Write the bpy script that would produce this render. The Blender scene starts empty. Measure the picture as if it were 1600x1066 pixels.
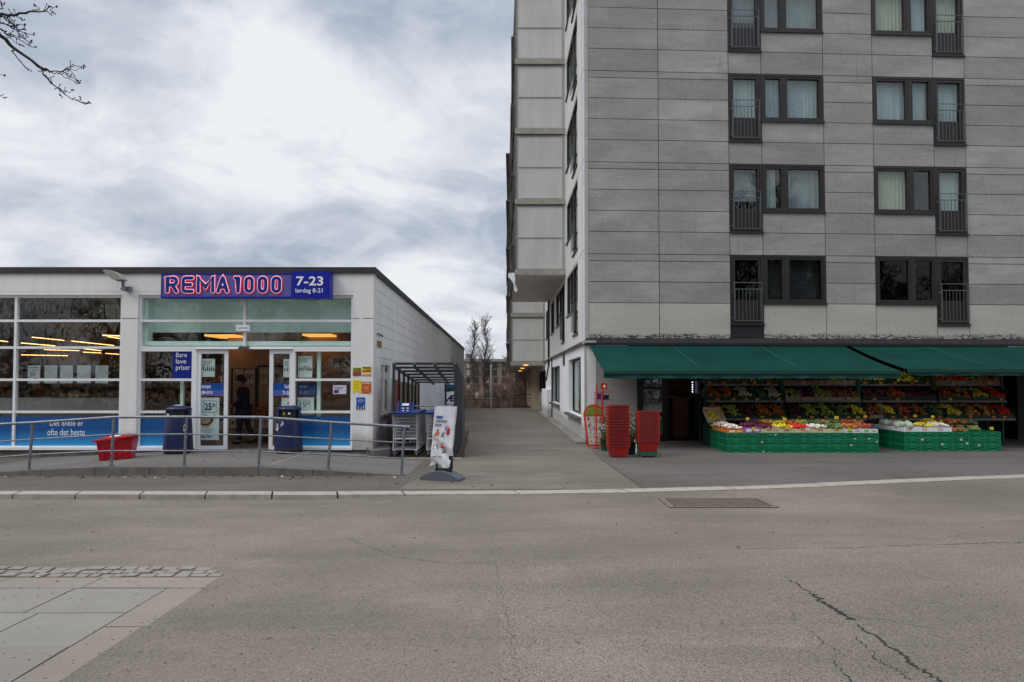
import bpy, bmesh, math, random
from mathutils import Vector, Matrix, noise
R=math.radians; sin=math.sin; cos=math.cos; pi=math.pi
rnd=random.Random(7)
scene=bpy.context.scene; COL=scene.collection
# ------------------------------------------------------------- camera model (used to measure the place)
F=1000.0; TH=R(1.7); YC=567.0; CAM=Vector((0,0,1.7))
def ray(px,py):
    u=(px-800)/F; v=(YC-py)/F
    return Vector((u,cos(TH)-v*sin(TH),sin(TH)+v*cos(TH)))
def at(px,py,Y):
    r=ray(px,py); return CAM+r*(Y/r.y)
def gnd(px,py,z=0.0):
    r=ray(px,py); return CAM+r*((z-1.7)/r.z)
def hit(px,py,O,n):
    r=ray(px,py); return CAM+r*((O-CAM).dot(n)/r.dot(n))
# ------------------------------------------------------------- materials
def newmat(name):
    m=bpy.data.materials.new(name); m.use_nodes=True
    nt=m.node_tree; return m,nt,nt.nodes,nt.links,nt.nodes['Principled BSDF']
def mat(name,col,rough=.6,var=.12,scale=6,metal=0,bump=0,bscale=60,spec=.4,stretch=(1,1,1),emit=None,es=0,col2=None,detail=4,coat=0,grime=None):
    m,nt,N,L,b=newmat(name)
    c=tuple(col)+(1,)
    b.inputs['Roughness'].default_value=rough; b.inputs['Metallic'].default_value=metal
    b.inputs['Specular IOR Level'].default_value=spec
    if coat: b.inputs['Coat Weight'].default_value=coat
    tc=N.new('ShaderNodeTexCoord'); mp=N.new('ShaderNodeMapping'); mp.inputs['Scale'].default_value=stretch
    L.new(tc.outputs['Object'],mp.inputs[0])
    nz=N.new('ShaderNodeTexNoise'); nz.inputs['Scale'].default_value=scale; nz.inputs['Detail'].default_value=detail
    L.new(mp.outputs[0],nz.inputs['Vector'])
    mx=N.new('ShaderNodeMixRGB')
    mr=N.new('ShaderNodeMapRange'); mr.inputs[1].default_value=.3; mr.inputs[2].default_value=.7
    L.new(nz.outputs['Fac'],mr.inputs[0]); L.new(mr.outputs[0],mx.inputs[0])
    if col2 is None:
        mx.inputs[1].default_value=tuple(max(0,x*(1-var)) for x in col)+(1,)
        mx.inputs[2].default_value=tuple(min(1,x*(1+var)) for x in col)+(1,)
    else:
        mx.inputs[1].default_value=c; mx.inputs[2].default_value=tuple(col2)+(1,)
    src=mx.outputs[0]
    if grime:   # splashed dirt with a ragged upper edge along the foot of a wall
        sx=N.new('ShaderNodeSeparateXYZ'); L.new(tc.outputs['Object'],sx.inputs[0])
        n3=N.new('ShaderNodeTexNoise'); n3.inputs['Scale'].default_value=2.5; n3.inputs['Detail'].default_value=7; n3.inputs['Roughness'].default_value=.7; L.new(tc.outputs['Object'],n3.inputs['Vector'])
        ad=N.new('ShaderNodeMath'); ad.operation='MULTIPLY_ADD'; ad.inputs[1].default_value=-.5; L.new(n3.outputs['Fac'],ad.inputs[0]); L.new(sx.outputs['Z'],ad.inputs[2])
        m3=N.new('ShaderNodeMapRange'); m3.inputs[1].default_value=grime-.30; m3.inputs[2].default_value=grime; m3.inputs[3].default_value=.55; m3.inputs[4].default_value=0; L.new(ad.outputs[0],m3.inputs[0])
        x3=N.new('ShaderNodeMixRGB'); x3.inputs[2].default_value=(.13,.115,.09,1); L.new(m3.outputs[0],x3.inputs[0]); L.new(src,x3.inputs[1]); src=x3.outputs[0]
    L.new(src,b.inputs['Base Color'])
    if bump:
        n2=N.new('ShaderNodeTexNoise'); n2.inputs['Scale'].default_value=bscale; n2.inputs['Detail'].default_value=3
        L.new(tc.outputs['Object'],n2.inputs['Vector'])
        bp=N.new('ShaderNodeBump'); bp.inputs['Strength'].default_value=bump; bp.inputs['Distance'].default_value=.01
        L.new(n2.outputs['Fac'],bp.inputs['Height']); L.new(bp.outputs[0],b.inputs['Normal'])
    if emit:
        b.inputs['Emission Color'].default_value=tuple(emit)+(1,); b.inputs['Emission Strength'].default_value=es
    return m
def glassmat(name,tint=(.85,.93,.9),refl=.08,rough=0.0):
    m,nt,N,L,b=newmat(name); N.remove(b)
    out=[n for n in N if n.type=='OUTPUT_MATERIAL'][0]
    tr=N.new('ShaderNodeBsdfTransparent'); tr.inputs[0].default_value=tuple(tint)+(1,)
    gl=N.new('ShaderNodeBsdfGlossy'); gl.inputs['Roughness'].default_value=rough; gl.inputs[0].default_value=(.95,1,.98,1)
    lw=N.new('ShaderNodeLayerWeight'); lw.inputs['Blend'].default_value=.5
    pw=N.new('ShaderNodeMath'); pw.operation='POWER'; pw.inputs[1].default_value=5; L.new(lw.outputs['Facing'],pw.inputs[0])
    ma=N.new('ShaderNodeMath'); ma.operation='MULTIPLY_ADD'; ma.inputs[1].default_value=1-refl; ma.inputs[2].default_value=refl
    L.new(pw.outputs[0],ma.inputs[0])
    mx=N.new('ShaderNodeMixShader'); L.new(ma.outputs[0],mx.inputs[0]); L.new(tr.outputs[0],mx.inputs[1]); L.new(gl.outputs[0],mx.inputs[2])
    L.new(mx.outputs[0],out.inputs[0]); return m
def asphalt(name,c1,c2,agg=.35,stain=.5,patch=1.0,joint=False):
    m,nt,N,L,b=newmat(name)
    b.inputs['Roughness'].default_value=.85; b.inputs['Specular IOR Level'].default_value=.3
    tc=N.new('ShaderNodeTexCoord')
    def nz(s,d,st=(1,1,1),ro=.55):
        mp=N.new('ShaderNodeMapping'); mp.inputs['Scale'].default_value=st; L.new(tc.outputs['Object'],mp.inputs[0])
        n=N.new('ShaderNodeTexNoise'); n.inputs['Scale'].default_value=s; n.inputs['Detail'].default_value=d; n.inputs['Roughness'].default_value=ro
        L.new(mp.outputs[0],n.inputs['Vector']); return n.outputs['Fac']
    def rng(x,a,bb,c=0,d=1):
        r=N.new('ShaderNodeMapRange'); r.inputs[1].default_value=a; r.inputs[2].default_value=bb; r.inputs[3].default_value=c; r.inputs[4].default_value=d
        L.new(x,r.inputs[0]); return r.outputs[0]
    def mix(f,a,bb,mode='MIX'):
        x=N.new('ShaderNodeMixRGB'); x.blend_type=mode
        for i,v in ((0,f),(1,a),(2,bb)):
            if isinstance(v,bpy.types.NodeSocket): L.new(v,x.inputs[i])
            else: x.inputs[i].default_value=v if i==0 else tuple(v)+(1,)
        return x.outputs[0]
    big=rng(nz(.35,6,(1,1,1)),.35,.65)
    c=mix(big,c1,c2)
    streak=rng(nz(.9,5,(.35,1.6,1),.65),.45,.75,0,stain*.55)
    c=mix(streak,c,tuple(x*.62 for x in c1))
    pale=rng(nz(.6,7,(1,2.2,1),.7),.55,.8,0,.45*patch)
    c=mix(pale,c,tuple(min(1,x*1.35) for x in c2))
    # coarse aggregate
    vo=N.new('ShaderNodeTexVoronoi'); vo.inputs['Scale'].default_value=130; L.new(tc.outputs['Object'],vo.inputs['Vector'])
    sp=N.new('ShaderNodeSeparateColor'); L.new(vo.outputs['Color'],sp.inputs[0])
    g=rng(sp.outputs[0],0,1,1-agg,1+agg)
    cc=N.new('ShaderNodeVectorMath'); cc.operation='SCALE'; L.new(c,cc.inputs[0]); L.new(g,cc.inputs['Scale'])
    dots=rng(nz(30,2,(1,1,1),.5),.685,.72,0,.85)
    c=mix(dots,cc.outputs[0],(.03,.027,.024))
    pe=rng(nz(55,1,(1,1,1),.5),.74,.77,0,.6)
    c=mix(pe,c,(.42,.40,.36))
    L.new(c,b.inputs['Base Color'])
    bp=N.new('ShaderNodeBump'); bp.inputs['Strength'].default_value=.35; bp.inputs['Distance'].default_value=.004
    L.new(vo.outputs['Distance'],bp.inputs['Height']); L.new(bp.outputs[0],b.inputs['Normal'])
    return m
def concrete(name,base,dark,zjoint=None,streak=1,stainz=None,blotch=1.0):
    """weathered precast panels: horizontal board marks, lime run-off, grime that keeps its own shape"""
    m,nt,N,L,b=newmat(name)
    b.inputs['Roughness'].default_value=.85; b.inputs['Specular IOR Level'].default_value=.25
    tc=N.new('ShaderNodeTexCoord')
    def nz(s,d,st,ro=.55):
        mp=N.new('ShaderNodeMapping'); mp.inputs['Scale'].default_value=st; L.new(tc.outputs['Object'],mp.inputs[0])
        n=N.new('ShaderNodeTexNoise'); n.inputs['Scale'].default_value=s; n.inputs['Detail'].default_value=d; n.inputs['Roughness'].default_value=ro
        L.new(mp.outputs[0],n.inputs['Vector']); return n.outputs['Fac']
    def rng(x,a,bb,c=0,d=1):
        r=N.new('ShaderNodeMapRange'); r.inputs[1].default_value=a; r.inputs[2].default_value=bb; r.inputs[3].default_value=c; r.inputs[4].default_value=d
        L.new(x,r.inputs[0]); return r.outputs[0]
    def mix(f,a,bb):
        x=N.new('ShaderNodeMixRGB')
        for i,v in ((0,f),(1,a),(2,bb)):
            if isinstance(v,bpy.types.NodeSocket): L.new(v,x.inputs[i])
            else: x.inputs[i].default_value=v if i==0 else tuple(v)+(1,)
        return x.outputs[0]
    c=mix(rng(nz(1.1,5,(.5,.5,1.8)),.35,.65),base,dark)
    c=mix(rng(nz(5,5,(.35,.35,1.6),.7),.5,.75,0,.38*streak),c,tuple(x*.6 for x in dark))
    c=mix(rng(nz(14,4,(1,1,1.2),.7),.35,.65,0,.34),c,tuple(x*.66 for x in dark))
    c=mix(rng(nz(9,4,(.07,.07,2.6),.6),.48,.72,0,.30*streak),c,tuple(x*.6 for x in dark))
    c=mix(rng(nz(.6,6,(.8,.8,2.2),.65),.50,.70,0,.55*blotch),c,tuple(x*1.3 for x in base))
    c=mix(rng(nz(26,3,(1,1,1),.6),.3,.7,0,.3),c,tuple(x*1.45 for x in base))
    c=mix(rng(nz(3.2,4,(6,6,.35),.6),.66,.76,0,.35*streak),c,tuple(min(1,x*1.9) for x in base))
    c=mix(rng(nz(2.6,5,(5,5,.22),.65),.60,.74,0,.42*streak),c,tuple(x*.5 for x in dark))
    if stainz:
        sx=N.new('ShaderNodeSeparateXYZ'); L.new(tc.outputs['Object'],sx.inputs[0])
        ad=N.new('ShaderNodeMath'); ad.operation='MULTIPLY_ADD'; L.new(nz(1.6,6,(1,1,.3),.7),ad.inputs[0]); ad.inputs[1].default_value=-.30; L.new(sx.outputs['Z'],ad.inputs[2])
        lo=rng(ad.outputs[0],stainz-.17,stainz-.09,1,0)
        br=rng(nz(9,4,(1,1,2.5),.7),.38,.58,0,1)
        mu=N.new('ShaderNodeMath'); mu.operation='MULTIPLY'; L.new(lo,mu.inputs[0]); L.new(br,mu.inputs[1])
        c=mix(mu.outputs[0],c,(.035,.033,.022))
    L.new(c,b.inputs['Base Color'])
    n2=nz(45,4,(1,1,1),.6)
    bp=N.new('ShaderNodeBump'); bp.inputs['Strength'].default_value=.35; bp.inputs['Distance'].default_value=.01
    L.new(n2,bp.inputs['Height']); L.new(bp.outputs[0],b.inputs['Normal'])
    return m
def filmmat(name,top,bot,z0,z1):
    """printed window film whose ink runs from light at the foot to deep blue"""
    m,nt,N,L,b=newmat(name)
    b.inputs['Roughness'].default_value=.25
    tc=N.new('ShaderNodeTexCoord'); sx=N.new('ShaderNodeSeparateXYZ'); L.new(tc.outputs['Object'],sx.inputs[0])
    r=N.new('ShaderNodeMapRange'); r.inputs[1].default_value=z0; r.inputs[2].default_value=z1; L.new(sx.outputs['Z'],r.inputs[0])
    x=N.new('ShaderNodeMixRGB'); x.inputs[1].default_value=tuple(bot)+(1,); x.inputs[2].default_value=tuple(top)+(1,)
    L.new(r.outputs[0],x.inputs[0]); L.new(x.outputs[0],b.inputs['Base Color']); return m
# ------------------------------------------------------------- mesh builder
class MB:
    def __init__(s,M=None): s.v=[];s.f=[];s.mi=[];s.sm=[];s.M=M or Matrix()
    def add(s,vs,fs,mi=0,sm=False,M=None):
        o=len(s.v); T=s.M@M if M is not None else s.M
        s.v+= [T@Vector(p) for p in vs]
        for f in fs: s.f.append(tuple(i+o for i in f)); s.mi.append(mi); s.sm.append(sm)
    def box(s,x0,x1,y0,y1,z0,z1,mi=0,M=None):
        if x0>x1:x0,x1=x1,x0
        if y0>y1:y0,y1=y1,y0
        if z0>z1:z0,z1=z1,z0
        s.add([(x0,y0,z0),(x1,y0,z0),(x1,y1,z0),(x0,y1,z0),(x0,y0,z1),(x1,y0,z1),(x1,y1,z1),(x0,y1,z1)],
              [(0,3,2,1),(4,5,6,7),(0,1,5,4),(1,2,6,5),(2,3,7,6),(3,0,4,7)],mi,False,M)
    def poly(s,pts,mi=0): s.add(pts,[tuple(range(len(pts)))],mi)
    def prism(s,pts,h,mi=0):
        """pts: loop of 3d points, h: extrusion vector"""
        h=Vector(h); n=len(pts); a=[Vector(p) for p in pts]; b=[p+h for p in a]
        s.add(a+b,[tuple(range(n))[::-1],tuple(range(n,2*n))]+[(i,(i+1)%n,n+(i+1)%n,n+i) for i in range(n)],mi)
    def cyl(s,a,b,r,r2=None,n=8,mi=0,caps=True,sm=True):
        a=Vector(a);b=Vector(b);r2=r if r2 is None else r2
        d=(b-a)
        if d.length<1e-6:return
        d.normalize(); u=d.orthogonal().normalized(); w=d.cross(u)
        vs=[a+(u*cos(2*pi*i/n)+w*sin(2*pi*i/n))*r for i in range(n)]+[b+(u*cos(2*pi*i/n)+w*sin(2*pi*i/n))*r2 for i in range(n)]
        s.add(vs,[(i,(i+1)%n,n+(i+1)%n,n+i) for i in range(n)],mi,sm)
        if caps: s.add(vs,[tuple(range(n))[::-1],tuple(range(n,2*n))],mi)
    def tube(s,pts,r,n=6,mi=0,closed=False,sy=1.0,rads=None,caps=True):
        P=[Vector(p) for p in pts]; m=len(P); rings=[]
        up=None
        for i,p in enumerate(P):
            if closed: d=(P[(i+1)%m]-P[i-1])
            else: d=P[min(i+1,m-1)]-P[max(i-1,0)]
            d.normalize()
            if up is None: u=d.orthogonal().normalized()
            else:
                u=(up-d*up.dot(d)); u=u.normalized() if u.length>1e-4 else d.orthogonal().normalized()
            up=u; w=d.cross(u); rr=(rads[i] if rads else r)
            k=1.0
            if 0<i<m-1 or closed:
                a1=(P[i]-P[i-1]).normalized(); a2=(P[(i+1)%m]-P[i]).normalized(); k=1/max(.6,math.sqrt(max(.01,(1+a1.dot(a2))/2)))
            rings.append([p+(u*cos(2*pi*j/n)+w*sin(2*pi*j/n))*rr*k for j in range(n)])
        vs=[v for rg in rings for v in rg]; fs=[]
        for i in range(m if closed else m-1):
            for j in range(n):
                fs.append((i*n+j,i*n+(j+1)%n,((i+1)%m)*n+(j+1)%n,((i+1)%m)*n+j))
        s.add(vs,fs,mi,True)
        if caps and not closed:
            s.add(vs,[tuple(range(n))[::-1],tuple(range((m-1)*n,m*n))],mi)
    def lathe(s,prof,n=24,mi=0,c=(0,0),sm=True,cap=True):
        """prof: [(r,z)]"""
        m=len(prof); vs=[(c[0]+r*cos(2*pi*j/n),c[1]+r*sin(2*pi*j/n),z) for r,z in prof for j in range(n)]
        s.add(vs,[(i*n+j,i*n+(j+1)%n,(i+1)*n+(j+1)%n,(i+1)*n+j) for i in range(m-1) for j in range(n)],mi,sm)
        if cap: s.add(vs,[tuple(range(n))[::-1],tuple(range((m-1)*n,m*n))],mi)
    def ball(s,c,r,mi=0,n=8,m=5,sc=(1,1,1)):
        vs=[(c[0],c[1],c[2]-r*sc[2])]
        for i in range(1,m):
            t=pi*i/m
            vs+=[(c[0]+r*sin(t)*cos(2*pi*j/n)*sc[0],c[1]+r*sin(t)*sin(2*pi*j/n)*sc[1],c[2]-r*cos(t)*sc[2]) for j in range(n)]
        vs.append((c[0],c[1],c[2]+r*sc[2])); k=len(vs)-1
        fs=[(0,1+(j+1)%n,1+j) for j in range(n)]+[(1+i*n+j,1+i*n+(j+1)%n,1+(i+1)*n+(j+1)%n,1+(i+1)*n+j) for i in range(m-2) for j in range(n)]+[(k,1+(m-2)*n+j,1+(m-2)*n+(j+1)%n) for j in range(n)]
        s.add(vs,fs,mi,True)
    def build(s,name,mats,parent=None,recalc=False):
        me=bpy.data.meshes.new(name)
        vs=s.v
        if parent is not None:
            W=Wm(parent).inverted(); vs=[W@v for v in vs]
        me.from_pydata([tuple(v) for v in vs],[],s.f)
        if not isinstance(mats,(list,tuple)): mats=[mats]
        for m in mats: me.materials.append(m)
        me.polygons.foreach_set('material_index',s.mi); me.polygons.foreach_set('use_smooth',s.sm)
        if recalc:
            bm=bmesh.new(); bm.from_mesh(me); bmesh.ops.recalc_face_normals(bm,faces=bm.faces); bm.to_mesh(me); bm.free()
        me.update()
        o=bpy.data.objects.new(name,me); COL.objects.link(o)
        if parent is not None: o.parent=parent
        return o
def Wm(o):
    M=o.matrix_basis.copy()
    while o.parent: o=o.parent; M=o.matrix_basis@M
    return M
def tag(o,label=None,cat=None,group=None,kind=None):
    if label: o['label']=label
    if cat: o['category']=cat
    if group: o['group']=group
    if kind: o['kind']=kind
    return o
def thing(name,label,cat,loc=(0,0,0),rz=0,group=None,kind=None):
    o=bpy.data.objects.new(name,None); COL.objects.link(o); o.location=loc; o.rotation_euler=(0,0,rz); o.empty_display_size=.1
    return tag(o,label,cat,group,kind)
KIDS={}
def kids(o): return [c for c in COL.objects if c.parent==o]
def copy_thing(root,loc=None,rz=None,label=None,group=None,cache={}):
    key=root.name
    if key not in cache:
        ks=kids(root); cache[key]=[(k,kids(k)) for k in ks]
    r=root.copy(); COL.objects.link(r)
    if loc is not None: r.location=loc
    if rz is not None: r.rotation_euler=(0,0,rz)
    if label: r['label']=label
    if group: r['group']=group
    for k,gs in cache[key]:
        c=k.copy(); COL.objects.link(c); c.parent=r
        for g in gs:
            d=g.copy(); COL.objects.link(d); d.parent=c
    return r
# ------------------------------------------------------------- lettering
_tc={}
def text_mb(mb,s,M,width=None,height=None,mi=0,bold=.0,ext=0.0,align='C',spacing=1.0,shear=0):
    """lay text s in the XY plane of M. width/height = wanted size of its ink box, anchored by align at x=0, bottom at y=0"""
    k=(s,bold,spacing,shear,ext>0)
    if k not in _tc:
        cu=bpy.data.curves.new('t','FONT'); cu.body=s; cu.size=1; cu.offset=bold; cu.space_character=spacing; cu.shear=shear
        cu.resolution_u=3; cu.fill_mode='BOTH'
        o=bpy.data.objects.new('t',cu); COL.objects.link(o)
        dg=bpy.context.evaluated_depsgraph_get(); dg.update()
        me=bpy.data.meshes.new_from_object(o.evaluated_get(dg))
        vs=[tuple(v.co) for v in me.vertices]; fs=[tuple(p.vertices) for p in me.polygons]
        bpy.data.objects.remove(o); bpy.data.curves.remove(cu); bpy.data.meshes.remove(me)
        _tc[k]=(vs,fs)
    vs,fs=_tc[k]
    x0=min(v[0] for v in vs);x1=max(v[0] for v in vs);y0=min(v[1] for v in vs);y1=max(v[1] for v in vs)
    sx=(width/(x1-x0)) if width else None; sy=(height/(y1-y0)) if height else None
    if sx is None: sx=sy
    if sy is None: sy=sx
    off={'C':(x0+x1)/2,'L':x0,'R':x1}[align]
    mb.add([((v[0]-off)*sx,(v[1]-y0)*sy,0) for v in vs],fs,mi,False,M)
def face_front(x,y,z):   # plane facing the street (-Y); local x->X, local y->Z
    return Matrix.Translation((x,y,z))@Matrix.Rotation(pi/2,4,'X')
# ============================================================= palette
M_white=mat('painted_white',(.80,.79,.765),.55,.06,1.6,bump=.15,bscale=120,stretch=(3,3,.45),detail=7,grime=.38)
M_alu=mat('white_aluminium',(.82,.83,.83),.4,.03,5)
M_fascia=mat('roof_flashing',(.035,.030,.030),.5,.2,4)
M_black=mat('black_metal',(.018,.018,.02),.45,.2,8)
M_dkbrown=mat('dark_bronze_frame',(.026,.021,.020),.45,.2,8)
M_galv=mat('galvanised_steel',(.22,.235,.26),.45,.3,14,metal=.55,bump=.1)
M_plinth=mat('grey_plinth',(.16,.145,.125),.85,.35,5,bump=.4)
M_stone=mat('granite_kerb',(.43,.385,.325),.85,.22,7,bump=.5,bscale=90,col2=(.31,.28,.235))
M_stone_dk=mat('granite_worn',(.17,.155,.135),.85,.3,6,bump=.5,bscale=90,col2=(.11,.10,.09))
M_joint=mat('dark_joint',(.03,.028,.025),.9,.2,5)
M_glass=glassmat('shop_glass',(.95,.97,.96),.045)
M_glass_apt=glassmat('flat_glass',(.84,.88,.88),.05)
M_mint=mat('mint_soffit',(.74,.93,.86),.5,.06,2)
M_ink_w=mat('white_vinyl',(.85,.86,.88),.5,.02)
M_ink_k=mat('black_print',(.03,.03,.035),.5,.1)
M_blue=mat('sign_blue',(.004,.018,.22),.35,.08)
M_int=mat('store_interior_wall',(.40,.25,.15),.8,.2,2)
M_intlight=mat('store_partition',(.20,.17,.14),.7,.2,2)
M_ceil=mat('store_ceiling',(.22,.16,.11),.8,.2,3)
M_floorin=mat('store_floor',(.20,.15,.12),.5,.2,3)
M_lamp=mat('lit_tube',(.9,.8,.5),.5,0,emit=(1,.52,.18),es=3.4)
M_lamp2=mat('lit_panel',(.9,.8,.5),.5,0,emit=(1,.45,.09),es=1.1)
A_pave=asphalt('pavement_asphalt',(.104,.090,.073),(.138,.121,.100),.26,.8,.7)
A_alley=asphalt('alley_concrete',(.150,.128,.102),(.205,.176,.142),.22,1.1,1.5)
A_road=asphalt('road_asphalt',(.158,.134,.106),(.225,.192,.152),.32,.9,1.4)
A_right=asphalt('shopfront_asphalt',(.105,.094,.083),(.145,.131,.116),.35,.9,.8)
# ============================================================= ground
def grid(mb,xs,ys,zf,mi=0,sm=True):
    o=[(x,y,zf(x,y)) for y in ys for x in xs]; n=len(xs)
    mb.add(o,[(j*n+i,j*n+i+1,(j+1)*n+i+1,(j+1)*n+i) for j in range(len(ys)-1) for i in range(n-1)],mi,sm)
def hz(x,y):
    if y<41.6: return -.10
    if y<56: return -.10-6.5*((y-41.6)/14.4)
    h=-6.6
    if y>220: h+=(y-220)*.05
    return h
mb=MB(); grid(mb,[-900,-300,-120,-60,-20,0,20,60,120,300,900],[-700,-200,-60,-10,20,41.5,44,48,52,56,90,150,220,400,700,1200],hz)
M_earth=mat('earth',(.10,.085,.06),.95,.4,.3,bump=.3,bscale=3)
tag(mb.build('terrain',M_earth),kind='structure')
# kerb line of the street, from the photographed course
KC=[(-60,773),(0,773),(200,773.5),(400,774),(600,773.6),(800,772.4),(900,771.8),(1000,769.5),(1150,765.5),(1300,760),(1450,753),(1600,746.5),(1750,741)]
kpts=[gnd(a,b,0) for a,b in KC]
kpts=[Vector((-60,9.62,0)),Vector((-20,9.64,0))]+kpts+[Vector((20,12.6,0)),Vector((45,16.5,0))]
def kY(x):
    for a,b in zip(kpts,kpts[1:]):
        if a.x<=x<=b.x: 
            t=(x-a.x)/(b.x-a.x); return a.y+(b.y-a.y)*t
    return kpts[0].y if x<0 else kpts[-1].y
def zr(x):  # road level: drops below the pavement on the left
    t=min(1,max(0,(x+3.2)/2.2)); t=t*t*(3-2*t)
    return -.065+(.057)*t
xs=[-60,-40,-20]+[-12+i*.5 for i in range(49)]+[14,18,24,32,45]
mb=MB()
rows=[-60,-30,-12,-4,0,2,4,6,8]
n=len(xs); vs=[(x,y,zr(x)) for y in rows for x in xs]+[(x,kY(x)+.02,zr(x)) for x in xs]
mb.add(vs,[(j*n+i,j*n+i+1,(j+1)*n+i+1,(j+1)*n+i) for j in range(len(rows)) for i in range(n-1)],0,True)
tag(mb.build('road',A_road),kind='structure')
mb=MB()
vs=[(x,kY(x)+.28,0) for x in xs]+[(x,20,0) for x in xs]+[(x,41.5,0) for x in xs]
mb.add(vs,[(j*n+i,j*n+i+1,(j+1)*n+i+1,(j+1)*n+i) for j in range(2) for i in range(n-1)])
mb.add([(-60,41.5,0),(45,41.5,0),(45,41.5,-.6),(-60,41.5,-.6)],[(0,1,2,3)])
tag(mb.build('pavement',A_pave),kind='structure')
# kerb stones
mb=MB(); x=-30.0
r2=random.Random(3)
while x<30:
    w=r2.uniform(1.55,1.75) if x>-2 else r2.uniform(.92,1.02)
    a,b=x+.014,x+w-.014
    ya,yb=kY(a),kY(b); z=.006+r2.uniform(-.002,.003); bz=-.09
    sk=.10
    top=[(a,ya,z),(b,yb,z),(b-sk,yb+.30,z),(a-sk,ya+.30,z)]
    mb.prism([(p[0],p[1],bz) for p in top],(0,0,z-bz)); x+=w
mb.box(-30,30,9.60,9.61,-.5,-.4)
tag(mb.build('kerb',M_stone),kind='structure')
# alley floor
def LX(Y): return -2.894-.016*Y     # left building side wall
def RX(Y): return 2.395-.016*Y      # right building alley wall
mb=MB()
ys=[10.16,14.1,18,24,30,36,41.3]
vs=[]
for y in ys: vs+=[(-1.8 if y<12 else (-1.2 if y<20 else LX(y)),y,.005),(2.05 if y<12 else min(RX(y)-.02,1.93 if y<18 else 9),y,.005)]
mb.add(vs,[(2*i,2*i+1,2*i+3,2*i+2) for i in range(len(ys)-1)])
tag(mb.build('alley_floor',A_alley),kind='structure')
# darker tarmac in front of the greengrocer
mb=MB(); p=[gnd(938,717,.005),gnd(1010,764,.005),gnd(1150,760,.005),gnd(1300,754,.005),gnd(1600,741,.005)]
pts=[(2.0,18.2,.006),(1.93,14.2,.006)]+[(q.x,q.y,.006) for q in p]+[(24,13.6,.006),(24,18.9,.006)]
mb.poly(pts); tag(mb.build('shopfront_tarmac',A_right),kind='structure')
# gutter slabs along alley wall
mb=MB(); y=17.6
while y<41:
    l=r2.uniform(1.1,1.9); t=.05
    a=RX(y)-.005; b=RX(y+l-.03)-.005
    z=.035+r2.uniform(-.008,.012)
    mb.prism([(a-.36,y,.0),(a,y,.0),(b,y+l-.03,.0),(b-.36,y+l-.03,.0)],(0,0,z)); y+=l
tag(mb.build('gutter_slabs',mat('gutter_stone',(.25,.235,.205),.85,.3,4,bump=.4)),kind='structure')
# stone paving field, lower left: cobbles, border and flags
Zp=-.058
M_flag=[asphalt('flagstone_a',(.225,.205,.175),(.295,.275,.24),.06,.5,.5),asphalt('flagstone_b',(.24,.222,.193),(.30,.28,.246),.05,.6,.6),asphalt('flagstone_c',(.235,.20,.165),(.31,.265,.22),.06,.5,.4)]
mb=MB(); rr=random.Random(11)
XE=-2.62
mb.box(-30,XE,-6,6.12,-.2,Zp-.012,3)
def slab(x0,x1,y0,y1,mi,g=.010,h=0):
    j=lambda:rr.uniform(-.004,.004)
    z=Zp+.003+rr.uniform(-.002,.003)+h
    mb.prism([(x0+g+j(),y0+g+j(),Zp-.012),(x1-g+j(),y0+g+j(),Zp-.012),(x1-g+j(),y1-g+j(),Zp-.012),(x0+g+j(),y1-g+j(),Zp-.012)],(0,0,z-Zp+.012),mi)
for k in range(3):
    x=XE-.0-k*.1; y0=5.80+k*.108
    while x>-14:
        w=rr.uniform(.10,.17); slab(x-w,x,y0,y0+.108,rr.choice([0,1,2,0]),.011,rr.uniform(-.002,.012)); x-=w
x=XE
for w in [1.05]+[rr.uniform(.8,1.15) for _ in range(9)]:
    slab(x-w,x,5.5,5.8,2,.006); x-=w
y=5.5
for l in [.86,.95,1.05,.9,1.0,1,1,1,1]:
    slab(XE-.31,XE,y-l,y,2 if rr.random()<.8 else 0,.006); y-=l
y=5.5
for k,l in enumerate([.58,.62,.53,.6,.6,.6,.6,.6,.6,.6]):
    x=XE-.31-(0.0)
    first=[.78,.66,.84,.7,.9][k%5]; 
    while x>-13:
        w=first if first else rr.uniform(.75,1.0); first=None
        slab(x-w,x,y-l,y,1 if rr.random()<.75 else 0,.006); x-=w
    y-=l
tag(mb.build('stone_paving',M_flag+[M_joint]),kind='structure')
# drain grate in the road
mb=MB(); a=gnd(1026,779,-.0);
gx0,gx1,gy0,gy1=2.13,3.62,8.72,9.40
zg=zr(2)+.004
mb.box(gx0,gx1,gy0,gy1,zg-.03,zg,0)
mb.box(gx0+.10,gx1-.08,gy0+.06,gy1-.06,zg,zg+.002,1)
k=0;x=gx0+.12
while x<gx1-.10:
    mb.box(x,x+.022,gy0+.07,gy1-.07,zg+.002,zg+.010,2); x+=.044
for j in range(1,9): mb.box(gx0+.11,gx1-.09,gy0+.06+j*.062,gy0+.068+j*.062,zg+.002,zg+.012,2)
for j in (0,1):
    mb.box(gx0,gx1,(gy0,gy1-.05)[j],(gy0+.05,gy1)[j],zg,zg+.011,2)
    mb.box((gx0,gx1-.07)[j],(gx0+.09,gx1)[j],gy0+.05,gy1-.05,zg,zg+.011,2)
tag(mb.build('drain_grate',[M_joint,M_joint,mat('rusty_iron',(.21,.165,.13),.8,.3,12,bump=.3,col2=(.14,.11,.09))]),'rusty rectangular iron drain grate set in the road by the kerb','drain grate')
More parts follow.
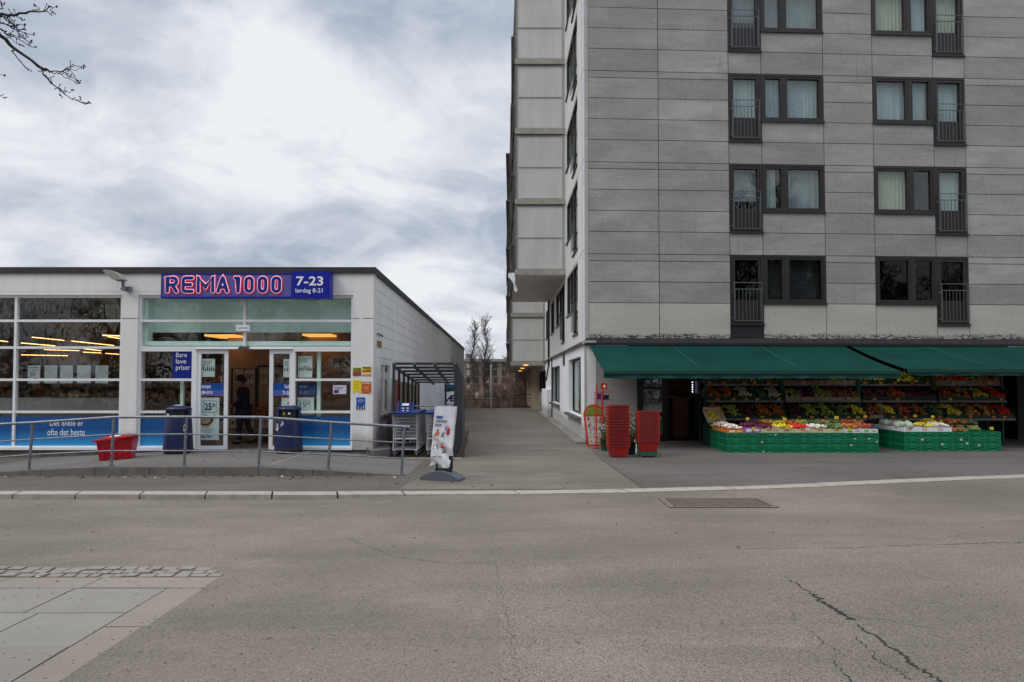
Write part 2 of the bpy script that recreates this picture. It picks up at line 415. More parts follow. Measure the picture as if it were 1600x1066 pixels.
# coarser re-laid strip of the road
mb=MB(); E_=[gnd(a,b,0) for a,b in ((776,878),(900,872),(1050,864),(1170,858),(1300,856),(1450,851),(1600,846),(1800,840))]
B_=[Vector((e.x,0.5,0)) for e in [gnd(812,1075,0)]]
nn=len(E_); top=[(p.x,p.y,zr(p.x)+.003) for p in E_]; bot=[(max(p.x*.55,.04+i*.001) if i<1 else p.x,0.3,zr(p.x)+.003) for i,p in enumerate(E_)]
mb.add(bot+top,[(i,i+1,nn+i+1,nn+i) for i in range(nn-1)])
tag(mb.build('road_patch',asphalt('coarse_asphalt',(.164,.139,.110),(.230,.197,.156),.40,.85,1.3)),kind='structure')
# cracks and a seam in the road surface
mb=MB(); rc=random.Random(5)
def crack(pts,w0,w1,steps=14):
    P=[gnd(a,b,0) for a,b in pts]; out=[]
    for p,q in zip(P,P[1:]):
        for i in range(steps):
            t=i/steps; v=p.lerp(q,t); d=(q-p).normalized(); nrm=Vector((-d.y,d.x,0))
            out.append((v+nrm*rc.gauss(0,.012),nrm))
    n=len(out)
    L=[];Rr=[]
    for i,(v,nrm) in enumerate(out):
        w=(w0+(w1-w0)*i/n)*rc.uniform(.25,1.5)
        z=zr(v.x)+.0065
        L.append((v.x+nrm.x*w,v.y+nrm.y*w,z)); Rr.append((v.x-nrm.x*w*.7,v.y-nrm.y*w*.7,z))
    mb.add(L+Rr,[(i,i+1,n+i+1,n+i) for i in range(n-1)])
crack([(1228,900),(1260,923)],.004,.010)
crack([(1258,921),(1300,950),(1336,970)],.012,.026,18)
crack([(1338,975),(1392,1010),(1432,1042),(1470,1062),(1530,1100)],.007,.022,16)
crack([(1275,935),(1320,960),(1380,968),(1480,985)],.003,.002)
crack([(1340,995),(1370,1030),(1400,1046),(1425,1062)],.004,.006)
crack([(1300,1030),(1315,1050),(1345,1075)],.003,.006)
crack([(1235,950),(1242,968),(1290,1005),(1325,1025)],.002,.003)
crack([(1150,857),(1300,856),(1450,851),(1620,846)],.004,.006,30)
crack([(776,878),(784,930),(800,1000),(812,1075)],.0010,.0014,20)
crack([(540,838),(620,870),(700,880),(776,878)],.002,.003,14)
tag(mb.build('road_cracks',M_joint),kind='structure')
# small litter: twigs, leaves, paper scraps along the kerb
mb=MB()
for i in range(420):
    c=rc.random()
    if c<.45: x=rc.uniform(-10,-1.6); y=11.55-abs(rc.gauss(0,.10)); z=.0
    elif c<.7: x=rc.uniform(-9.5,9); y=rc.uniform(3.2,9.3); z=zr(x)
    elif c<.85: x=rc.uniform(-9,-3.6); y=rc.uniform(3.5,6); z=Zp+.006
    else: x=rc.uniform(-9.5,1.5); y=rc.uniform(12.0,14.1) if x<-3 else rc.uniform(10.2,11.2); z=.152 if (-7.5<x<-4.5) else (.004 if x>-2 else .08)
    if x<-2 and y>11.65 and not(-7.5<x<-4.5): continue
    s=rc.uniform(.008,.026)*(1.4 if y>9 else .8); a=rc.uniform(0,6.28)
    M=Matrix.Translation((x,y,z+.003))@Matrix.Rotation(a,4,'Z')
    mi=2 if (rc.random()<.1 and not .45<=c<.7) else rc.choice([0,1])
    mb.add([(-s,-s*.5,0),(s,-s*.4,.004),(s*.9,s*.5,.0),(-s*.7,s*.6,s*.5)],[(0,1,2,3)],mi,False,M)
tag(mb.build('litter',[mat('dead_leaf',(.10,.05,.025),.9,.3),mat('leaf_bit',(.20,.14,.08),.9,.3),mat('paper_scrap',(.6,.6,.58),.8,.1)]),kind='stuff')

# ============================================================= grocery store terrace
def tz(x):
    if x<=-10.5: return 0.004
    if x<-7.5: return .15*(x+10.5)/3+.002
    if x<-4.48: return .152
    if x<-1.9: return .15*(-1.9-x)/2.58+.002
    return .004
mb=MB()
txs=[-10.5,-9.75,-9,-8.25,-7.5,-6.5,-5.5,-4.48,-4,-3.5,-3.12,-2.9,-2.4,-1.9]
K0=11.62
for a,b in zip(txs,txs[1:]):
    ye=14.40 if b<=-3.1 else 13.9-(b+3.12)*.1
    mb.add([(a,K0+.2,tz(a)),(b,K0+.2,tz(b)),(b,ye,tz(b)),(a,ye,tz(a)),(a,ye,-.05),(b,ye,-.05)],[(0,1,2,3),(2,3,4,5)],0)
M_tarmac=asphalt('terrace_tarmac',(.155,.142,.128),(.19,.175,.158),.3,.9,.9)
tag(mb.build('terrace',M_tarmac),kind='structure')
mb=MB(); x=-10.5
while x<-1.95:
    w=.985; a=x+.006;b=min(x+w-.006,-1.9)
    mb.add([(a,K0,-.02),(b,K0,-.02),(b,K0+.205,-.02),(a,K0+.205,-.02),(a,K0+.01,tz(a)+.004),(b,K0+.01,tz(b)+.004),(b,K0+.205,tz(b)+.004),(a,K0+.205,tz(a)+.004)],
       [(0,3,2,1),(4,5,6,7),(0,1,5,4),(1,2,6,5),(2,3,7,6),(3,0,4,7)]); x+=w
tag(mb.build('terrace_kerb',M_stone_dk),kind='structure')
# pale expansion strips across the terrace
mb=MB()
for xx in (-7.5,-4.48): mb.box(xx-.012,xx+.012,K0+.22,14.2,tz(xx)-.02,tz(xx)+.006)
tag(mb.build('terrace_joint',M_stone),kind='structure')

# ============================================================= grocery store
SY=14.4
def X(px,Y=SY): return at(px,580,Y).x
def Z(py,Y=SY): return at(400,py,Y).z
store=thing('grocery_store','low white flat roofed grocery store with large windows and a dark roof edge','store',(-8,SY,0))
XL=-26.0; XC=X(583)
zt=Z(418); zf=Z(427.5); zl=Z(461)
mb=MB()
mb.box(XL,XC,SY,SY+.32,zl,zf)                                  # band above the windows
for a,b in ((188.5,214),(551,583)): mb.box(X(a),X(b) if b<583 else XC,SY-.001,SY+.32,Z(703),zl)
for a,b in ((-250,-225),(-640,-610)): mb.box(X(a),X(b),SY-.001,SY+.32,Z(703),zl)
mb.box(XL,XC-.02,SY+.04,SY+.32,-.05,Z(703)-.002,1)
# grooves of the pillar cladding
for a,b in ((188.5,214),(551,583)):
    mb.box(X(a)+.005,(X(b) if b<583 else XC)-.004,SY-.004,SY-.002,Z(498),Z(497.2),2)
mb.box(XL,XC-.003,SY-.0035,SY-.0015,Z(455)-.004,Z(455)+.004,3)
fr=mb.build('front_wall',[M_white,M_plinth,M_joint,M_alu],store)
# side wall of painted blocks, running back down the alley
Ms=Matrix.Translation((XC,SY,0))@Matrix(((-.016,-1,0,0),(1,-.016,0,0),(0,0,1,0),(0,0,0,1)))  # local x = down the alley, y = into building
LEN=34.8
mb=MB(Ms)
M_block=mat('painted_block',(.80,.80,.81),.7,.09,1.5,bump=.3,bscale=40,stretch=(2.5,2.5,.5),detail=7,grime=.5)
def sidewall(x0,x1,z0,z1): mb.box(x0,x1,.012,.25,z0,z1,0)
wx0,wx1,wz0,wz1=.95,2.35,.93,2.19      # side window opening
sidewall(.33,wx0,0.1,zf);sidewall(wx1,LEN,.1,zf);sidewall(wx0,wx1,.1,wz0);sidewall(wx0,wx1,wz1,zf)
# block courses as real recess lines: each course a thin proud skin
cz=.2; ch=.26; row=0
while cz<zf-.05:
    t=min(cz+ch-.012,zf-.004); x=.33
    if row%2: segs=[.33]
    x0=.33; off=(row%2)*.35
    xx=x0; L0=.7-off if row%2 else .7
    while xx<LEN:
        l=L0 if xx==x0 else 1.4
        e=min(xx+l-.007,LEN)
        a,b=xx,e
        # skip window
        if not(cz<wz1 and t>wz0 and a<wx1 and b>wx0): mb.box(a,b,-.002,.012,cz,t,0)
        elif a<wx0: 
            mb.box(a,min(b,wx0),-.002,.012,cz,t,0)
            if b>wx1: mb.box(wx1,b,-.002,.012,cz,t,0)
        elif b>wx1: mb.box(max(a,wx1),b,-.002,.012,cz,t,0)
        xx+=l
    cz+=ch; row+=1
mb.box(-.0,.33,.001,.3,Z(703),zf-.001,1)                       # white corner return
mb.box(.3,LEN,.06,.25,-.05,.199,2)
sw=mb.build('side_wall',[M_block,M_white,M_plinth],store)
# step-out of the store at the back of the trolley bay
mb=MB()
ey=22.2
ex0=LX(ey)-.1; ex1=at(717,600,ey).x
mb.box(ex0,ex1,ey,ey+.35,-.05,2.05,0)
cz=.2;row=0
while cz<2.0:
    x=ex0+.1-(.5 if row%2 else 0)
    while x<ex1:
        a=max(x,ex0+.1);b=min(x+.98,ex1)
        if b>a: mb.box(a,b,ey-.012,ey,cz,min(cz+.25,2.05))
        x+=.99
    cz+=.26;row+=1
mb.box(ex0,ex1+.03,ey-.03,ey+.4,2.05,2.12,1)
mb.build('annexe_wall',[M_block,M_fascia],store)
# roof
mb=MB()
xb=LX(SY+LEN)
mb.prism([(XL-.05,SY-.05,zf),(XC+.05,SY-.05,zf),(xb+.05,SY+LEN+.05,zf),(XL-.05,SY+LEN+.05,zf)],(0,0,zt-zf))
rf=mb.build('roof',M_fascia,store)
mb=MB(); mb.box(XL,XL+.25,SY+.33,SY+LEN,-.05,zf-.01); mb.box(XL,xb-.3,SY+LEN-.3,SY+LEN,-.05,zf-.01)
mb.build('rear_wall',M_white,store)
# side window frame
mb=MB(Ms)
mb.box(wx0,wx1,.02,.09,wz1-.07,wz1);mb.box(wx0,wx1,.02,.09,wz0,wz0+.06);mb.box(wx0,wx0+.06,.02,.09,wz0,wz1);mb.box(wx1-.06,wx1,.02,.09,wz0,wz1)
mb.box(wx0+.55,wx0+.6,.02,.09,wz0,wz1)
o=mb.build('side_window',M_alu,store)
mb=MB(Ms); mb.box(wx0+.06,wx1-.06,.05,.056,wz0+.06,wz1-.07); mb.build('pane',M_glass,o)
mb=MB(Ms); mb.box(wx0-.05,wx1+.05,-.07,.03,wz0-.07,wz0-.01); mb.build('sill',M_stone,o)
mb=MB(Ms); mb.box(.42,.9,-.02,-.003,Z(540),Z(530)); mb.build('wall_vent',mat('vent_brown',(.25,.18,.10),.7,.2),store)
mb=MB(Ms); mb.cyl((.35,-.03,Z(519)),(1.0,-.03,Z(519)-.02),.014); mb.build('wall_rod',M_black,store)
# --- shop windows
FY=SY+.05
zr_=[Z(461),Z(501),Z(543),Z(593.5),Z(644),Z(695.5)]
def framebars(mb,xa,xb,zb,zt_,rails,mulls,w=.055,y0=FY,y1=FY+.09,wv=None):
    wv=wv or w
    mb.box(xa,xa+wv,y0,y1,zb,zt_); mb.box(xb-wv,xb,y0,y1,zb,zt_)
    mb.box(xa+wv,xb-wv,y0,y1,zt_-w,zt_); mb.box(xa+wv,xb-wv,y0,y1,zb,zb+w)
    cuts=[xa+wv]+[v for m in mulls for v in (m-w/2,m+w/2)]+[xb-wv]
    for m in mulls: mb.box(m-w/2,m+w/2,y0-.003,y1,zb+w,zt_-w)
    for r in rails:
        for a,b in zip(cuts[::2],cuts[1::2]): mb.box(a,b,y0+.002,y1-.002,r-w/2,r+w/2)
zb_=Z(701)
def shopwin(pa,pb,mulls=(),rails=(1,2,3,4),film=True,zb=None,zt2=None,name='shop_window'):
    xa,xb=X(pa),X(pb); mb=MB()
    framebars(mb,xa,xb,zb or zb_,zt2 or (zl),[zr_[i] for i in rails],[X(m) for m in mulls])
    if zb is None: mb.box(xa,xb,SY-.03,FY,zb_-.03,zb_+.03)
    o=mb.build(name,M_alu,store)
    mb=MB(); mb.box(xa+.03,xb-.03,FY+.04,FY+.048,(zb or zb_)+.03,(zt2 or zl)-.03); mb.build('pane',M_glass,o)
    return o,xa,xb
def film(o,xa,xb,lines=None,cx=None):
    mb=MB(); mb.box(xa,xb,FY+.030,FY+.034,zb_+.05,Z(651.5)); mb.build('blue_film',M_film,o)
M_film=filmmat('blue_film_print',(.008,.085,.28),(.03,.30,.62),zb_+.05,zb_+.42)
wA,xa,xb=shopwin(-225,188.5,mulls=(-103,20))
for a,b in ((-220,-105.5),(-100.5,17.5),(22.5,185)): film(wA,X(a),X(b))
mb=MB(); 
text_mb(mb,'Det enkle er',face_front(X(102),FY+.026,Z(666)),width=X(128)-X(76),height=Z(657.5)-Z(666),bold=.0)
text_mb(mb,'ofte det beste',face_front(X(101.5),FY+.026,Z(681)),width=X(131)-X(72.5),height=Z(670.5)-Z(681),bold=.0)
mb.build('slogan_lettering',M_ink_w,wA)
wA2,_,_=shopwin(-610,-250,mulls=(-430,)); film(wA2,X(-605),X(-255))
# entrance bay: upper lights over the full width
wB,xa,xb=shopwin(214,551,mulls=(379.5,),rails=(1,),zb=zr_[2]-.03,name='entrance_window')
wC,xa,xb=shopwin(214,301.5,rails=(3,4),zt2=zr_[2]-.032); film(wC,X(217.5),X(298))
wD,xa,xb=shopwin(456,551,rails=(3,4),zt2=zr_[2]-.032); film(wD,X(460),X(546.5))
# printed panel and papers on the glass
mb=MB(); mb.box(X(267),X(298),FY+.028,FY+.032,Z(591),Z(546)); o=mb.build('blue_poster',M_blue,wC)
mb=MB()
for s,py,wp in (('Bare',558,17),('lave',568,16),('priser',580.5,22.5)):
    text_mb(mb,s,face_front(X(272),FY+.025,Z(py)),width=X(272+wp)-X(272),height=.105 if s!='priser' else .14,align='L',bold=.0)
# 'priser' has descender
mb.build('poster_lettering',M_ink_w,wC)
mb=MB(); mb.box(X(519),X(540),FY+.028,FY+.032,Z(616),Z(602)); 
for i in range(3): mb.box(X(521),X(537-i*3),FY+.0255,FY+.0265,Z(605.5+i*2.2),Z(604.8+i*2.2),1)
mb.box(X(520.5),X(528),FY+.0255,FY+.0265,Z(614.5),Z(610),2)
mb.build('paper_notice',[mat('lilac_paper',(.62,.60,.72),.6,.05),M_ink_k,mat('plum_print',(.12,.03,.14),.6,.2)],wD)
mb=MB(); mb.box(X(368.5),X(389.5),SY-.02,SY+.02,Z(517.5),Z(508)); mb.box(X(371),X(387),SY-.024,SY-.021,Z(514),Z(511.5),1); mb.build('door_notice',[M_ink_w,mat('grey_print',(.45,.48,.55),.6,.1)],wB)
mb=MB(); mb.box(X(374.5),X(383),SY-.03,SY+.03,Z(473),Z(467.5)); mb.build('sign_bracket',M_alu,wB)
# --- sliding doors
door=thing('sliding_door','open white framed glass sliding doors at the store entrance','sliding door',(X(379),FY,.152))
zh=Z(545.5); zd=.156
mb=MB(); mb.box(X(303),X(456),FY-.04,FY+.10,zh,zr_[2]-.032); mb.box(X(301.5),X(305.5),FY,FY+.09,zd,zh); mb.box(X(303),X(456),FY+.0,FY+.2,zd-.01,zd+.006)
mb.build('door_frame',M_alu,door)
mb=MB(); mb.prism([(X(372),FY-.1,zh-.005),(X(388.5),FY-.1,zh-.005),(X(387),FY-.04,zh+.06),(X(374),FY-.04,zh+.06)],(0,.04,0)); mb.build('motion_sensor',M_black,door)
def leaf(pa,pb,yo):
    xa,xb=X(pa),X(pb); mb=MB(); framebars(mb,xa,xb,zd+.01,zh-.01,[],[],w=.09,wv=.085,y0=FY+yo,y1=FY+yo+.05)
    o=mb.build('door_leaf',M_alu,door)
    mb=MB(); mb.box(xa+.06,xb-.06,FY+yo+.022,FY+yo+.028,zd+.06,zh-.06); mb.build('pane',M_glass,o)
    mb=MB(); mb.box(xa+.085,xb-.085,FY+yo+.012,FY+yo+.016,Z(609.5),Z(598.8),0); mb.box(xa+.085,xb-.085,FY+yo+.012,FY+yo+.016,Z(617.8),Z(609.5),1); mb.box(xa+.085,xb-.085,FY+yo+.012,FY+yo+.016,Z(618.8),Z(617.8),2)
    mb.build('opening_hours_film',[mat('film_blue',(.006,.06,.27),.4,.05),mat('film_light_blue',(.05,.12,.42),.4,.05),mat('film_pink',(.35,.06,.18),.5,.05)],o)
    return o
lf=leaf(305.5,354,.02); rt=leaf(419,456.5,.02)
mb=MB(); yo=FY+.028
text_mb(mb,'mmen',face_front(X(312),yo,Z(607.3)),width=X(327)-X(312),height=.07,align='L',shear=.3,bold=.01)
text_mb(mb,'(8-21)',face_front(X(312.5),yo,Z(617)),width=X(330)-X(312.5),height=Z(611)-Z(617),align='L',bold=.03)
mb.build('film_lettering',M_ink_w,lf)
mb=MB()
text_mb(mb,'Velko',face_front(X(443),yo,Z(607.3)),width=X(455)-X(443),height=.09,align='L',shear=.3,bold=.01)
text_mb(mb,'7-23',face_front(X(440),yo,Z(616.8)),width=X(453.5)-X(440),height=Z(611.2)-Z(616.8),align='L',bold=.03)
mb.build('film_lettering',M_ink_w,rt)
M_poster=mat('poster_paper',(.72,.82,.80),.6,.05)
M_wood_ill=mat('poster_board_picture',(.62,.42,.18),.6,.3,20)
# price poster in the left leaf
mb=MB(); py0=FY+.045
mb.box(X(311.5),X(340),py0+.012,py0+.016,Z(688.5),Z(621.5),0)
def frame2(mb,xa,xb,za,zb,y,w,mi):
    mb.box(xa,xb,y,y+.002,zb-w,zb,mi);mb.box(xa,xb,y,y+.002,za,za+w,mi);mb.box(xa,xa+w,y,y+.002,za+w,zb-w,mi);mb.box(xb-w,xb,y,y+.002,za+w,zb-w,mi)
frame2(mb,X(315),X(335.5),Z(645),Z(626.5),py0+.008,.007,1)
text_mb(mb,'25',face_front(X(317),py0+.006,Z(641.5)),width=X(328)-X(317),height=Z(630)-Z(641.5),mi=1,align='L',bold=.03)
text_mb(mb,'00',face_front(X(329),py0+.006,Z(636)),width=X(333.5)-X(329),height=Z(631)-Z(636),mi=1,align='L',bold=.01)
cx,cz_=X(318),Z(657)
mb.prism([(cx-.07,py0+.009,cz_-.10),(cx+.20,py0+.009,cz_+.13),(cx+.28,py0+.009,cz_+.10),(cx+.08,py0+.009,cz_-.17),(cx-.02,py0+.009,cz_-.17)],(0,.002,0),4)
mb.prism([(cx+.17*cos(i*pi/10),py0+.005,cz_+.12*sin(i*pi/10)) for i in range(20)],(0,.002,0),3)
mb.prism([(cx+.13*cos(i*pi/10),py0+.002,cz_+.09*sin(i*pi/10)) for i in range(20)],(0,.002,0),2)
text_mb(mb,'ET VARIERT',face_front(X(322),py0+.006,Z(673)),width=.22,height=.035,mi=5)
text_mb(mb,'UTVALG',face_front(X(322),py0+.006,Z(677)),width=.18,height=.03,mi=5)
text_mb(mb,'REMA 1000',face_front(X(319.5),py0+.006,Z(684.5)),width=.24,height=.045,mi=1,bold=.02)
mb.build('price_poster',[M_poster,mat('poster_navy',(.015,.03,.10),.5,.1),mat('stew_picture',(.30,.22,.15),.6,.4,30),M_ink_k,M_wood_ill,mat('poster_grey',(.3,.3,.28),.6,.1)],lf)
def bottleposter(mb,x0,x1,za,zb,y,seed):
    q=random.Random(seed)
    mb.box(x0,x1,y+.01,y+.013,za,zb,0); w=x1-x0
    n=int(w/.045)
    for i in range(n):
        xx=x0+.03+i*(w-.06)/max(1,n-1); h=q.uniform(.08,.13); b=za+(zb-za)*q.uniform(.30,.36)
        mb.box(xx-.012,xx+.012,y+.005,y+.007,b,b+h*.7,1); mb.box(xx-.005,xx+.005,y+.005,y+.007,b+h*.7,b+h,1)
    for k in range(4): mb.box(x0+.03,x1-.03-q.uniform(0,.1),y+.005,y+.007,zb-.05-k*.028,zb-.058-k*.028,1)
mb=MB(); bottleposter(mb,X(312),X(332),Z(589),Z(560.5),py0+.01,2); mb.build('product_poster',[M_poster,mat('bottle_print',(.08,.09,.07),.6,.3,20)],lf)
mb=MB(); bottleposter(mb,X(440),X(455.5),Z(589.5),Z(561),py0+.01,3)
mb.box(X(437.5),X(455.5),py0+.02,py0+.024,Z(690),Z(621.5),0)
mb.prism([(X(453)+.10*cos(i*pi/10),py0+.015,Z(634)+.10*sin(i*pi/10)) for i in range(0,11)],(0,.002,0),2)
mb.build('product_poster',[M_poster,mat('bottle_print',(.08,.09,.07),.6,.3,20),mat('poster_red',(.55,.02,.02),.5,.1)],rt)
mb=MB(); bottleposter(mb,X(461.5),X(484),Z(590),Z(556),FY+.12,4)
mb.box(X(461),X(487),FY+.13,FY+.134,Z(650),Z(621.5),0)
text_mb(mb,'15',face_front(X(465),FY+.125,Z(637)),width=.14,height=.13,mi=1,align='L'); text_mb(mb,'00',face_front(X(475),FY+.125,Z(633)),width=.09,height=.06,mi=1,align='L')
frame2(mb,X(463),X(481),Z(641),Z(625.5),FY+.125,.006,1)
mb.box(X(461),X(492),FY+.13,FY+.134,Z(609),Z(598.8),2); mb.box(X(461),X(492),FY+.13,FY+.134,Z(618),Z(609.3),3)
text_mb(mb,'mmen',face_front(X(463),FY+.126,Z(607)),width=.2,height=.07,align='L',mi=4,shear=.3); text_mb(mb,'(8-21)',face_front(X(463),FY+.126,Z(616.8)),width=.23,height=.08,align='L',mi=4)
mb.build('inner_poster',[M_poster,mat('bottle_print',(.08,.09,.07),.6,.3,20),mat('film_blue2',(.01,.045,.18),.4,.05),mat('film_lb2',(.04,.08,.26),.4,.05),mat('white_behind_glass',(.4,.45,.5),.5,.05)],wD)  # film and lettering colours darkened to stand for dimming behind the outer pane
# --- interior shell
mb=MB()
IY=31.0
mb.box(XL+.3,XC-.32,SY+.3,IY,.10,.150,1)
mb.box(XL+.3,XC-.3,SY+.35,IY,3.75,3.85,2)
mb.box(XL+.3,XC-.3,IY,IY+.2,.15,3.75,0)
mb.build('interior',[M_int,M_floorin,M_ceil],store)
# entrance lobby: mint bulkhead, partition with price boards
mb=MB(); ly=14.78
xa,xb=X(216),X(550)
mb.box(xa,xb,ly,ly+.06,Z(519.5,ly),3.70,0); mb.box(xa,xb,SY+.15,SY+.50,Z(541,14.7),Z(534,14.7),0); mb.box(xa-.02,xa+.10,SY+.16,ly,Z(541),3.69,0)
mb.box(xa,xb,SY+.16,ly,3.70,3.74,0)
mb.box(X(491.5),X(497),FY+.13,FY+.2,.15,Z(543),0)
mb.box(X(273),X(278),FY+.2,FY+.27,.15,Z(594),0)
mb.build('lobby_bulkhead',M_mint,store)
mb=MB(); wy=17.6
mb.box(at(355,580,wy).x,XC-.3,wy,wy+.1,.15,3.7,0)
mb.build('lobby_wall',M_int,store)
mb=MB()
text_mb(mb,'RETUR',face_front(at(521,580,wy).x,wy-.01,at(0,571,wy).z),height=at(0,560,wy).z-at(0,571,wy).z,align='L',bold=.02,spacing=1.05)
mb.build('wall_lettering',M_ink_k,store)
# lit ceiling panels seen through the slot, and rows of lit tubes over the sales floor
for (pa,pb,py,Y) in ((319,367,525.5,17.0),(472,516,524.5,17.0)):
    mb=MB(); a=at(pa,py,Y);b=at(pb,py,Y); mb.box(a.x,b.x,Y,Y+1.0,a.z,a.z+.05); 
    p=tag(mb.build('ceiling_light',M_lamp2),'flat yellow lit ceiling panel behind the upper glass '+('left' if pa<400 else 'right')+' of the entrance','ceiling light',group='lit ceiling panels over the entrance lobby')
    mb=MB(); mb.box(a.x+.2,b.x-.2,Y+.4,Y+.6,a.z+.05,3.76); mb.build('hanger',M_black,p)
strips=[(50,527,100,532),(112,533,178,540),(33,536,86,540.5),(69,545,124,549.5),(33,552.5,106,558),(130,545,158,548),(130,549.5,158,552.5),(165,552,186,554),(160,524,187,525),(168,526,187,529),(0,532.5,12,534),(-60,540,-5,545),(-120,530,-20,538)]
for i,(a,b,c,d) in enumerate(strips):
    zc=3.25-(i%3)*.12
    P=gnd(a,b,zc); Q=gnd(c,d,zc)
    Py=min(P.y,29.5);Qy=min(Q.y,30.5)
    P=at(a,b,Py);Q=at(c,d,Qy); Q.z=P.z=(P.z+Q.z)/2 if abs(P.z-Q.z)<.3 else P.z
    mb=MB(); mb.tube([P,Q],.015,n=5)
    s=tag(mb.build('tube_light',M_lamp),'thin warm lit tube hanging under the store ceiling behind the left shop windows','tube light',group='lit tubes under the store ceiling')
    mb=MB()
    for t in (.15,.85):
        p=P.lerp(Q,t); mb.cyl(p+Vector((0,0,.03)),(p.x,p.y,3.76),.008,n=4)
    mb.build('hanger',M_black,s)
# ============================================================= store contents
def prodmat(name,h,seed=0,sat=.7,val=.3):
    m,nt,N,L,b=newmat(name)
    b.inputs['Roughness'].default_value=.5
    tc=N.new('ShaderNodeTexCoord'); vo=N.new('ShaderNodeTexVoronoi'); vo.inputs['Scale'].default_value=h
    mp=N.new('ShaderNodeMapping'); mp.inputs['Location'].default_value=(seed*3.1,seed*1.7,seed)
    L.new(tc.outputs['Object'],mp.inputs[0]); L.new(mp.outputs[0],vo.inputs['Vector'])
    hs=N.new('ShaderNodeHueSaturation'); hs.inputs['Saturation'].default_value=sat; hs.inputs['Value'].default_value=val
    L.new(vo.outputs['Color'],hs.inputs['Color']); L.new(hs.outputs[0],b.inputs['Base Color']); return m
M_prod=mat('packaging',(.62,.36,.14),.5,.7,9,col2=(.22,.07,.05),detail=1)
M_shelf=mat('shelf_dark',(.19,.13,.08),.6,.2)
def store_shelf(x0,x1,y,h,label):
    t=thing('store_shelf',label,'store shelf',((x0+x1)/2,y,.15),group='shelves inside the grocery store')
    mb=MB(); mb.box(x0,x1,y+.3,y+.34,.15,h)
    n=int((h-.2)/.42)
    for k in range(n): mb.box(x0,x1,y-.1,y+.3,.25+k*.42,.28+k*.42)
    for xx in (x0,x1): mb.box(xx-.02,xx+.02,y-.1,y+.34,.15,h)
    mb.build('shelf_frame',M_shelf,t)
    q=random.Random(int(x0*10)+77); mb=MB()
    for k in range(n):
        x=x0+.04
        while x<x1-.2:
            w=q.uniform(.08,.22); mb.box(x,x+w-.01,y-.05+q.uniform(0,.05),y+.25,.281+k*.42,.28+k*.42+q.uniform(.18,.34)); x+=w
    tag(mb.build('products',M_prod,t),kind='stuff')
names=['leftmost long store shelf of groceries behind the first shop window','long dark store shelf of mixed groceries behind the hanging posters','store shelf of boxed goods right of the hanging posters','store shelf of groceries seen beside the white pillar']
for i,(a,b,y,h) in enumerate(((-20,-16,21,2.1),(-15.6,-12,21.5,2.2),(-11.8,-10,20.5,2.1),(-9.7,-8.2,18.5,2.2))): store_shelf(a,b,y,h,names[i])
# white checkout counter with fruit on it
mb=MB(); mb.box(-13.2,-10.0,16.6,17.3,.15,.9,0); mb.box(-13.3,-9.9,16.55,17.35,.9,1.28,1)
tag(mb.build('checkout_counter',[M_shelf,mat('counter_grey',(.62,.58,.58),.4,.1)]),'pale grey shop counter behind the shop window left of the white pillar','shop counter')
def heap(name,label,cat,c,dx,dy,r,n,m,seed,rows=1,parent=None,kind='stuff',hump=.05):
    q=random.Random(seed); mb=MB()
    for i in range(n):
        x=q.uniform(-dx,dx); y=q.uniform(-dy,dy); z=r*.5+q.uniform(0,1)*hump*(1-(abs(x)/dx)**2*.6)
        mb.ball((c[0]+x,c[1]+y,c[2]+z),r*q.uniform(.85,1.12),n=7,m=5,sc=(1,1,.92))
    o=mb.build(name,m,parent)
    if label: tag(o,label,cat)
    if kind: tag(o,kind=kind)
    return o
M_or=mat('orange_skin',(.55,.16,.015),.45,.25,9)
M_bread=mat('bread_crust',(.34,.13,.03),.6,.35,14,col2=(.20,.07,.02))
heap('bread_heap','pale bread rolls heaped on the shop counter','bread rolls',(-11.6,16.9,1.29),.35,.2,.06,26,mat('pale_rolls',(.5,.36,.2),.6,.2,8),3)
# hanging posters
for i,(a,b) in enumerate(((43,63),(69,89.5),(93,114),(120,142),(148.5,169))):
    Y=15.6; A=at(a,599,Y);B=at(b,571,Y)
    mb=MB(); mb.box(A.x,B.x,Y,Y+.01,A.z,B.z,0)
    if i==0:
        text_mb(mb,'39',face_front(A.x+.06,Y-.004,A.z+.17),height=.085,mi=1,align='L'); mb.box(A.x+.04,B.x-.04,Y-.004,Y-.002,B.z-.06,B.z-.05,1)
        mb.prism([(A.x+.2+.06*cos(k*pi/6),Y-.004,A.z+.10+.04*sin(k*pi/6)) for k in range(12)],(0,.002,0),1)
    o=tag(mb.build('hanging_poster',[mat('poster_white',(.78,.84,.84),.6,.04) if i==0 else bpy.data.materials['poster_white'],M_ink_k]),
        ['leftmost hanging poster, the one printed with 39 and a picture','blank white hanging poster next to the printed one','middle blank white hanging poster in the shop window','fourth blank white hanging poster from the left','blank white hanging poster nearest the white pillar'][i],'poster',group='white posters hanging in the shop window')
    mb=MB(); 
    for xx in (A.x+.03,B.x-.03): mb.cyl((xx,Y+.005,B.z),(xx,Y+.005,3.75),.003,n=4)
    mb.build('cord',M_black,o)
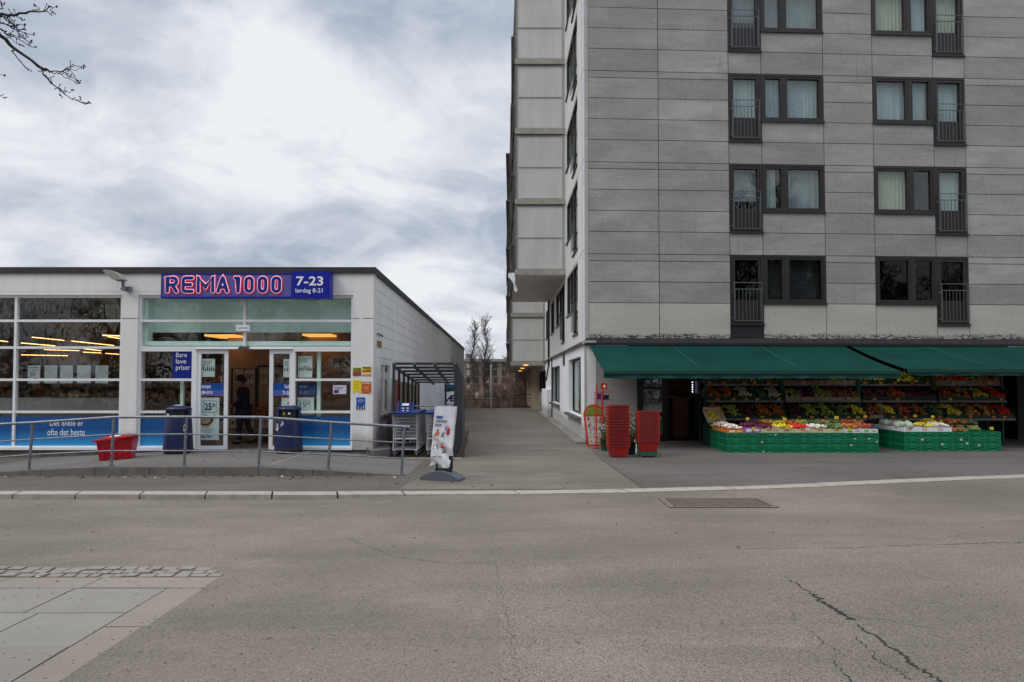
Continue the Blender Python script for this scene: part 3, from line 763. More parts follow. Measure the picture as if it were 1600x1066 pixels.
# price boards on the lobby wall
def priceboard(pxs,texts,pt,pb,Y,label,frame=None,tb=None):
    t=thing('price_board',label,'price board',(at(pxs[0][0],600,Y).x,Y,at(0,pb,Y).z))
    mb=MB()
    if frame:
        a=at(frame[0],frame[2],Y);b=at(frame[1],frame[3],Y); frame2(mb,a.x,b.x,b.z,a.z,Y-.05,.05,0); mb.box(a.x,b.x,Y-.04,Y-.002,b.z,a.z,1)
        mb.build('board_frame',[M_black,M_int],t)
    mb=MB()
    for (a,b),s in zip(pxs,texts):
        A=at(a,pb,Y);B=at(b,pt,Y); mb.box(A.x,B.x,Y-.06,Y-.055,A.z,B.z,0)
        h=B.z-A.z; w=B.x-A.x
        text_mb(mb,s,face_front(A.x+w*.08,Y-.065,A.z+h*.2),width=w*.52,height=h*.48,mi=1,align='L',bold=.01)
        text_mb(mb,'90',face_front(A.x+w*.64,Y-.065,A.z+h*.45),width=w*.26,height=h*.2,mi=1,align='L')
    mb.build('price_card',[mat('card_tan',(.55,.42,.31),.7,.05),M_ink_k],t)
    return t
priceboard([(366,381),(385,399.5)],['34','34'],577,599,17.5,'black framed price board on the lobby wall, the one behind the person',(362.5,402,576,650))
priceboard([(408,419.5),(427,440)],['19','19'],577,599.5,17.5,'black framed price board on the lobby wall nearest the right door leaf',(402.5,446,571,650))
bench=thing('bread_stand','dark stand heaped with bread and hung with 34 and 19 price cards','bread stand',(-6.6,16.5,.15))
bx0=at(355,650,16.3).x; bx1=at(452,650,16.3).x
mb=MB(); mb.box(bx0,bx1,16.3,17.1,.15+.25,at(0,652,16.3).z); mb.box(bx0+.1,bx0+.2,16.4,16.5,.15,.4); mb.box(bx1-.2,bx1-.1,16.4,16.5,.15,.4); mb.build('stand_body',M_shelf,bench)
mb=MB()
for (a,b),s in zip(((356,371),(380,396),(408,421),(429,443)),('34','19','19','29')):
    A=at(a,668.5,16.25);B=at(b,652.5,16.25); h=B.z-A.z;w=B.x-A.x
    mb=MB(); mb.box(A.x,B.x,16.27,16.275,A.z,B.z,0)
    text_mb(mb,s,face_front(A.x+w*.08,16.26,A.z+h*.15),width=w*.55,height=h*.65,mi=1,align='L',bold=.01); text_mb(mb,'90',face_front(A.x+w*.68,16.26,A.z+h*.5),width=w*.26,height=h*.25,mi=1,align='L'); mb.build('price_card',[bpy.data.materials['card_tan'],M_ink_k],bench)
q=random.Random(9); mb=MB(); zt_b=at(0,652,16.3).z
for i in range(120):
    x=q.uniform(at(388,0,16.4).x,at(424,0,16.4).x); y=q.uniform(16.35,17.0); z=zt_b+q.uniform(0,.36)*(y-16.2)/.8+.02
    mb.ball((x,y,z),.05,n=6,m=4,sc=(1.6,.8,.6))
tag(mb.build('bread_heap',M_bread),'brown loaves of bread heaped on the dark stand','bread',kind='stuff')
# ============================================================= people helper
def skin_mesh(name,verts,edges,rad,m,parent=None,root=0,sub=1):
    me=bpy.data.meshes.new(name); W=Wm(parent).inverted() if parent else Matrix()
    me.from_pydata([tuple(W@Vector(v)) for v in verts],edges,[]); me.materials.append(m)
    o=bpy.data.objects.new(name,me); COL.objects.link(o); o.parent=parent
    o.modifiers.new('s','SKIN'); sv=me.skin_vertices[0].data
    for i,r in enumerate(rad): sv[i].radius=(r,r) if not isinstance(r,tuple) else r; sv[i].use_root=(i==root)
    o.modifiers['s'].use_smooth_shade=True
    s2=o.modifiers.new('d','SUBSURF'); s2.levels=s2.render_levels=sub
    return o
def chain(pts): return [(i,i+1) for i in range(pts-1)]
def person(px,py_foot,Y,H,label):
    g=at(px,py_foot,Y); bx=g.x; by=Y; bz=.152
    k=H/1.75
    def P(x,y,z): return (bx+x*k,by+y*k,bz+z*k)   # x = walking direction is -x
    V=[P(.02,0,.95),P(.02,0,1.12),P(.0,0,1.30),P(-.02,0,1.44),P(-.05,0,1.50),P(-.075,0,1.58),P(-.085,0,1.66),P(-.08,0,1.72),
       P(.02,-.09,.92),P(-.06,-.09,.52),P(-.03,-.09,.09),P(-.15,-.10,.045),
       P(.03,.09,.92),P(.08,.09,.52),P(.24,.09,.16),P(.13,.10,.05),
       P(-.0,-.19,1.41),P(.02,-.23,1.14),P(-.18,-.22,.98),P(-.26,-.21,.96),
       P(-.0,.19,1.41),P(-.05,.23,1.14),P(-.26,.20,1.02),P(-.34,.19,1.01)]
    E=[(0,1),(1,2),(2,3),(3,4),(4,5),(5,6),(6,7),(0,8),(8,9),(9,10),(10,11),(0,12),(12,13),(13,14),(14,15),(3,16),(16,17),(17,18),(18,19),(3,20),(20,21),(21,22),(22,23)]
    Rr=[.13,.125,.14,.10,.055,.075,.085,.06,.09,.06,.04,.035,.09,.06,.04,.035,.055,.042,.03,.033,.055,.042,.03,.033]
    for b,(hx,hy) in ((19,(-.26,-.21)),(23,(-.34,.19))):
        hz_=.96 if b==19 else 1.01
        for j in range(4):
            V.append(P(hx-.05,hy-.03+.02*j,hz_-.01)); V.append(P(hx-.085+.004*j,hy-.03+.02*j,hz_-.04)); n=len(V)
            E+=[(b,n-2),(n-2,n-1)]; Rr+=[.010,.008]
        V.append(P(hx-.02,hy+.045,hz_+.0)); V.append(P(hx-.05,hy+.06,hz_-.02)); n=len(V); E+=[(b,n-2),(n-2,n-1)]; Rr+=[.011,.009]
    t=thing('person',label,'person',(bx,by,bz))
    skin_mesh('body',V,E,[r*k for r in Rr],mat('skin_tone',(.30,.16,.11),.6,.05),t)
    jv=V[0:4]+[P(-.03,0,1.485)]+[V[16],V[17],V[18],V[20],V[21],V[22]]+[P(.02,0,.86)]
    skin_mesh('jacket',jv,[(0,1),(1,2),(2,3),(3,4),(3,5),(5,6),(6,7),(3,8),(8,9),(9,10),(0,11)],[r*k for r in (.165,.165,.175,.13,.075,.08,.065,.048,.08,.065,.048,.16)],mat('dark_coat',(.018,.018,.035),.8,.2),t)
    skin_mesh('trousers',[P(.02,0,.96)]+V[8:11]+V[12:15],[(0,1),(1,2),(2,3),(0,4),(4,5),(5,6)],[r*k for r in (.15,.11,.08,.06,.11,.08,.06)],mat('dark_trousers',(.02,.02,.03),.8,.2),t)
    mb=MB(); mb.ball(P(-.062,0,1.70),.105*k,n=12,m=8,sc=(1,.92,1)); mb.ball(P(.03,0,1.66),.07*k,n=8,m=6); mb.build('hair',mat('dark_hair',(.02,.013,.01),.7,.3,30),t)
    mb=MB()
    for vx in (-.035,.035): mb.ball(P(-.168,vx,1.665),.012*k,n=6,m=4)
    mb.ball(P(-.178,0,1.64),.018*k,n=6,m=4); mb.box(*[c for c in (P(-.165,0,1.6)[0],P(-.172,0,1.6)[0],by-.025,by+.025,bz+1.600*k,bz+1.606*k)]); mb.build('face',mat('face_tone',(.22,.11,.08),.6,.1),t)
    for a,b in ((11,10),(15,14)):
        mb=MB(); c=V[a]; mb.ball((c[0]+.02,c[1],c[2]-.0),.085*k,n=10,m=6,sc=(1.5,.55,.55)); mb.build('shoe',M_black,t)
person(379,690,16.0,1.68,'person in a dark coat walking left inside the open store door')
# ============================================================= sign
sg=thing('shop_sign','wide blue shop sign with neon edged REMA 1000 lettering above the entrance','shop sign',(X(353),SY-.1,Z(467)))
SYF=SY-.22
def XS(px): return at(px,450,SYF).x
def ZS(py): return at(350,py,SYF).z
x0,x1,z0,z1=XS(251.5),XS(455),ZS(467),ZS(426.8)
mb=MB(); mb.box(x0,x1,SYF+.03,SY-.005,z0+.02,z1,0); mb.box(x0,x1,SYF,SYF+.03,z0,z0+.05,0); mb.box(x0,x1,SYF,SYF+.03,z1-.03,z1,0); mb.box(x0,x0+.02,SYF,SYF+.03,z0+.05,z1-.03,0)
mb.build('sign_case',M_blue,sg)
# perforated face: pale dots
m,nt,N,L,b=newmat('perforated_blue'); b.inputs['Roughness'].default_value=.4
tc=N.new('ShaderNodeTexCoord'); mp=N.new('ShaderNodeMapping'); mp.inputs['Rotation'].default_value=(0,R(45),0); L.new(tc.outputs['Object'],mp.inputs[0])
sx=N.new('ShaderNodeSeparateXYZ'); L.new(mp.outputs[0],sx.inputs[0])
def wav(o):
    a=N.new('ShaderNodeMath');a.operation='MULTIPLY';a.inputs[1].default_value=2*pi/.034;L.new(o,a.inputs[0]); s=N.new('ShaderNodeMath');s.operation='SINE';L.new(a.outputs[0],s.inputs[0]); return s.outputs[0]
mm=N.new('ShaderNodeMath');mm.operation='MULTIPLY';L.new(wav(sx.outputs[0]),mm.inputs[0]);L.new(wav(sx.outputs[2]),mm.inputs[1])
gt=N.new('ShaderNodeMath');gt.operation='GREATER_THAN';gt.inputs[1].default_value=.28;L.new(mm.outputs[0],gt.inputs[0])
cr=N.new('ShaderNodeMixRGB');cr.inputs[1].default_value=(.010,.022,.24,1);cr.inputs[2].default_value=(.32,.30,.70,1);L.new(gt.outputs[0],cr.inputs[0]);L.new(cr.outputs[0],b.inputs['Base Color'])
mb=MB(); mb.box(x0+.02,x1,SYF+.012,SYF+.03,z0+.05,z1-.03,0); mb.build('perforated_face',m,sg)
# stroke letters
M_neonr=mat('red_return_halo',(.30,.008,.03),.4,.05,emit=(1,.02,.06),es=.35)  # red returns, set glowing to stand for the neon's halo around the letters
M_neonw=mat('neon_tube_pink',(.9,.6,.7),.4,0,emit=(1,.50,.66),es=.55)
M_lblue=mat('letter_blue',(.006,.028,.23),.35,.05)
def arc(cx,cz,rx,rz,a0,a1,n): return [(cx+rx*cos(R(a0+(a1-a0)*i/n)),cz+rz*sin(R(a0+(a1-a0)*i/n))) for i in range(n+1)]
O_=[(arc(.5,.74,.5,.26,0,180,10)+arc(.5,.26,.5,.26,180,360,10),True)]
G={'R':[([(0,0),(0,1),(.62,1)]+arc(.62,.74,.38,.26,90,-90,8)[1:]+[(.0,.48)],False),([(.55,.46),(1,0)],False)],
'E':[([(1,1),(.3,1)]+arc(.3,.82,.3,.18,90,180,4)[1:]+[(0,.18)]+arc(.3,.18,.3,.18,180,270,4)[1:]+[(1,0)],False),([(.05,.5),(.85,.5)],False)],
'M':[([(0,0),(0,1),(.5,.32),(1,1),(1,0)],False)],
'A':[([(0,0),(.44,.95),(.5,1),(.56,.95),(1,0)],False),([(.24,.30),(.76,.30)],False)],
'1':[([(.35,1),(.8,1),(.8,0)],False)],'0':O_}
T_,B_=ZS(434.6),ZS(455.5)
rr_=.037
lets=[('R',262.3,276.5),('E',287,300.5),('M',310.5,333.2),('A',341.5,355.5),('1',366.5,374.5),('0',384.8,394.5),('0',405.8,415.8),('0',427,437.5)]
def letters(r,dy,mats,sy,name):
    mb=MB()
    for ch,a,b in lets:
        xa,xb=XS(a),XS(b)
        if ch=='1': xa-=.02
        for st,closed in G[ch]:
            P=[(xa+(xb-xa)*u,0,B_+(T_-B_)*v) for u,v in st]
            P2=[(p[0],SYF-dy,p[2]) for p in P]
            if closed: P2=P2[:10]+P2[11:-1]
            M=Matrix.Translation((0,SYF-dy,0))@Matrix.Scale(sy,4,(0,1,0))@Matrix.Translation((0,-(SYF-dy),0))
            sub=MB(); sub.tube(P2,r,n=10,closed=closed,caps=False)
            if not closed:
                for p in (P2[0],P2[-1]): sub.ball(p,r,n=10,m=8)
            if ch in 'M1RA':
                for p in P2[1:-1]: 
                    if len(P2)<7: sub.ball(p,r,n=10,m=8)
            mb.add(sub.v,sub.f,0,True,M)
    return mb.build(name,mats,sg)
letters(rr_+.030,.0,M_neonr,.25,'letter_return_halo'); letters(rr_+.013,.017,M_neonw,.10,'neon_outline'); letters(rr_+.002,.025,M_lblue,.08,'letter_face')
# hours panel
hp=thing('hours_sign','plain blue sign reading 7-23 lørdag 8-21 right of the neon letters','shop sign',(X(485),SY-.1,Z(465)))
SYG=SYF-.03
a0,a1,b0,b1=at(455.6,0,SYG).x,at(515.6,0,SYG).x,at(480,466,SYG).z,at(480,423.8,SYG).z
a0,a1=at(455.6,450,SYG).x,at(515.6,450,SYG).x
mb=MB(); mb.box(a0,a1,SYG,SY-.004,b0,b1,0); mb.build('sign_panel',mat('hours_blue',(.004,.012,.30),.35,.04),hp)
mb=MB()
text_mb(mb,'7-23',face_front(at(484,450,SYG).x,SYG-.004,at(0,446.5,SYG).z),width=at(504.5,450,SYG).x-at(462.5,450,SYG).x,height=at(0,432,SYG).z-at(0,446.5,SYG).z,bold=.02)
text_mb(mb,'lørdag 8-21',face_front(at(483,450,SYG).x,SYG-.004,at(0,459.6,SYG).z),width=at(504,450,SYG).x-at(461.8,450,SYG).x,height=at(0,450.5,SYG).z-at(0,459.6,SYG).z,bold=.008)
mb.tube([(at(471,467,SYG).x,SYG+.1,b0),(at(478,468,SYG).x,SYG+.1,b0-.05),(at(486,468,SYG).x,SYG+.1,b0-.05),(at(496,466,SYG).x,SYG+.1,b0)],.006,n=4,mi=1)
mb.build('hours_lettering',[M_ink_w,M_black],hp)
# flood lamp
fl=thing('wall_lamp','grey outdoor flood lamp on a short wall bracket left of the blue sign','wall lamp',(X(201),SY,Z(455)))
mb=MB(); mb.box(X(195),X(205),SY-.12,SY-.004,Z(455.5),Z(449)); mb.cyl((X(198.5),SY-.2,Z(456)),(X(198.5),SY-.2,Z(441)),.035,n=8); mb.box(X(196),X(201),SY-.24,SY-.1,Z(455.5),Z(452.5)); mb.build('bracket',M_galv,fl)
mb=MB(); y=SY-.30
A=(X(204.5),Z(440));B=(X(177.5),Z(427))
prof=[(X(204.5),Z(440.8)),(X(200),Z(442)),(X(191),Z(441)),(X(179),Z(431.5)),(X(176.5),Z(428)),(X(179),Z(426.2)),(X(187),Z(427.5)),(X(197),Z(432)),(X(203),Z(438.3))]
mb.prism([(a,y-.13,b) for a,b in prof],(0,.26,0)); 
o=mb.build('lamp_head',mat('lamp_grey',(.30,.28,.25),.5,.1),fl)
mb=MB(); mb.prism([(X(196.5),y-.09,Z(442)-.012),(X(182),y-.09,Z(432.5)-.03),(X(182),y+.09,Z(432.5)-.03),(X(196.5),y+.09,Z(442)-.012)],(0,0,-.006)); mb.build('lamp_glass',mat('lens_grey',(.45,.45,.42),.2,.05),o)
# notices on the corner pillar
def notice(pa,pb,ta,tb,label,mats,marks,name='notice'):
    y=SY-.009; xa,xb,za,zb=X(pa),X(pb),Z(tb),Z(ta); mb=MB(); mb.box(xa,xb,y,SY-.0055,za,zb,0)
    for i,(u0,u1,v0,v1,mi) in enumerate(marks): mb.box(xa+(xb-xa)*u0,xa+(xb-xa)*u1,y-.002-.0006*i,y-.001-.0006*i,za+(zb-za)*v0,za+(zb-za)*v1,mi)
    return mb,y-.006,xa,xb,za,zb
P_g=mat('print_lime',(.42,.48,.02),.5,.1);P_r=mat('print_red',(.60,.06,.02),.5,.15,30);P_y=mat('print_yellow',(.85,.62,.01),.5,.05);P_br=mat('print_brown',(.22,.09,.03),.6,.3,30);P_o=mat('print_orange',(.58,.10,.02),.5,.05);P_bl=mat('print_cobalt',(.012,.09,.42),.5,.05);P_pk=mat('print_pink',(.75,.5,.45),.5,.05)
mb,y,xa,xb,za,zb=notice(551.5,564.5,574.5,587.5,'',0,[(0,1,0,.28,1),(0,.75,.28,.5,2),(.72,1,.05,.5,3)])
for k,s in enumerate(('TRASS','I BLOD')): text_mb(mb,s,face_front((xa+xb)/2,y,zb-.05-k*.045),width=(xb-xa)*.9,height=.034,mi=4,bold=.03)
tag(mb.build('notice',[P_g,P_br,P_r,P_br,M_ink_k]),'lime green and brown flyer, upper one nearest the window frame','notice')
mb,y,xa,xb,za,zb=notice(566,580,573,587.5,'',0,[(0,1,.42,.55,2),(0,1,.0,.07,5),(0,1,.07,.3,6)])
text_mb(mb,'TRASS',face_front((xa+xb)/2,y,zb-.05),width=(xb-xa)*.95,height=.045,mi=4,bold=.04); text_mb(mb,'ALARM',face_front((xa+xb)/2,y,zb-.105),width=(xb-xa)*.9,height=.04,mi=3,bold=.02)
tag(mb.build('notice',[P_y,P_br,P_r,P_br,M_ink_k,P_r,P_pk]),'yellow and red flyer headed TRASS at the corner edge','notice')
mb,y,xa,xb,za,zb=notice(551.2,564.8,594,611,'',0,[(.05,.25,-.22,.0,0),(.7,.98,-.2,0,0)])
for k in range(4): mb.box(xa+.05,xb-.05,y,y+.0005,zb-.05-k*.045,zb-.055-k*.045,1)
tag(mb.build('notice',[P_y,P_br]),'plain yellow notice with torn tabs at its foot','notice')
mb,y,xa,xb,za,zb=notice(565.3,580.3,596.5,615.2,'',0,[(.28,.75,.3,.62,1),(.1,.8,.13,.19,1),(.85,.95,.05,.12,2)])
text_mb(mb,'STREIK',face_front((xa+xb)/2,y,zb-.05),width=(xb-xa)*.85,height=.03,mi=2,bold=.03)
tag(mb.build('notice',[P_o,mat('print_salmon',(.62,.22,.12),.5,.1),M_ink_w]),'orange red notice with white heading and a square picture','notice')
mb,y,xa,xb,za,zb=notice(557.2,571,621,640,'',0,[(0,.95,0,.3,1)])
for k,(w) in enumerate((.5,.75,.5)): mb.box((xa+xb)/2-w*.1,(xa+xb)/2+w*.1,y,y+.0005,zb-.05-k*.025,zb-.056-k*.025,2)
for k in range(6): mb.box(xa+.015+k*.028,xa+.03+k*.028,y-.001,y-.0002,za+.0,za+.05+.02*((k*7)%3),2 if k%2 else 1)
tag(mb.build('notice',[P_bl,mat('crowd_print',(.04,.05,.12),.6,.4,60),M_ink_w]),'cobalt blue notice with a dark picture along its foot','notice')
# ============================================================= handrail
hr=thing('handrail','galvanised steel handrail with leaning posts along the terrace edge','handrail',(-5.5,K0+.1,tz(-5.5)))
RY=K0+.13
posts=[(45,735,51.5),(174,728,178),(287.5,728,292.5),(404,729,408),(512.5,735,518),(627,743,632)]
bases=[];tops=[]
for a,b,c in posts:
    g=at(a,b,RY); zb=tz(g.x)+.002; t=at(c,0,RY)
    bases.append(Vector((g.x,RY,zb)))
rails=[(-40,669,694,717.5),(0,663,690,714.5),(51.5,660.5,686.5,710.5),(178,652,679,704.5),(292,651.5,678.5,704.5),(408,652,680,705.5),(518,660,686,710.5),(632,667,692,716.5)]
L1=[at(a,b,RY) for a,b,_,_ in rails];L2=[at(a-1.5,c,RY) for a,b,c,_ in rails];L3=[at(a-3,d,RY) for a,b,_,d in rails]
e=at(640.5,667.5,RY)
mb=MB(); mb.tube([at(-300,690,RY)]+L1+[e],.025,n=10); mb.build('top_rail',M_galv,hr)
mb=MB(); mb.tube([at(-300,710,RY)]+L2,.013,n=8); mb.build('middle_rail',M_galv,hr)
mb=MB(); mb.tube([at(-300,735,RY)]+L3,.013,n=8); mb.build('lower_rail',M_galv,hr)
for (b,t) in zip(bases,L1[2:]):
    mb=MB(); mb.cyl(b,t,.025,n=10); mb.cyl(b,b+Vector((0,0,.012)),.06,n=12); mb.build('post',M_galv,hr)
b=at(-65,738,RY); b.z=.02; mb=MB(); mb.cyl(b,at(-60,671,RY),.029,n=10); mb.build('post',M_galv,hr)
# short post by the corner
mb=MB(); a=at(574,712,14.25); mb.cyl((a.x,14.25,tz(a.x)),(a.x,14.25,Z(700)+.02),.02,n=8,mi=0); mb.box(a.x-.045,a.x+.045,14.2,14.3,tz(a.x)-.005,tz(a.x)+.008,0)
tag(mb.build('stub_post',M_galv),'short galvanised stub post under the store corner','post')
# ============================================================= litter bins
bn=thing('litter_bin','dark blue round litter bin left of the sliding door','litter bin',(0,0,0))
mb=MB(); mb.lathe([(.255,.0),(.285,.03),(.300,.09),(.298,.13)],28); mb.build('bin_base',mat('bin_foot',(.035,.037,.045),.6,.1),bn)
mb=MB(); M_bin=mat('bin_navy',(.010,.018,.075),.38,.12,5,coat=.15)
mb.lathe([(.297,.131),(.285,.40),(.262,.72),(.255,.76)],32); mb.lathe([(.252,.93),(.262,.94),(.262,.965),(.245,.99),(.17,1.015),(.05,1.02)],32)
n=32
for j in range(n):  # hood with two openings
    t0,t1=2*pi*j/n,2*pi*(j+1)/n; mid=math.degrees((t0+t1)/2)
    if 235<mid<340 or 60<mid<160: continue
    mb.add([(.257*cos(t0),.257*sin(t0),.76),(.257*cos(t1),.257*sin(t1),.76),(.255*cos(t1),.255*sin(t1),.935),(.255*cos(t0),.255*sin(t0),.935)],[(0,1,2,3)],0,True)
    mb.add([(.235*cos(t0),.235*sin(t0),.76),(.235*cos(t1),.235*sin(t1),.76),(.235*cos(t1),.235*sin(t1),.935),(.235*cos(t0),.235*sin(t0),.935)],[(0,1,2,3)],0,True)
mb.build('bin_body',M_bin,bn)
mb=MB(); mb.lathe([(.22,.70),(.22,.93)],20); mb.build('liner',M_black,bn)
mb=MB(); mb.lathe([(.10,1.0201),(.12,1.03),(.11,1.035)],16); mb.ball((.03,-.05,1.03),.06,sc=(2,1,.4)); mb.build('lid_plate',mat('lid_grey',(.35,.37,.42),.5,.3,20),bn)
def sticker(ang,z,w,h,mi,round_=False,inner=None):
    mb=MB(); r=.2975-.048*(z-.131)/.6+.002
    r=.288 if z<.6 else .2665
    M=Matrix.Rotation(R(ang),4,'Z')@Matrix.Translation((0,-r,z))@Matrix.Rotation(pi/2,4,'X')
    if round_:
        mb.add([(w*cos(2*pi*i/16),h*sin(2*pi*i/16),0) for i in range(16)],[tuple(range(16))],0,False,M)
        mb.add([(w*.8*cos(2*pi*i/16),h*.8*sin(2*pi*i/16),.001) for i in range(16)],[tuple(range(16))],1,False,M)
        mb.add([(-.012,-.06,.002),(.014,-.06,.002),(.010,.01,.002),(-.008,.01,.002)],[(0,1,2,3)],0,False,M); mb.add([(.012*cos(2*pi*i/8)+.002,.03+.014*sin(2*pi*i/8),.002) for i in range(8)],[tuple(range(8))],0,False,M)
        mb.add([(-.04,-.07,.002),(-.02,-.07,.002),(-.018,-.03,.002),(-.042,-.03,.002)],[(0,1,2,3)],0,False,M)
    else: mb.add([(-w,-h,0),(w,-h,0),(w,h,0),(-w,h,0)],[(0,1,2,3)],mi,False,M)
    return mb
M_yl=mat('yellow_sticker',(.7,.45,.02),.5,.05)
b2=copy_thing(bn)
def putbin(o,px,py,label,rz):
    Yb=13.95 if px<400 else 14.03; g=at(px,650,Yb); o.location=(g.x,Yb,.152); o.rotation_euler=(0,0,0); o['label']=label; o['group']='dark blue litter bins by the door'
putbin(bn,279,704,'dark blue round litter bin left of the sliding door',0)
putbin(b2,451.5,701.5,'dark blue litter bin right of the sliding door, round sticker on its front',0)
for o,st in ((bn,[(55,.56,.042,.078,0,True),(-22,.85,.028,.017,0,False)]),(b2,[(-35,.57,.045,.08,0,True),(-10,.66,.026,.026,0,True),(20,.865,.022,.02,0,False),(-3,.865,.012,.03,2,False)])):
    for a,z,w,h,mi,rd in st:
        mb=sticker(a,z,w,h,mi,rd); me=mb.build('sticker',[M_ink_w,M_bin,M_yl]); me.parent=o
# ============================================================= red grit bin
gb=thing('grit_bin','red plastic grit bin with a skewed lid below the shop window','grit bin',(-8.0,13.2,.12),R(-12))
M_redp=mat('red_plastic',(.48,.010,.022),.42,.1,5,coat=.1)
Mg=Matrix.Translation((-8.07,13.15,tz(-8.1)))@Matrix.Rotation(R(20),4,'Z')
mb=MB(Mg)
a,b,h=.275,.22,.38
mb.prism([(-a,-b,0),(a,-b,0),(a,b,0),(-a,b,0)],(0,0,.004))
lo=[(-a,-b),(a,-b),(a,b),(-a,b)];hi=[(-a-.05,-b-.05),(a+.05,-b-.05),(a+.05,b+.05),(-a-.05,b+.05)]
mb.add([(x,y,.004) for x,y in lo]+[(x,y,h+.06*(i in(1,2))) for i,(x,y) in enumerate(hi)],[(0,1,5,4),(1,2,6,5),(2,3,7,6),(3,0,4,7)])
for k in (-.2,0,.2): mb.box(k-.012,k+.012,-b-.055,-b-.0,.05,h-.03)
mb.build('bin_body',M_redp,gb)
Ml=Mg@Matrix.Translation((0,0,h+.05))@Matrix.Rotation(R(-7),4,'Y')
mb=MB(Ml); mb.box(-a-.10,a+.08,-b-.10,b+.08,-.01,.025); 
mb.add([(-a-.06,-b-.06,.025),(a+.04,-b-.06,.025),(a+.04,b+.04,.025),(-a-.06,b+.04,.025),(-a+.12,-.04,.07),(a-.12,-.04,.07),(a-.12,.04,.07),(-a+.12,.04,.07)],[(4,5,6,7),(0,1,5,4),(1,2,6,5),(2,3,7,6),(3,0,4,7)])
mb.box(-.07,.07,-b-.115,-b-.10,-.03,.015)
lid=mb.build('lid',M_redp,gb)
mb=MB(Ml); mb.add([(-.10,-b-.02,.046),(.10,-b-.02,.046),(.09,-.1,.066),(-.09,-.1,.066)],[(0,1,2,3)]); mb.build('lid_label',M_ink_w,lid)
# ============================================================= banner stand
bs=thing('banner_stand','tall white pavement banner with printed offer on a grey curved foot','pavement sign',(-1.24,11.3,0))
g=gnd(691,750,0); by=g.y; s=(by)/1000
Mb=Matrix.Translation((g.x,by,0))@Matrix.Rotation(R(-16),4,'Z')
M_foot=mat('grey_moulded_foot',(.10,.115,.13),.5,.1,6)
mb=MB(Mb); prof=[]
for i in range(13):
    t=-1+2*i/12; prof.append((t*.36,.04+.125*(1-t*t)))
mb.prism([(-.36,-.16,.0),(.36,-.16,.0)]+[(x,-.16,z) for x,z in reversed(prof)],(0,.32,0)); mb.build('foot',M_foot,bs)
mb=MB(Mb)
for xx in (-.10,.16): mb.tube([(xx,0,.14),(xx,.0,.22),(xx,0,.34)],.018,n=6)
mb.box(-.12,.18,-.03,.03,.15,.20); mb.box(.13,.19,-.02,.02,.2,.42); mb.build('spring_bracket',M_black,bs)
# rippled cloth
mb=MB(Mb); nx,nz_=13,30; vs=[];w=.185
zb0,zt0=.24,1.27
lean=.13
def clothp(u,v,off):
    z=zb0+(zt0-zb0)*v; 
    x=(u-.5)*2*w*(1.04-.0*v)+lean*(v-.3)*.75
    rip=(.030*sin(v*19+u*5)*(1-v)**1.8+.022*sin(u*9+v*31)*(1-v)**2+.010*sin(u*14+v*6))
    if v<.25: z+=.03*sin(u*6)*(1-v/.25); x+=.02*(1-v/.25)*sin(u*4)
    return (x,off+rip,z)
for off in (-.035,.035):
    vs=[clothp(i/(nx-1),j/(nz_-1),off) for j in range(nz_) for i in range(nx)]
    mb.add(vs,[(j*nx+i,j*nx+i+1,(j+1)*nx+i+1,(j+1)*nx+i) for j in range(nz_-1) for i in range(nx-1)],0,True)
for e_ in (0,1):
    vs=[clothp(e_,j/(nz_-1),o) for j in range(nz_) for o in (-.035,.035)]
    mb.add(vs,[(2*j,2*j+1,2*j+3,2*j+2) for j in range(nz_-1)],0,True)
vs=[clothp(i/(nx-1),1,o) for i in range(nx) for o in (-.035,.035)]; mb.add(vs,[(2*j,2*j+1,2*j+3,2*j+2) for j in range(nx-1)],0,True)
cl=mb.build('banner_cloth',mat('banner_white',(.70,.70,.74),.6,.04,4),bs)
pr=MB(Mb)
def onbanner(mbs,mi_):
    for (vs,fs,mi) in mbs:
        o=[]
        for (x,z) in vs:
            u,v=x,z; p=clothp(u,v,-.035-.006); o.append(p)
        pr.add(o,fs,mi)
def bt(s_,u,v,wu,hv,mi,bold=0,shear=0):
    t=MB(); text_mb(t,s_,Matrix(),width=wu,height=hv,align='L',bold=bold,shear=shear)
    onbanner([([(p.x+u,p.y+v) for p in t.v],t.f,mi)],0)
def br_(u0,u1,v0,v1,mi,sk=0): onbanner([([(u0,v0),(u1,v0),(u1+sk,v1),(u0+sk,v1)],[(0,1,2,3)],mi)],0)
br_(.12,.44,.80,.845,1); bt('REMA 1000',.15,.811,.26,.022,0,.02)
bt('DAGENS',.12,.73,.52,.045,2,.02,.15); bt('SVAR!',.09,.665,.32,.045,2,.02,.15)
M_pk=[mat('print_pack_orange',(.6,.16,.05),.5,.3,40),mat('print_pack_dark',(.08,.10,.09),.5,.6,50,col2=(.35,.35,.33)),mat('print_pack_red',(.5,.03,.05),.5,.3,40)]
br_(.10,.28,.44,.52,3,.02);br_(.13,.30,.52,.57,3,.03);br_(.18,.27,.57,.62,3,.02)
br_(.42,.60,.38,.50,4,-.02);br_(.42,.56,.50,.56,4);br_(.66,.80,.53,.64,5,.02);br_(.5,.62,.55,.58,6)
br_(.10,.32,.28,.37,4,-.02);br_(.42,.68,.30,.37,5,.03);br_(.5,.7,.22,.29,4);br_(.62,.76,.66,.67,1);br_(.60,.64,.6,.66,1)
bt('REMA 1000',.12,.135,.38,.025,2,.02)
pr.build('banner_print',[M_ink_w,mat('print_royal',(.03,.09,.35),.5,.05),mat('print_slate',(.08,.08,.11),.5,.1)]+M_pk+[mat('print_rose',(.6,.3,.4),.5,.1)],cl)
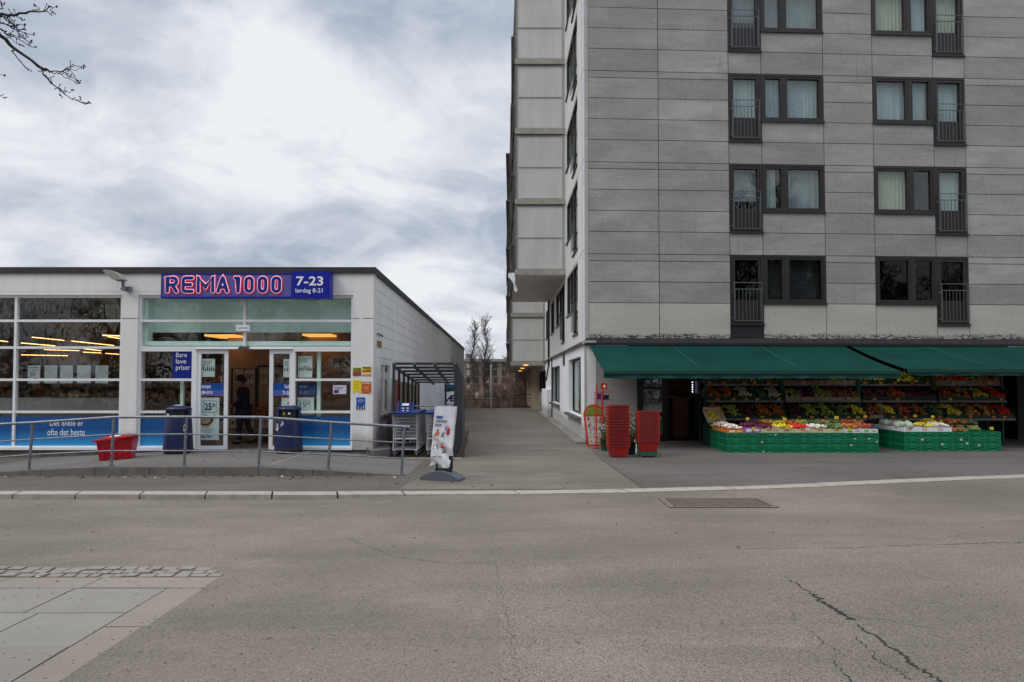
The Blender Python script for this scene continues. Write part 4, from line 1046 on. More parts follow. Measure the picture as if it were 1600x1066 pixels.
# ============================================================= trolley shelter
sh=thing('trolley_shelter','dark grey steel trolley shelter with slatted sides and sloping open roof beams','trolley shelter',(-2,14.45,0))
M_sh=mat('shelter_steel',(.030,.033,.038),.45,.15,8)
SYs=14.42
def xs_(px,Y=SYs): return at(px,600,Y).x
xl,xr=xs_(614.8),xs_(711.2); zfr=at(0,566.5,SYs).z; YB=19.4
xlb,xrb=at(654,600,YB).x,at(724.5,600,YB).x; zbk=at(0,596,YB).z
def lerp3(t,side):
    a=(xl,xr)[side];b=(xlb,xrb)[side]
    return Vector((a+(b-a)*t,SYs+(YB-SYs)*t,zfr+(zbk-zfr)*t))
ts=[0,.17,.34,.51,.68,.84,1.0]
mb=MB()
for i,t in enumerate(ts):
    a=lerp3(t,0);b=lerp3(t,1); hh=.05 if i else .055
    mb.box(a.x-.03,b.x+.03,a.y,a.y+.06,a.z-hh,a.z)
for u in (0,.335,.67,1.0):
    P=[lerp3(0,0).lerp(lerp3(0,1),u)+Vector((0,.03,-.085)),lerp3(1,0).lerp(lerp3(1,1),u)+Vector((0,.03,-.085))]
    d=P[1]-P[0]; mb.prism([P[0]+Vector((-.022,0,-.03)),P[0]+Vector((.022,0,-.03)),P[0]+Vector((.022,0,.03)),P[0]+Vector((-.022,0,.03))],d)
mb.build('roof_frame',M_sh,sh)
mb=MB()
for i in range(4):
    for dx in (-.012,.018):
        x=xl+(xr-xl)*(i/3)+dx; mb.ball((x,SYs-.004,zfr-.022),.009,n=6,m=4)
mb.build('bolts',M_alu,sh)
mb=MB()
n0=lerp3(0,0)+Vector((-.02,.05,.005)); A=[lerp3(0,0),lerp3(0,1),lerp3(1,1),lerp3(1,0)]

for side in (0,1):
    for i,t in enumerate(ts):
        a=lerp3(t,side); mb=MB(); mb.box(a.x-.027,a.x+.027,a.y+.002,a.y+.055,0,a.z-.052); mb.build('post',M_sh,sh)
mb=MB(); a=lerp3(1,0).lerp(lerp3(1,1),.60); mb.box(a.x-.027,a.x+.027,a.y,a.y+.05,0,a.z-.052); mb.build('post',M_sh,sh)
# slatted right side
mb=MB()
for k in range(38):
    t=.02+k*.026; a=lerp3(t,1); mb.box(a.x+.012,a.x+.026,a.y+.0,a.y+.10,.12,a.z-.055)
mb.build('side_slats',M_sh,sh)
# slatted wing panel at the front right with a sloping head
mb=MB()
xw0,xw1=xr+.03,xs_(726.3)
zt0_=at(0,567,SYs).z; zt1_=at(0,592.5,SYs).z
n=6
for k in range(n):
    u0=k/n; a=xw0+(xw1-xw0-.065)*u0; b=a+(xw1-xw0-.065)/n-.006
    mb.prism([(a,SYs,at(0,698,SYs).z),(b,SYs,at(0,698,SYs).z),(b,SYs,zt0_+(zt1_-zt0_)*(b-xw0)/(xw1-xw0)),(a,SYs,zt0_+(zt1_-zt0_)*(a-xw0)/(xw1-xw0))],(0,.04,0))
mb.build('wing_slats',M_sh,sh)
mb=MB(); mb.prism([(xw1-.065,SYs-.01,0),(xw1,SYs-.01,0),(xw1,SYs-.01,zt1_),(xw1-.065,SYs-.01,zt1_+.08)],(0,.06,0)); mb.build('wing_post',mat('post_grey',(.055,.06,.065),.5,.1),sh)
mb=MB(); Yr=18.2; a=at(606,634.5,Yr);b=at(712,634.5,Yr); mb.tube([(lerp3(.76,0).x,Yr,a.z),(lerp3(.76,1).x,Yr,b.z)],.018,n=8); mb.build('bumper_rail',mat('rail_bright',(.6,.6,.62),.4,.1),sh)
mb=MB(); c=at(706.5,565,SYs); mb.cyl((c.x,SYs+.03,zfr),(c.x,SYs+.03,zfr+.09),.008,n=5); mb.build('spike',M_sh,sh)
# floor of the shelter, leafy and brown
mb=MB(); mb.poly([(LX(14.5)+.02,14.32,.010),(xw1-.02,14.32,.010),(xrb,YB+2.6,.010),(LX(22)+.02,22.1,.010)])
tag(mb.build('shelter_floor',mat('brown_leafy_floor',(.075,.045,.028),.9,.5,14,bump=.5)),kind='structure')
mb=MB(); mb.box(-3.0,xw1-.05,14.18,14.31,-.02,.012); tag(mb.build('edging_stone',M_stone),kind='structure')
# concrete wedge between terrace and shelter
mb=MB(); a=gnd(590,716,0)
mb.prism([(-2.98,13.95,0),(-2.72,14.40,0),(-2.98,15.6,0),(-3.10,15.6,0),(-3.10,13.95,0)],(0,0,.20)); tag(mb.build('concrete_plinth',M_stone_dk),'brown concrete plinth block at the foot of the store corner','plinth')
# poster boards on the annexe wall
pb_=thing('poster_board','white and blue poster board lettered with a big dark Æ on the annexe wall','poster board',(-2.1,22,0))
Yp=21.9; 
a0=at(694.5,601,Yp);a1=at(717,633,Yp)
mb=MB(); mb.box(a0.x,a1.x,Yp,Yp+.04,at(0,612.5,Yp).z,a0.z,1); mb.box(a0.x,a1.x,Yp-.004,Yp,at(0,612.5,Yp).z,at(0,607,Yp).z,2)
mb.prism([(a0.x,Yp-.03,at(0,613,Yp).z),(a1.x,Yp-.03,at(0,610.5,Yp).z),(a1.x,Yp-.03,.3),(at(697,0,Yp).x,Yp-.03,.3)],(0,.025,0),0)
mb.build('board',[M_ink_w,mat('poster_teal_blue',(.02,.10,.22),.5,.2),mat('poster_sea_dark',(.02,.03,.05),.5,.2)],pb_)
mb=MB(); text_mb(mb,'ÆØ',face_front(at(698,0,Yp).x,Yp-.034,at(0,628,Yp).z),height=at(0,617,Yp).z-at(0,628,Yp).z,align='L',bold=.05,shear=.2)
text_mb(mb,'MATPAKKE',face_front(at(699,0,Yp).x,Yp-.034,at(0,633.5,Yp).z),height=.06,align='L',bold=.03)
mb.build('board_lettering',mat('dark_violet_ink',(.02,.01,.11),.5,.05),pb_)
# brown paper rolls / boards stacked beside the wall inside the shelter
for i,(px,Y,w,h,c,lab) in enumerate(((619,15.3,.10,1.75,(.42,.12,.07),'red and white mottled board leaning nearest the front of the shelter'),(628,16.4,.10,1.7,(.45,.38,.27),'beige board leaning behind the mottled red one'),(634,17.2,.12,1.68,(.30,.16,.12),'brown board leaning between two beige ones'),(641,18.2,.14,1.65,(.50,.42,.28),'pale yellow board leaning near the back post'),(648,19.0,.14,1.6,(.40,.30,.24),'dull pink board leaning at the back post'))):
    x=at(px,600,Y).x; mb=MB(); mb.box(x,x+.05,Y-.5,Y+.3,.012,h)
    tag(mb.build('leaning_board',mat('board_%d'%i,c,.7,.35,7,stretch=(1,1,.3))),lab,'board',group='boards leaning against the side wall in the shelter')
# trolleys
M_wire=mat('trolley_chrome',(.60,.61,.63),.35,.1,metal=.35)
M_blp=mat('trolley_blue_plastic',(.010,.042,.20),.4,.08)
ct=thing('shopping_trolley','x','shopping trolley',(0,0,0))
mb=MB(); W=.27
def wb(z,y): return W*(1-.22*(y/.9)) if y>0 else W
# basket wires: rear(y=0) handle side; front y=.85
for k in range(8):
    z=.42+k*.075; yl=.80+.06*k/7; w0=W-.02; w1=W*.78
    mb.tube([(-w0,.02,z),(-w1,yl,z),(w1,yl,z),(w0,.02,z)],.0045,n=4)
    mb.tube([(-w0,.03,z),(w0,.03,z)],.0045,n=4)
for k in range(9):
    x=-W+.03+k*(2*W-.06)/8
    mb.tube([(x,.03,.95),(x,.03,.42),(x*.8,.80,.40),(x*.8,.86,.95)],.0035,n=4,caps=False)
for k in range(1,8):
    y=.1*k; w=W-.02-(W*.22)*y/.85
    for s_ in (-1,1): mb.tube([(s_*w,y,.41),(s_*w,y,.95)],.0035,n=4,caps=False)
mb.tube([(-W,.02,.96),(-W*.78,.87,.95),(W*.78,.87,.95),(W,.02,.96)],.008,n=6,closed=True)
mb.build('basket',M_wire,ct)
mb=MB()
for s_ in (-1,1):
    mb.tube([(s_*W,-.02,.99),(s_*W,.02,.95),(s_*(W-.01),.06,.42),(s_*(W-.0),.02,.16)],.012,n=6)
    mb.tube([(s_*(W-.0),.02,.17),(s_*.17,.80,.15)],.012,n=6)
mb.tube([(-.25,.10,.17),(.25,.10,.17)],.012,n=6); mb.tube([(-W,.03,.41),(W,.03,.41)],.010,n=6); mb.tube([(-.18,.78,.15),(.18,.78,.15)],.012,n=6)
mb.build('chassis',M_wire,ct)
mb=MB(); mb.tube([(-W-.04,-.05,1.0),(W+.04,-.05,1.0)],.021,n=8); mb.box(-W+.02,W-.02,.0,.28,.955,.975); mb.box(-W-.02,-W+.01,-.05,.16,.965,1.0);mb.box(W-.01,W+.02,-.05,.16,.965,1.0); mb.prism([(-.12,.05,.975),(.12,.05,.975),(.09,.16,1.0),(-.09,.16,1.0)],(0,0,.010))
mb.build('handle',M_blp,ct)
mb=MB(); mb.prism([(-.13,.03,.98),(.13,.03,.98),(.12,.10,1.22),(-.12,.10,1.22)],(0,.03,0)); 
for s_ in(-1,1): mb.prism([(s_*.14,.0,.96),(s_*.20,.0,.96),(s_*.18,.09,1.25),(s_*.145,.09,1.25)],(0,.05,0))
seat=o=mb.build('child_seat',M_blp); 
mb=MB(); mb.prism([(-.075,.068,1.155),(.075,.068,1.155),(.075,.088,1.20),(-.075,.088,1.20)],(0,-.008,0))
for xx in (-.07,.03):
    for z_ in (1.03,1.085): mb.box(xx,xx+.045,.02,.05,z_,z_+.025)
mb.build('seat_label',M_ink_w,o)
mb=MB(); mb.box(-.075,.075,.018,.024,.60,.69); mb.build('basket_plate',mat('plate_navy',(.02,.02,.12),.4,.05),ct)
for (x,y) in ((-.24,.04),(.24,.04),(-.17,.80),(.17,.80)):
    mb=MB(); mb.cyl((x-.014,y,.0625),(x+.014,y,.0625),.0625,n=14)
    w=mb.build('wheel',M_black,ct); mb=MB(); mb.cyl((x-.017,y,.0625),(x+.017,y,.0625),.03,n=10); mb.box(x-.022,x-.017,y-.012,y+.012,.06,.15);mb.box(x+.017,x+.022,y-.012,y+.012,.06,.15); mb.box(x-.022,x+.022,y-.02,y+.02,.145,.16); mb.build('caster',M_wire,w)
base=[(at(636,0,14.3).x,14.3,'left'),(at(688,0,14.38).x,14.38,'right')]
ords=['front','second','third','fourth','fifth','rearmost']
for r_,(bx,by_,nm) in enumerate(base):
    for i in range(6):
        lab='%s chrome trolley of the %s nested row in the shelter, blue handle and seat'%(ords[i],nm)
        loc=(bx-.016*i*.3,by_+i*.28,.012)
        if r_==0 and i==0: ct.location=loc; ct['label']=lab; ct['group']='nested shopping trolleys in the shelter'; o=ct
        else: o=copy_thing(ct,loc,label=lab,group='nested shopping trolleys in the shelter')
        if r_==1: o.rotation_euler=(0,0,R(2))
        if i>0 or r_==1:
            # folded seats behind the first
            pass
seat.parent=ct
# ============================================================= trees
def tree_mb(seed,H,spread,lv=4,r0=.12,up=.5,n0=9,droop=0,twig=.006,start=.25,n3=4,bl=1.0):
    q=random.Random(seed); mbT=MB(); mbC=MB()
    def grow(p,d,L,r,l):
        segs=4 if l<2 else 3
        pts=[p];dd=d.copy();rr=[r]
        for i in range(segs):
            dd=(dd+Vector((q.gauss(0,.16),q.gauss(0,.16),q.gauss(.03,.1)-droop*.05*l))).normalized()
            pts.append(pts[-1]+dd*L/segs); rr.append(max(twig,r*(1-.75*(i+1)/segs)))
        (mbT if l==0 else mbC).tube(pts,r,n=7 if l==0 else (4 if l==1 else 3),rads=rr,caps=False)
        if l>=lv: return
        k=(n0,6,5,n3,4)[l]
        for j in range(k):
            t=q.uniform(start if l==0 else .25,1.0); f=t*segs; i=min(int(f),segs-1); P=pts[i].lerp(pts[i+1],f-i)
            a=q.uniform(0,2*pi); dirv=(pts[i+1]-pts[i]).normalized(); o=dirv.orthogonal().normalized(); o2=dirv.cross(o)
            side=(o*cos(a)+o2*sin(a)); nd=(dirv*(up)+side*(1-up*.5)*spread+Vector((0,0,.18-droop*.1))).normalized()
            grow(P,nd,L*q.uniform(.38,.6)*(1.15-t*.4)*(bl if l==0 else 1),max(twig,rr[i]*.5),l+1)
    grow(Vector((0,0,0)),Vector((0,0,1)),H,r0,0)
    return mbT,mbC
M_bark=mat('grey_bark',(.06,.048,.038),.9,.3,10,bump=.3)
M_twig=mat('brown_twigs',(.095,.068,.05),.9,.3,3)
M_twigd=mat('dark_twigs',(.035,.028,.024),.9,.3,3)
def tree(seed,H,loc,label,name='bare_tree',mt=None,mc=None,rz=0,group=None,**k):
    t=thing(name,label,'tree',(0,0,0),0,group); a,b=tree_mb(seed,H,**k)
    a.build('trunk',mt or M_bark,t); b.build('crown',mc or M_twigd,t); t.location=loc; t.rotation_euler=(0,0,rz); return t
# trees across the street behind the photographer, seen mirrored in the windows
T0=tree(1,9,(-14,-13,-.1),'','bare_tree',spread=1.0,r0=.16,lv=4,n0=20,twig=.013,start=.08,n3=7,mc=M_twig,bl=.8)
q=random.Random(4)
spots=[(27,-13),(30,-13.5),(34,-14.5),(38,-14),(20,-12.5),(-14,-13),(-21,-15),(-8,-15),(-2.5,-13),(4,-16),(10,-14),(17,-16),(24,-14),(-28,-13),(31,-17),(-35,-16),(-11,-18),(0,-20),(14,-21),(-5,-22)]
T1=tree(2,8,(0,0,0),'','bare_tree',spread=1.2,r0=.15,lv=4,n0=20,twig=.013,start=.06,n3=7,mc=M_twig,bl=.8)
for i,(x,y) in enumerate(spots):
    src=(T0,T1)[i%2]; lab='bare tree across the street behind the camera, mirrored in the shop and flat windows'
    if i<2: o=src; o.location=(x,y,-.1); o['label']=lab
    else: o=copy_thing(src,(x,y,-.1),q.uniform(0,6),label=lab)
    s_=q.uniform(1.2,1.65); o.scale=(s_,s_,s_); o['group']='bare trees across the street'
# unseen wood added behind the street trees to darken what the panes mirror
mb=MB(); q=random.Random(18)
for i in range(30000):
    x=q.uniform(-75,95); y=q.uniform(-46,-40); z=(q.random()**.8)*(15+2.5*sin(x*.21)+1.5*sin(x*.63)); L_=q.uniform(.4,1.1); w_=q.uniform(.02,.06)
    a=q.gauss(0,.6); dx=sin(a)*L_; dz=cos(a)*L_
    mb.add([(x-w_,y,z),(x+w_,y+q.uniform(-.1,.1),z),(x+dx,y,z+dz)],[(0,1,2)])
tag(mb.build('woods',M_twig),'brown wood added unseen behind the camera to darken the window reflections','wood',kind='stuff')
# evergreen hedge behind the pavement opposite
M_hedge=mat('hedge_dark',(.035,.032,.022),.9,.4,2)
mb=MB(); q=random.Random(8)
for i in range(5200):
    x=q.uniform(-40,40);y=q.uniform(-16.5,-14.8);z=q.uniform(0,2.6)+.3*sin(x*.7); s_=.22
    M=Matrix.Translation((x,y,z))@Matrix.Rotation(q.uniform(0,6),4,'Z')@Matrix.Rotation(q.uniform(0,6),4,'X')
    mb.add([(-s_,-s_*.5,0),(s_,-s_*.5,0),(s_*.5,s_,0)],[(0,1,2)],0,False,M)
tag(mb.build('hedge',M_hedge),'dark hedge across the street behind the camera, mirrored in the windows','hedge')
# overhanging branches, upper left
bt_=thing('bare_tree','bare dark branches with buds reaching in at the upper left corner','tree',(-10.6,6.4,0))
YT=7.4
def bp(px,py,dy=0): return at(px,py,YT+dy)
mb=MB(); mb.tube([(-10.6,6.4,-.05),(-10.5,6.45,2),(-10.3,6.5,4.2),(-9.9,6.7,6.6),(-9.6,6.9,8.6)],.2,n=10,rads=[.26,.22,.19,.13,.07]); mb.build('trunk',M_bark,bt_)
mb=MB(); q=random.Random(21)
def twigs(pts,r0,r1,n=4,buds=True,dy=0,side=.5):
    P=[bp(a,b,dy+q.uniform(-.08,.08)+i*.05) for i,(a,b) in enumerate(pts)]
    # subdivide with wobble
    Q=[P[0]]
    for a,b in zip(P,P[1:]):
        for k in (1,2,3):
            v=a.lerp(b,k/3); 
            if k<3: v+=Vector((q.gauss(0,.008),q.gauss(0,.02),q.gauss(0,.008)))
            Q.append(v)
    r0*=.72; r1*=.72; m=len(Q); mb.tube(Q,r0,n=5,rads=[r0+(r1-r0)*i/(m-1) for i in range(m)])
    if buds:
        e=Q[-1]; 
        for k in range(3): mb.ball(e+Vector((q.uniform(-.02,.02),q.uniform(-.02,.02),q.uniform(-.012,.02))),.009,n=5,m=4)
        for i in range(2,m-1):
            if q.random()<side:
                d=Vector((q.uniform(-.05,.08),q.uniform(-.05,.05),q.uniform(-.05,.07))); mb.tube([Q[i],Q[i]+d],.004,n=3,rads=[.005,.003]); mb.ball(Q[i]+d,.008,n=5,m=4)
    return Q
S=[([(-60,-40),(-20,20),(0,56),(22,76),(60,104),(78,112)],.045,.014,0),
([(24,78),(28,92),(36,101),(45,110)],.010,.004,0),
([(62,104),(67,116),(80,130),(93,138),(100,147),(120,157),(135,162),(139,160)],.012,.004,.6),
([(93,138),(104,143),(112,142)],.006,.003,.4),([(95,140),(96,151)],.005,.003,0),([(118,155),(126,154)],.004,.003,0),
([(78,112),(100,110),(110,106),(132,103)],.010,.004,.7),([(100,110),(112,109),(130,106)],.006,.003,.5),
([(80,113),(92,115),(105,122),(123,131)],.007,.003,.6),([(107,108),(114,116),(118,123),(126,130)],.006,.003,.4),([(98,111),(105,118),(113,121),(122,127)],.005,.003,.4),
([(-30,15),(-5,24),(12,24),(40,21),(68,18),(78,9)],.028,.006,.5),([(57,19),(60,12),(55,9)],.006,.003,.5),([(68,18),(76,21),(83,20)],.006,.003,.5),([(74,12),(80,11),(86,11)],.005,.003,.5),
([(12,24),(15,34),(26,42),(38,40)],.010,.004,.9),([(-10,30),(5,36),(20,45),(38,60),(49,65)],.012,.004,.7),([(15,40),(26,43),(38,52),(53,54)],.008,.004,.7),
([(-10,40),(4,48),(12,54),(30,62),(45,72),(55,74)],.010,.004,.8),([(8,52),(16,58),(26,68),(34,72)],.006,.003,.3),([(12,54),(24,56),(38,54)],.006,.003,.9),
([(-8,10),(2,14),(3,7)],.008,.004,.5),([(12,25),(22,26),(32,27),(37,33)],.006,.003,.3),([(-6,2),(6,6)],.006,.003,.5),
([(-20,112),(-4,116),(6,117)],.006,.003,.4),([(-20,150),(-4,152),(6,153)],.006,.003,.4),
([(-20,20),(-2,19),(8,30),(14,36),(26,38)],.01,.004,.9),([(8,24),(14,32),(20,38),(30,47),(38,46)],.007,.003,.9)]
for pts,a,b,sd in S: twigs(pts,a,b,side=sd*.55)
# limbs that join the tips to the trunk
for tip,base in (((-60,-40),(-10.0,6.7,6.0)),((-30,15),(-10.1,6.65,5.6)),((-10,30),(-10.2,6.6,5.2)),((-20,112),(-10.3,6.5,4.4)),((-20,150),(-10.3,6.5,4.1)),((-10,40),(-10.2,6.6,5.3)),((-8,10),(-10.1,6.6,5.7)),((-6,2),(-10.1,6.6,5.8)),((-20,20),(-10.1,6.65,5.5))):
    t_=bp(*tip); b_=Vector(base); big=tip in((-60,-40),(-30,15)); K_=[b_.lerp(t_,u)+Vector((q.gauss(0,.05),q.gauss(0,.05),.45*sin(pi*u)+q.gauss(0,.05)*(0<u<1))) if 0<u<1 else b_.lerp(t_,u) for u in (0,.2,.4,.6,.8,1)]; f_=1 if big else .38; mb.tube(K_,.05,n=6,rads=[.07*f_,.06*f_,.052*f_,.045*f_,.038*f_,.030*f_ if big else .006],caps=False)
mb.build('branches',mat('branch_dark',(.03,.022,.02),.9,.3,10),bt_)
# alley end: railings, posts, pole, thicket, far flats
def railing(pxa,pxb,ytop,ybot,Y,label):
    t=thing('railing',label,'railing',(at((pxa+pxb)/2,600,Y).x,Y,0))
    a=at(pxa,ytop,Y);b=at(pxb,ybot,Y); z1=a.z
    mb=MB(); mb.box(a.x,b.x,Y-.02,Y+.02,z1-.04,z1); mb.box(a.x,b.x,Y-.02,Y+.02,z1-.25,z1-.22); mb.box(a.x,b.x,Y-.02,Y+.02,.08,.11)
    n=int((b.x-a.x)/.14)
    for i in range(n+1): x=a.x+(b.x-a.x)*i/n; mb.box(x-.006,x+.006,Y-.008,Y+.008,.1,z1-.23)
    mb.build('rails',M_black,t)
    k=max(2,int((b.x-a.x)/1.2)+1)
    for i in range(k): x=a.x+(b.x-a.x)*i/(k-1); mb=MB(); mb.box(x-.025,x+.025,Y-.025,Y+.025,0,z1+.02); mb.build('post',M_black,t)
railing(727,778,618.5,638,41.0,'black steel railing across the far end of the alley, left stretch')
railing(804,836,616.5,638,41.0,'black steel railing at the far end of the alley beside the right hand flats')
for px in (781,800):
    a=at(px,637,41.2); mb=MB(); mb.cyl((a.x,41.2,0),(a.x,41.2,.55),.05,n=8); tag(mb.build('bollard',M_galv),'low grey bollard in the gap between the railings, '+('left one' if px==781 else 'right one'),'bollard',group='bollards at the alley end')
Yp=44.; a=at(767.3,572,Yp); mb=MB(); mb.cyl((a.x,Yp,-1.5),(a.x,Yp,a.z),.05,.035,n=8); mb.ball((a.x,Yp,a.z),.06,n=6,m=4); tag(mb.build('flagpole',M_ink_w),'slim white pole standing just beyond the alley railing','pole')
# two tall bare poplars
def birch(seed,H,loc,sp,label):
    q=random.Random(seed); t=thing('tall_bare_tree',label,'tree',(0,0,0)); mt_=MB(); mc_=MB()
    P=[Vector((q.gauss(0,.06)*i*.3,q.gauss(0,.06)*i*.3,H*i/10)) for i in range(11)]
    mt_.tube(P,.15,n=6,rads=[.20*(1-.93*i/10)+.012 for i in range(11)])
    for i in range(120):
        t_=q.uniform(.38,.985); k=t_*10; a=min(int(k),9); p=P[a].lerp(P[a+1],k-a); an=q.uniform(0,6.28)
        L_=sp*(1.15-t_)**.6*q.uniform(.6,1.1)*1.5; d=Vector((cos(an)*.55,sin(an)*.55,.85)).normalized()
        pts=[p]
        for s_ in range(4): d=(d+Vector((q.gauss(0,.1),q.gauss(0,.1),q.gauss(.02,.06)))).normalized(); pts.append(pts[-1]+d*L_/4)
        mc_.tube(pts,.02,n=3,rads=[.032,.025,.019,.015,.010],caps=False)
        for m in range(9):
            b=pts[q.randint(1,4)]; an=q.uniform(0,6.28); d2=(d+Vector((cos(an)*.6,sin(an)*.6,q.uniform(-.1,.3)))).normalized(); l2=L_*q.uniform(.2,.42)
            c=b+d2*l2; mc_.tube([b,c],.010,n=3,rads=[.014,.008],caps=False)
            for m2 in range(2): d3=(d2+Vector((q.gauss(0,.4),q.gauss(0,.4),q.gauss(0,.3)))).normalized(); mc_.tube([b.lerp(c,.6),b.lerp(c,.6)+d3*l2*.5],.008,n=3,rads=[.010,.007],caps=False)
    mt_.build('trunk',M_bark,t); mc_.build('crown',M_twig,t); t.location=loc; return t
T2=birch(31,17.0,(at(741.5,0,92).x,92,-6.6),1.7,'left of the two tall bare trees rising above the far flats')
T3=birch(37,17.4,(at(758,0,94).x,94,-6.6),2.4,'right and wider of the two tall bare trees rising above the far flats')
for t in (T2,T3): t['group']='tall bare trees behind the alley'
# thicket
M_thk=mat('thicket_twigs',(.26,.18,.125),.9,.35,1.2,col2=(.16,.11,.075))
K=tree(41,6,(0,0,-20),'','bush',mt=M_thk,mc=M_thk,spread=1.1,r0=.09,lv=4,n0=14,up=.75,twig=.009,start=.03,n3=5)
spots2=[(-3.6,60),(-2.6,57),(-1.7,58),(-.8,56),(.2,57),(1.0,55),(1.9,56.5),(2.6,55),(-.2,62),(1.4,63),(-4.4,64),(-5.2,70),(3.6,60)]
q=random.Random(6)
labs=['brown bare bush behind the left railing, nearest the store wall','second brown bush behind the alley railing','brown bush just left of the white pole','brown bush right behind the white pole','tall brown bush in the gap between the railings','brown bush by the right bollard','dense brown bush behind the right railing','brown bush beside the lit doorway','taller bush farther back between railings','far brown bush behind the right railing','far brown bush left of the poplars','farthest brown bush by the store wall','brown bush under the balconies']
for i,(x,y) in enumerate(spots2):
    o=K if i==0 else copy_thing(K)
    o.location=(x,y,hz(x,y)); o.rotation_euler=(0,0,q.uniform(0,6)); s_=q.uniform(.85,1.1)*(1.22 if i in(4,5,6,8,9) else .95); o.scale=(s_,s_,s_); o['label']=labs[i]; o['group']='brown bushes beyond the alley'
# far block of flats
ff=thing('far_block_of_flats','long brown block of flats with small square windows beyond the bare bushes','block of flats',(-4,118,-6))
YF=118.
xa,xb=at(640,600,YF).x,at(900,600,YF).x; zt_=at(0,561,YF).z
mb=MB(); mb.box(xa,xb,YF,YF+12,-7,zt_-.5,0); mb.build('wall',mat('brown_render',(.22,.165,.128),.9,.12,.4),ff)
mb=MB(); mb.box(xa-.3,xb+.3,YF-.3,YF+12,zt_-.5,zt_); a=at(725,552,YF);b=at(735,560,YF); mb.box(a.x,b.x,YF+3,YF+6,zt_,a.z); c=at(787,559,YF); mb.box(c.x,c.x+.9,YF+2,YF+3,zt_,zt_+.4); mb.build('roof',mat('grey_roof',(.24,.25,.25),.9,.1),ff)
q=random.Random(2)
for r_ in range(6):
    zc=at(0,571+r_*11.6,YF).z
    for px in (733,746,762,774,788,804,820):
        x=at(px+q.uniform(-.3,.3),0,YF).x; mb=MB(); frame2(mb,x-.42,x+.42,zc-.55,zc+.55,YF-.05,.08,0); mb.box(x-.42,x+.42,YF-.03,YF-.01,zc-.55,zc+.55,1 if q.random()<.88 else 2)
        mb.build('window',[M_alu if False else mat('far_frame',(.08,.075,.07),.6,.1) if r_==0 and px==733 else bpy.data.materials['far_frame'],bpy.data.materials.get('far_dark') or mat('far_dark',(.035,.04,.045),.2,.1),bpy.data.materials.get('far_pale') or mat('far_pale',(.55,.52,.48),.5,.1)],ff)
# ============================================================= block of flats, right
O=Vector((2.10,18.28,0)); ex=Vector((1,.044,0)).normalized(); ey=Vector((-.044,1,0)).normalized()
MF=Matrix(((ex.x,ey.x,0,O.x),(ex.y,ey.y,0,O.y),(0,0,1,0),(0,0,0,1)))     # front frame: x along facade, y into the building
MFi=MF.inverted()
def fh(px,py,d=0.0):
    p=hit(px,py,O-ey*d,ey); q=MFi@p; return q.x,q.z
def FU(px,py=330): return fh(px,py)[0]
def FZ(py,px=1240): return fh(px,py)[1]
apt=thing('apartment_block','tall grey concrete panelled block of flats with brown windows and enclosed balconies','block of flats',O)
ST=2.672
T0_=FZ(398.5,1141)            # head of the lowest row of windows
zsill=FZ(529.5,1141)          # underside of the panels
CONC=[concrete('weathered_concrete',(.36,.352,.325),(.265,.26,.245)),concrete('weathered_concrete_light',(.40,.392,.36),(.29,.285,.265)),concrete('weathered_concrete_dark',(.325,.318,.292),(.245,.24,.226))]; M_conc=CONC[0]
M_conc2=concrete('pale_concrete',(.50,.485,.43),(.42,.408,.365),streak=.35,blotch=.5,stainz=zsill+.10)
M_side=mat('side_panel_render',(.72,.70,.66),.75,.08,1.5,bump=.2,col2=(.62,.60,.56),stretch=(1,1,.5))
M_frame=M_dkbrown
cols=[0.10,FU(1029.5),FU(1140),FU(1191.5),FU(1289),FU(1366.5),FU(1461.5),FU(1511),FU(1626),FU(1745),FU(1850),20.5]
NR=6
zrows=[zsill]
T=[T0_+ST*k for k in range(NR)]
lv=[zsill,T0_-1.41,T0_-.80,T0_-.20,T0_]
for k in range(1,NR):
    lv+=[T[k]-2.02,T[k]-1.41,T[k]-.80,T[k]-.20,T[k]]
lv.append(T[-1]+.6); lv.append(T[-1]+1.2)
def opening(ci,z0,z1):
    for k in range(NR):
        if ci in (2,6+0) or ci in (3,5): pass
        isdoor=ci in (2,6); iswin=ci in (3,5)
        lo=T[k]-(2.02 if isdoor else 1.41)
        if k==0 and isdoor: lo=T[0]-2.02
        if (isdoor or iswin) and z0>=lo-.01 and z1<=T[k]+.01: return True
    return False
mb=MB(MF); g=.010; pr_r=random.Random(77)
for ci in range(len(cols)-1):
    u0,u1=cols[ci],cols[ci+1]
    z=lv
    for a,b in zip(lv,lv[1:]):
        if opening(ci,a,b): continue
        if ci in (2,6) and a==zsill: b=T0_-2.02
        if ci in (2,6) and a==lv[1]: continue
        if b-a<.02: continue
        # in the window bays the narrow strip is absent: panels run up to the head line
        low=a==zsill
        if ci==2 and low:
            mb.box(u0+g,u1-g,.0,.12,a,b-.004,2); continue
        mb.box(u0+g,u1-g,0.0+rnd.uniform(-.002,.002),.12,a+g*.9,b-g*.9,1 if low else pr_r.choice([0,0,5,6]))
TOP=lv[-1]
mb.box(-.0,.095,-.003,.12,zsill+.02,TOP,3)                      # corner strip
for k in range(NR): mb.box(-.004,.099,-.006,-.0035,T[k]-.004,T[k]+.004,4)
mb.build('front_wall',[M_conc,M_conc2,M_black,mat('corner_strip',(.45,.455,.46),.7,.12,3,col2=(.36,.36,.36)),M_joint,CONC[1],CONC[2]],apt)
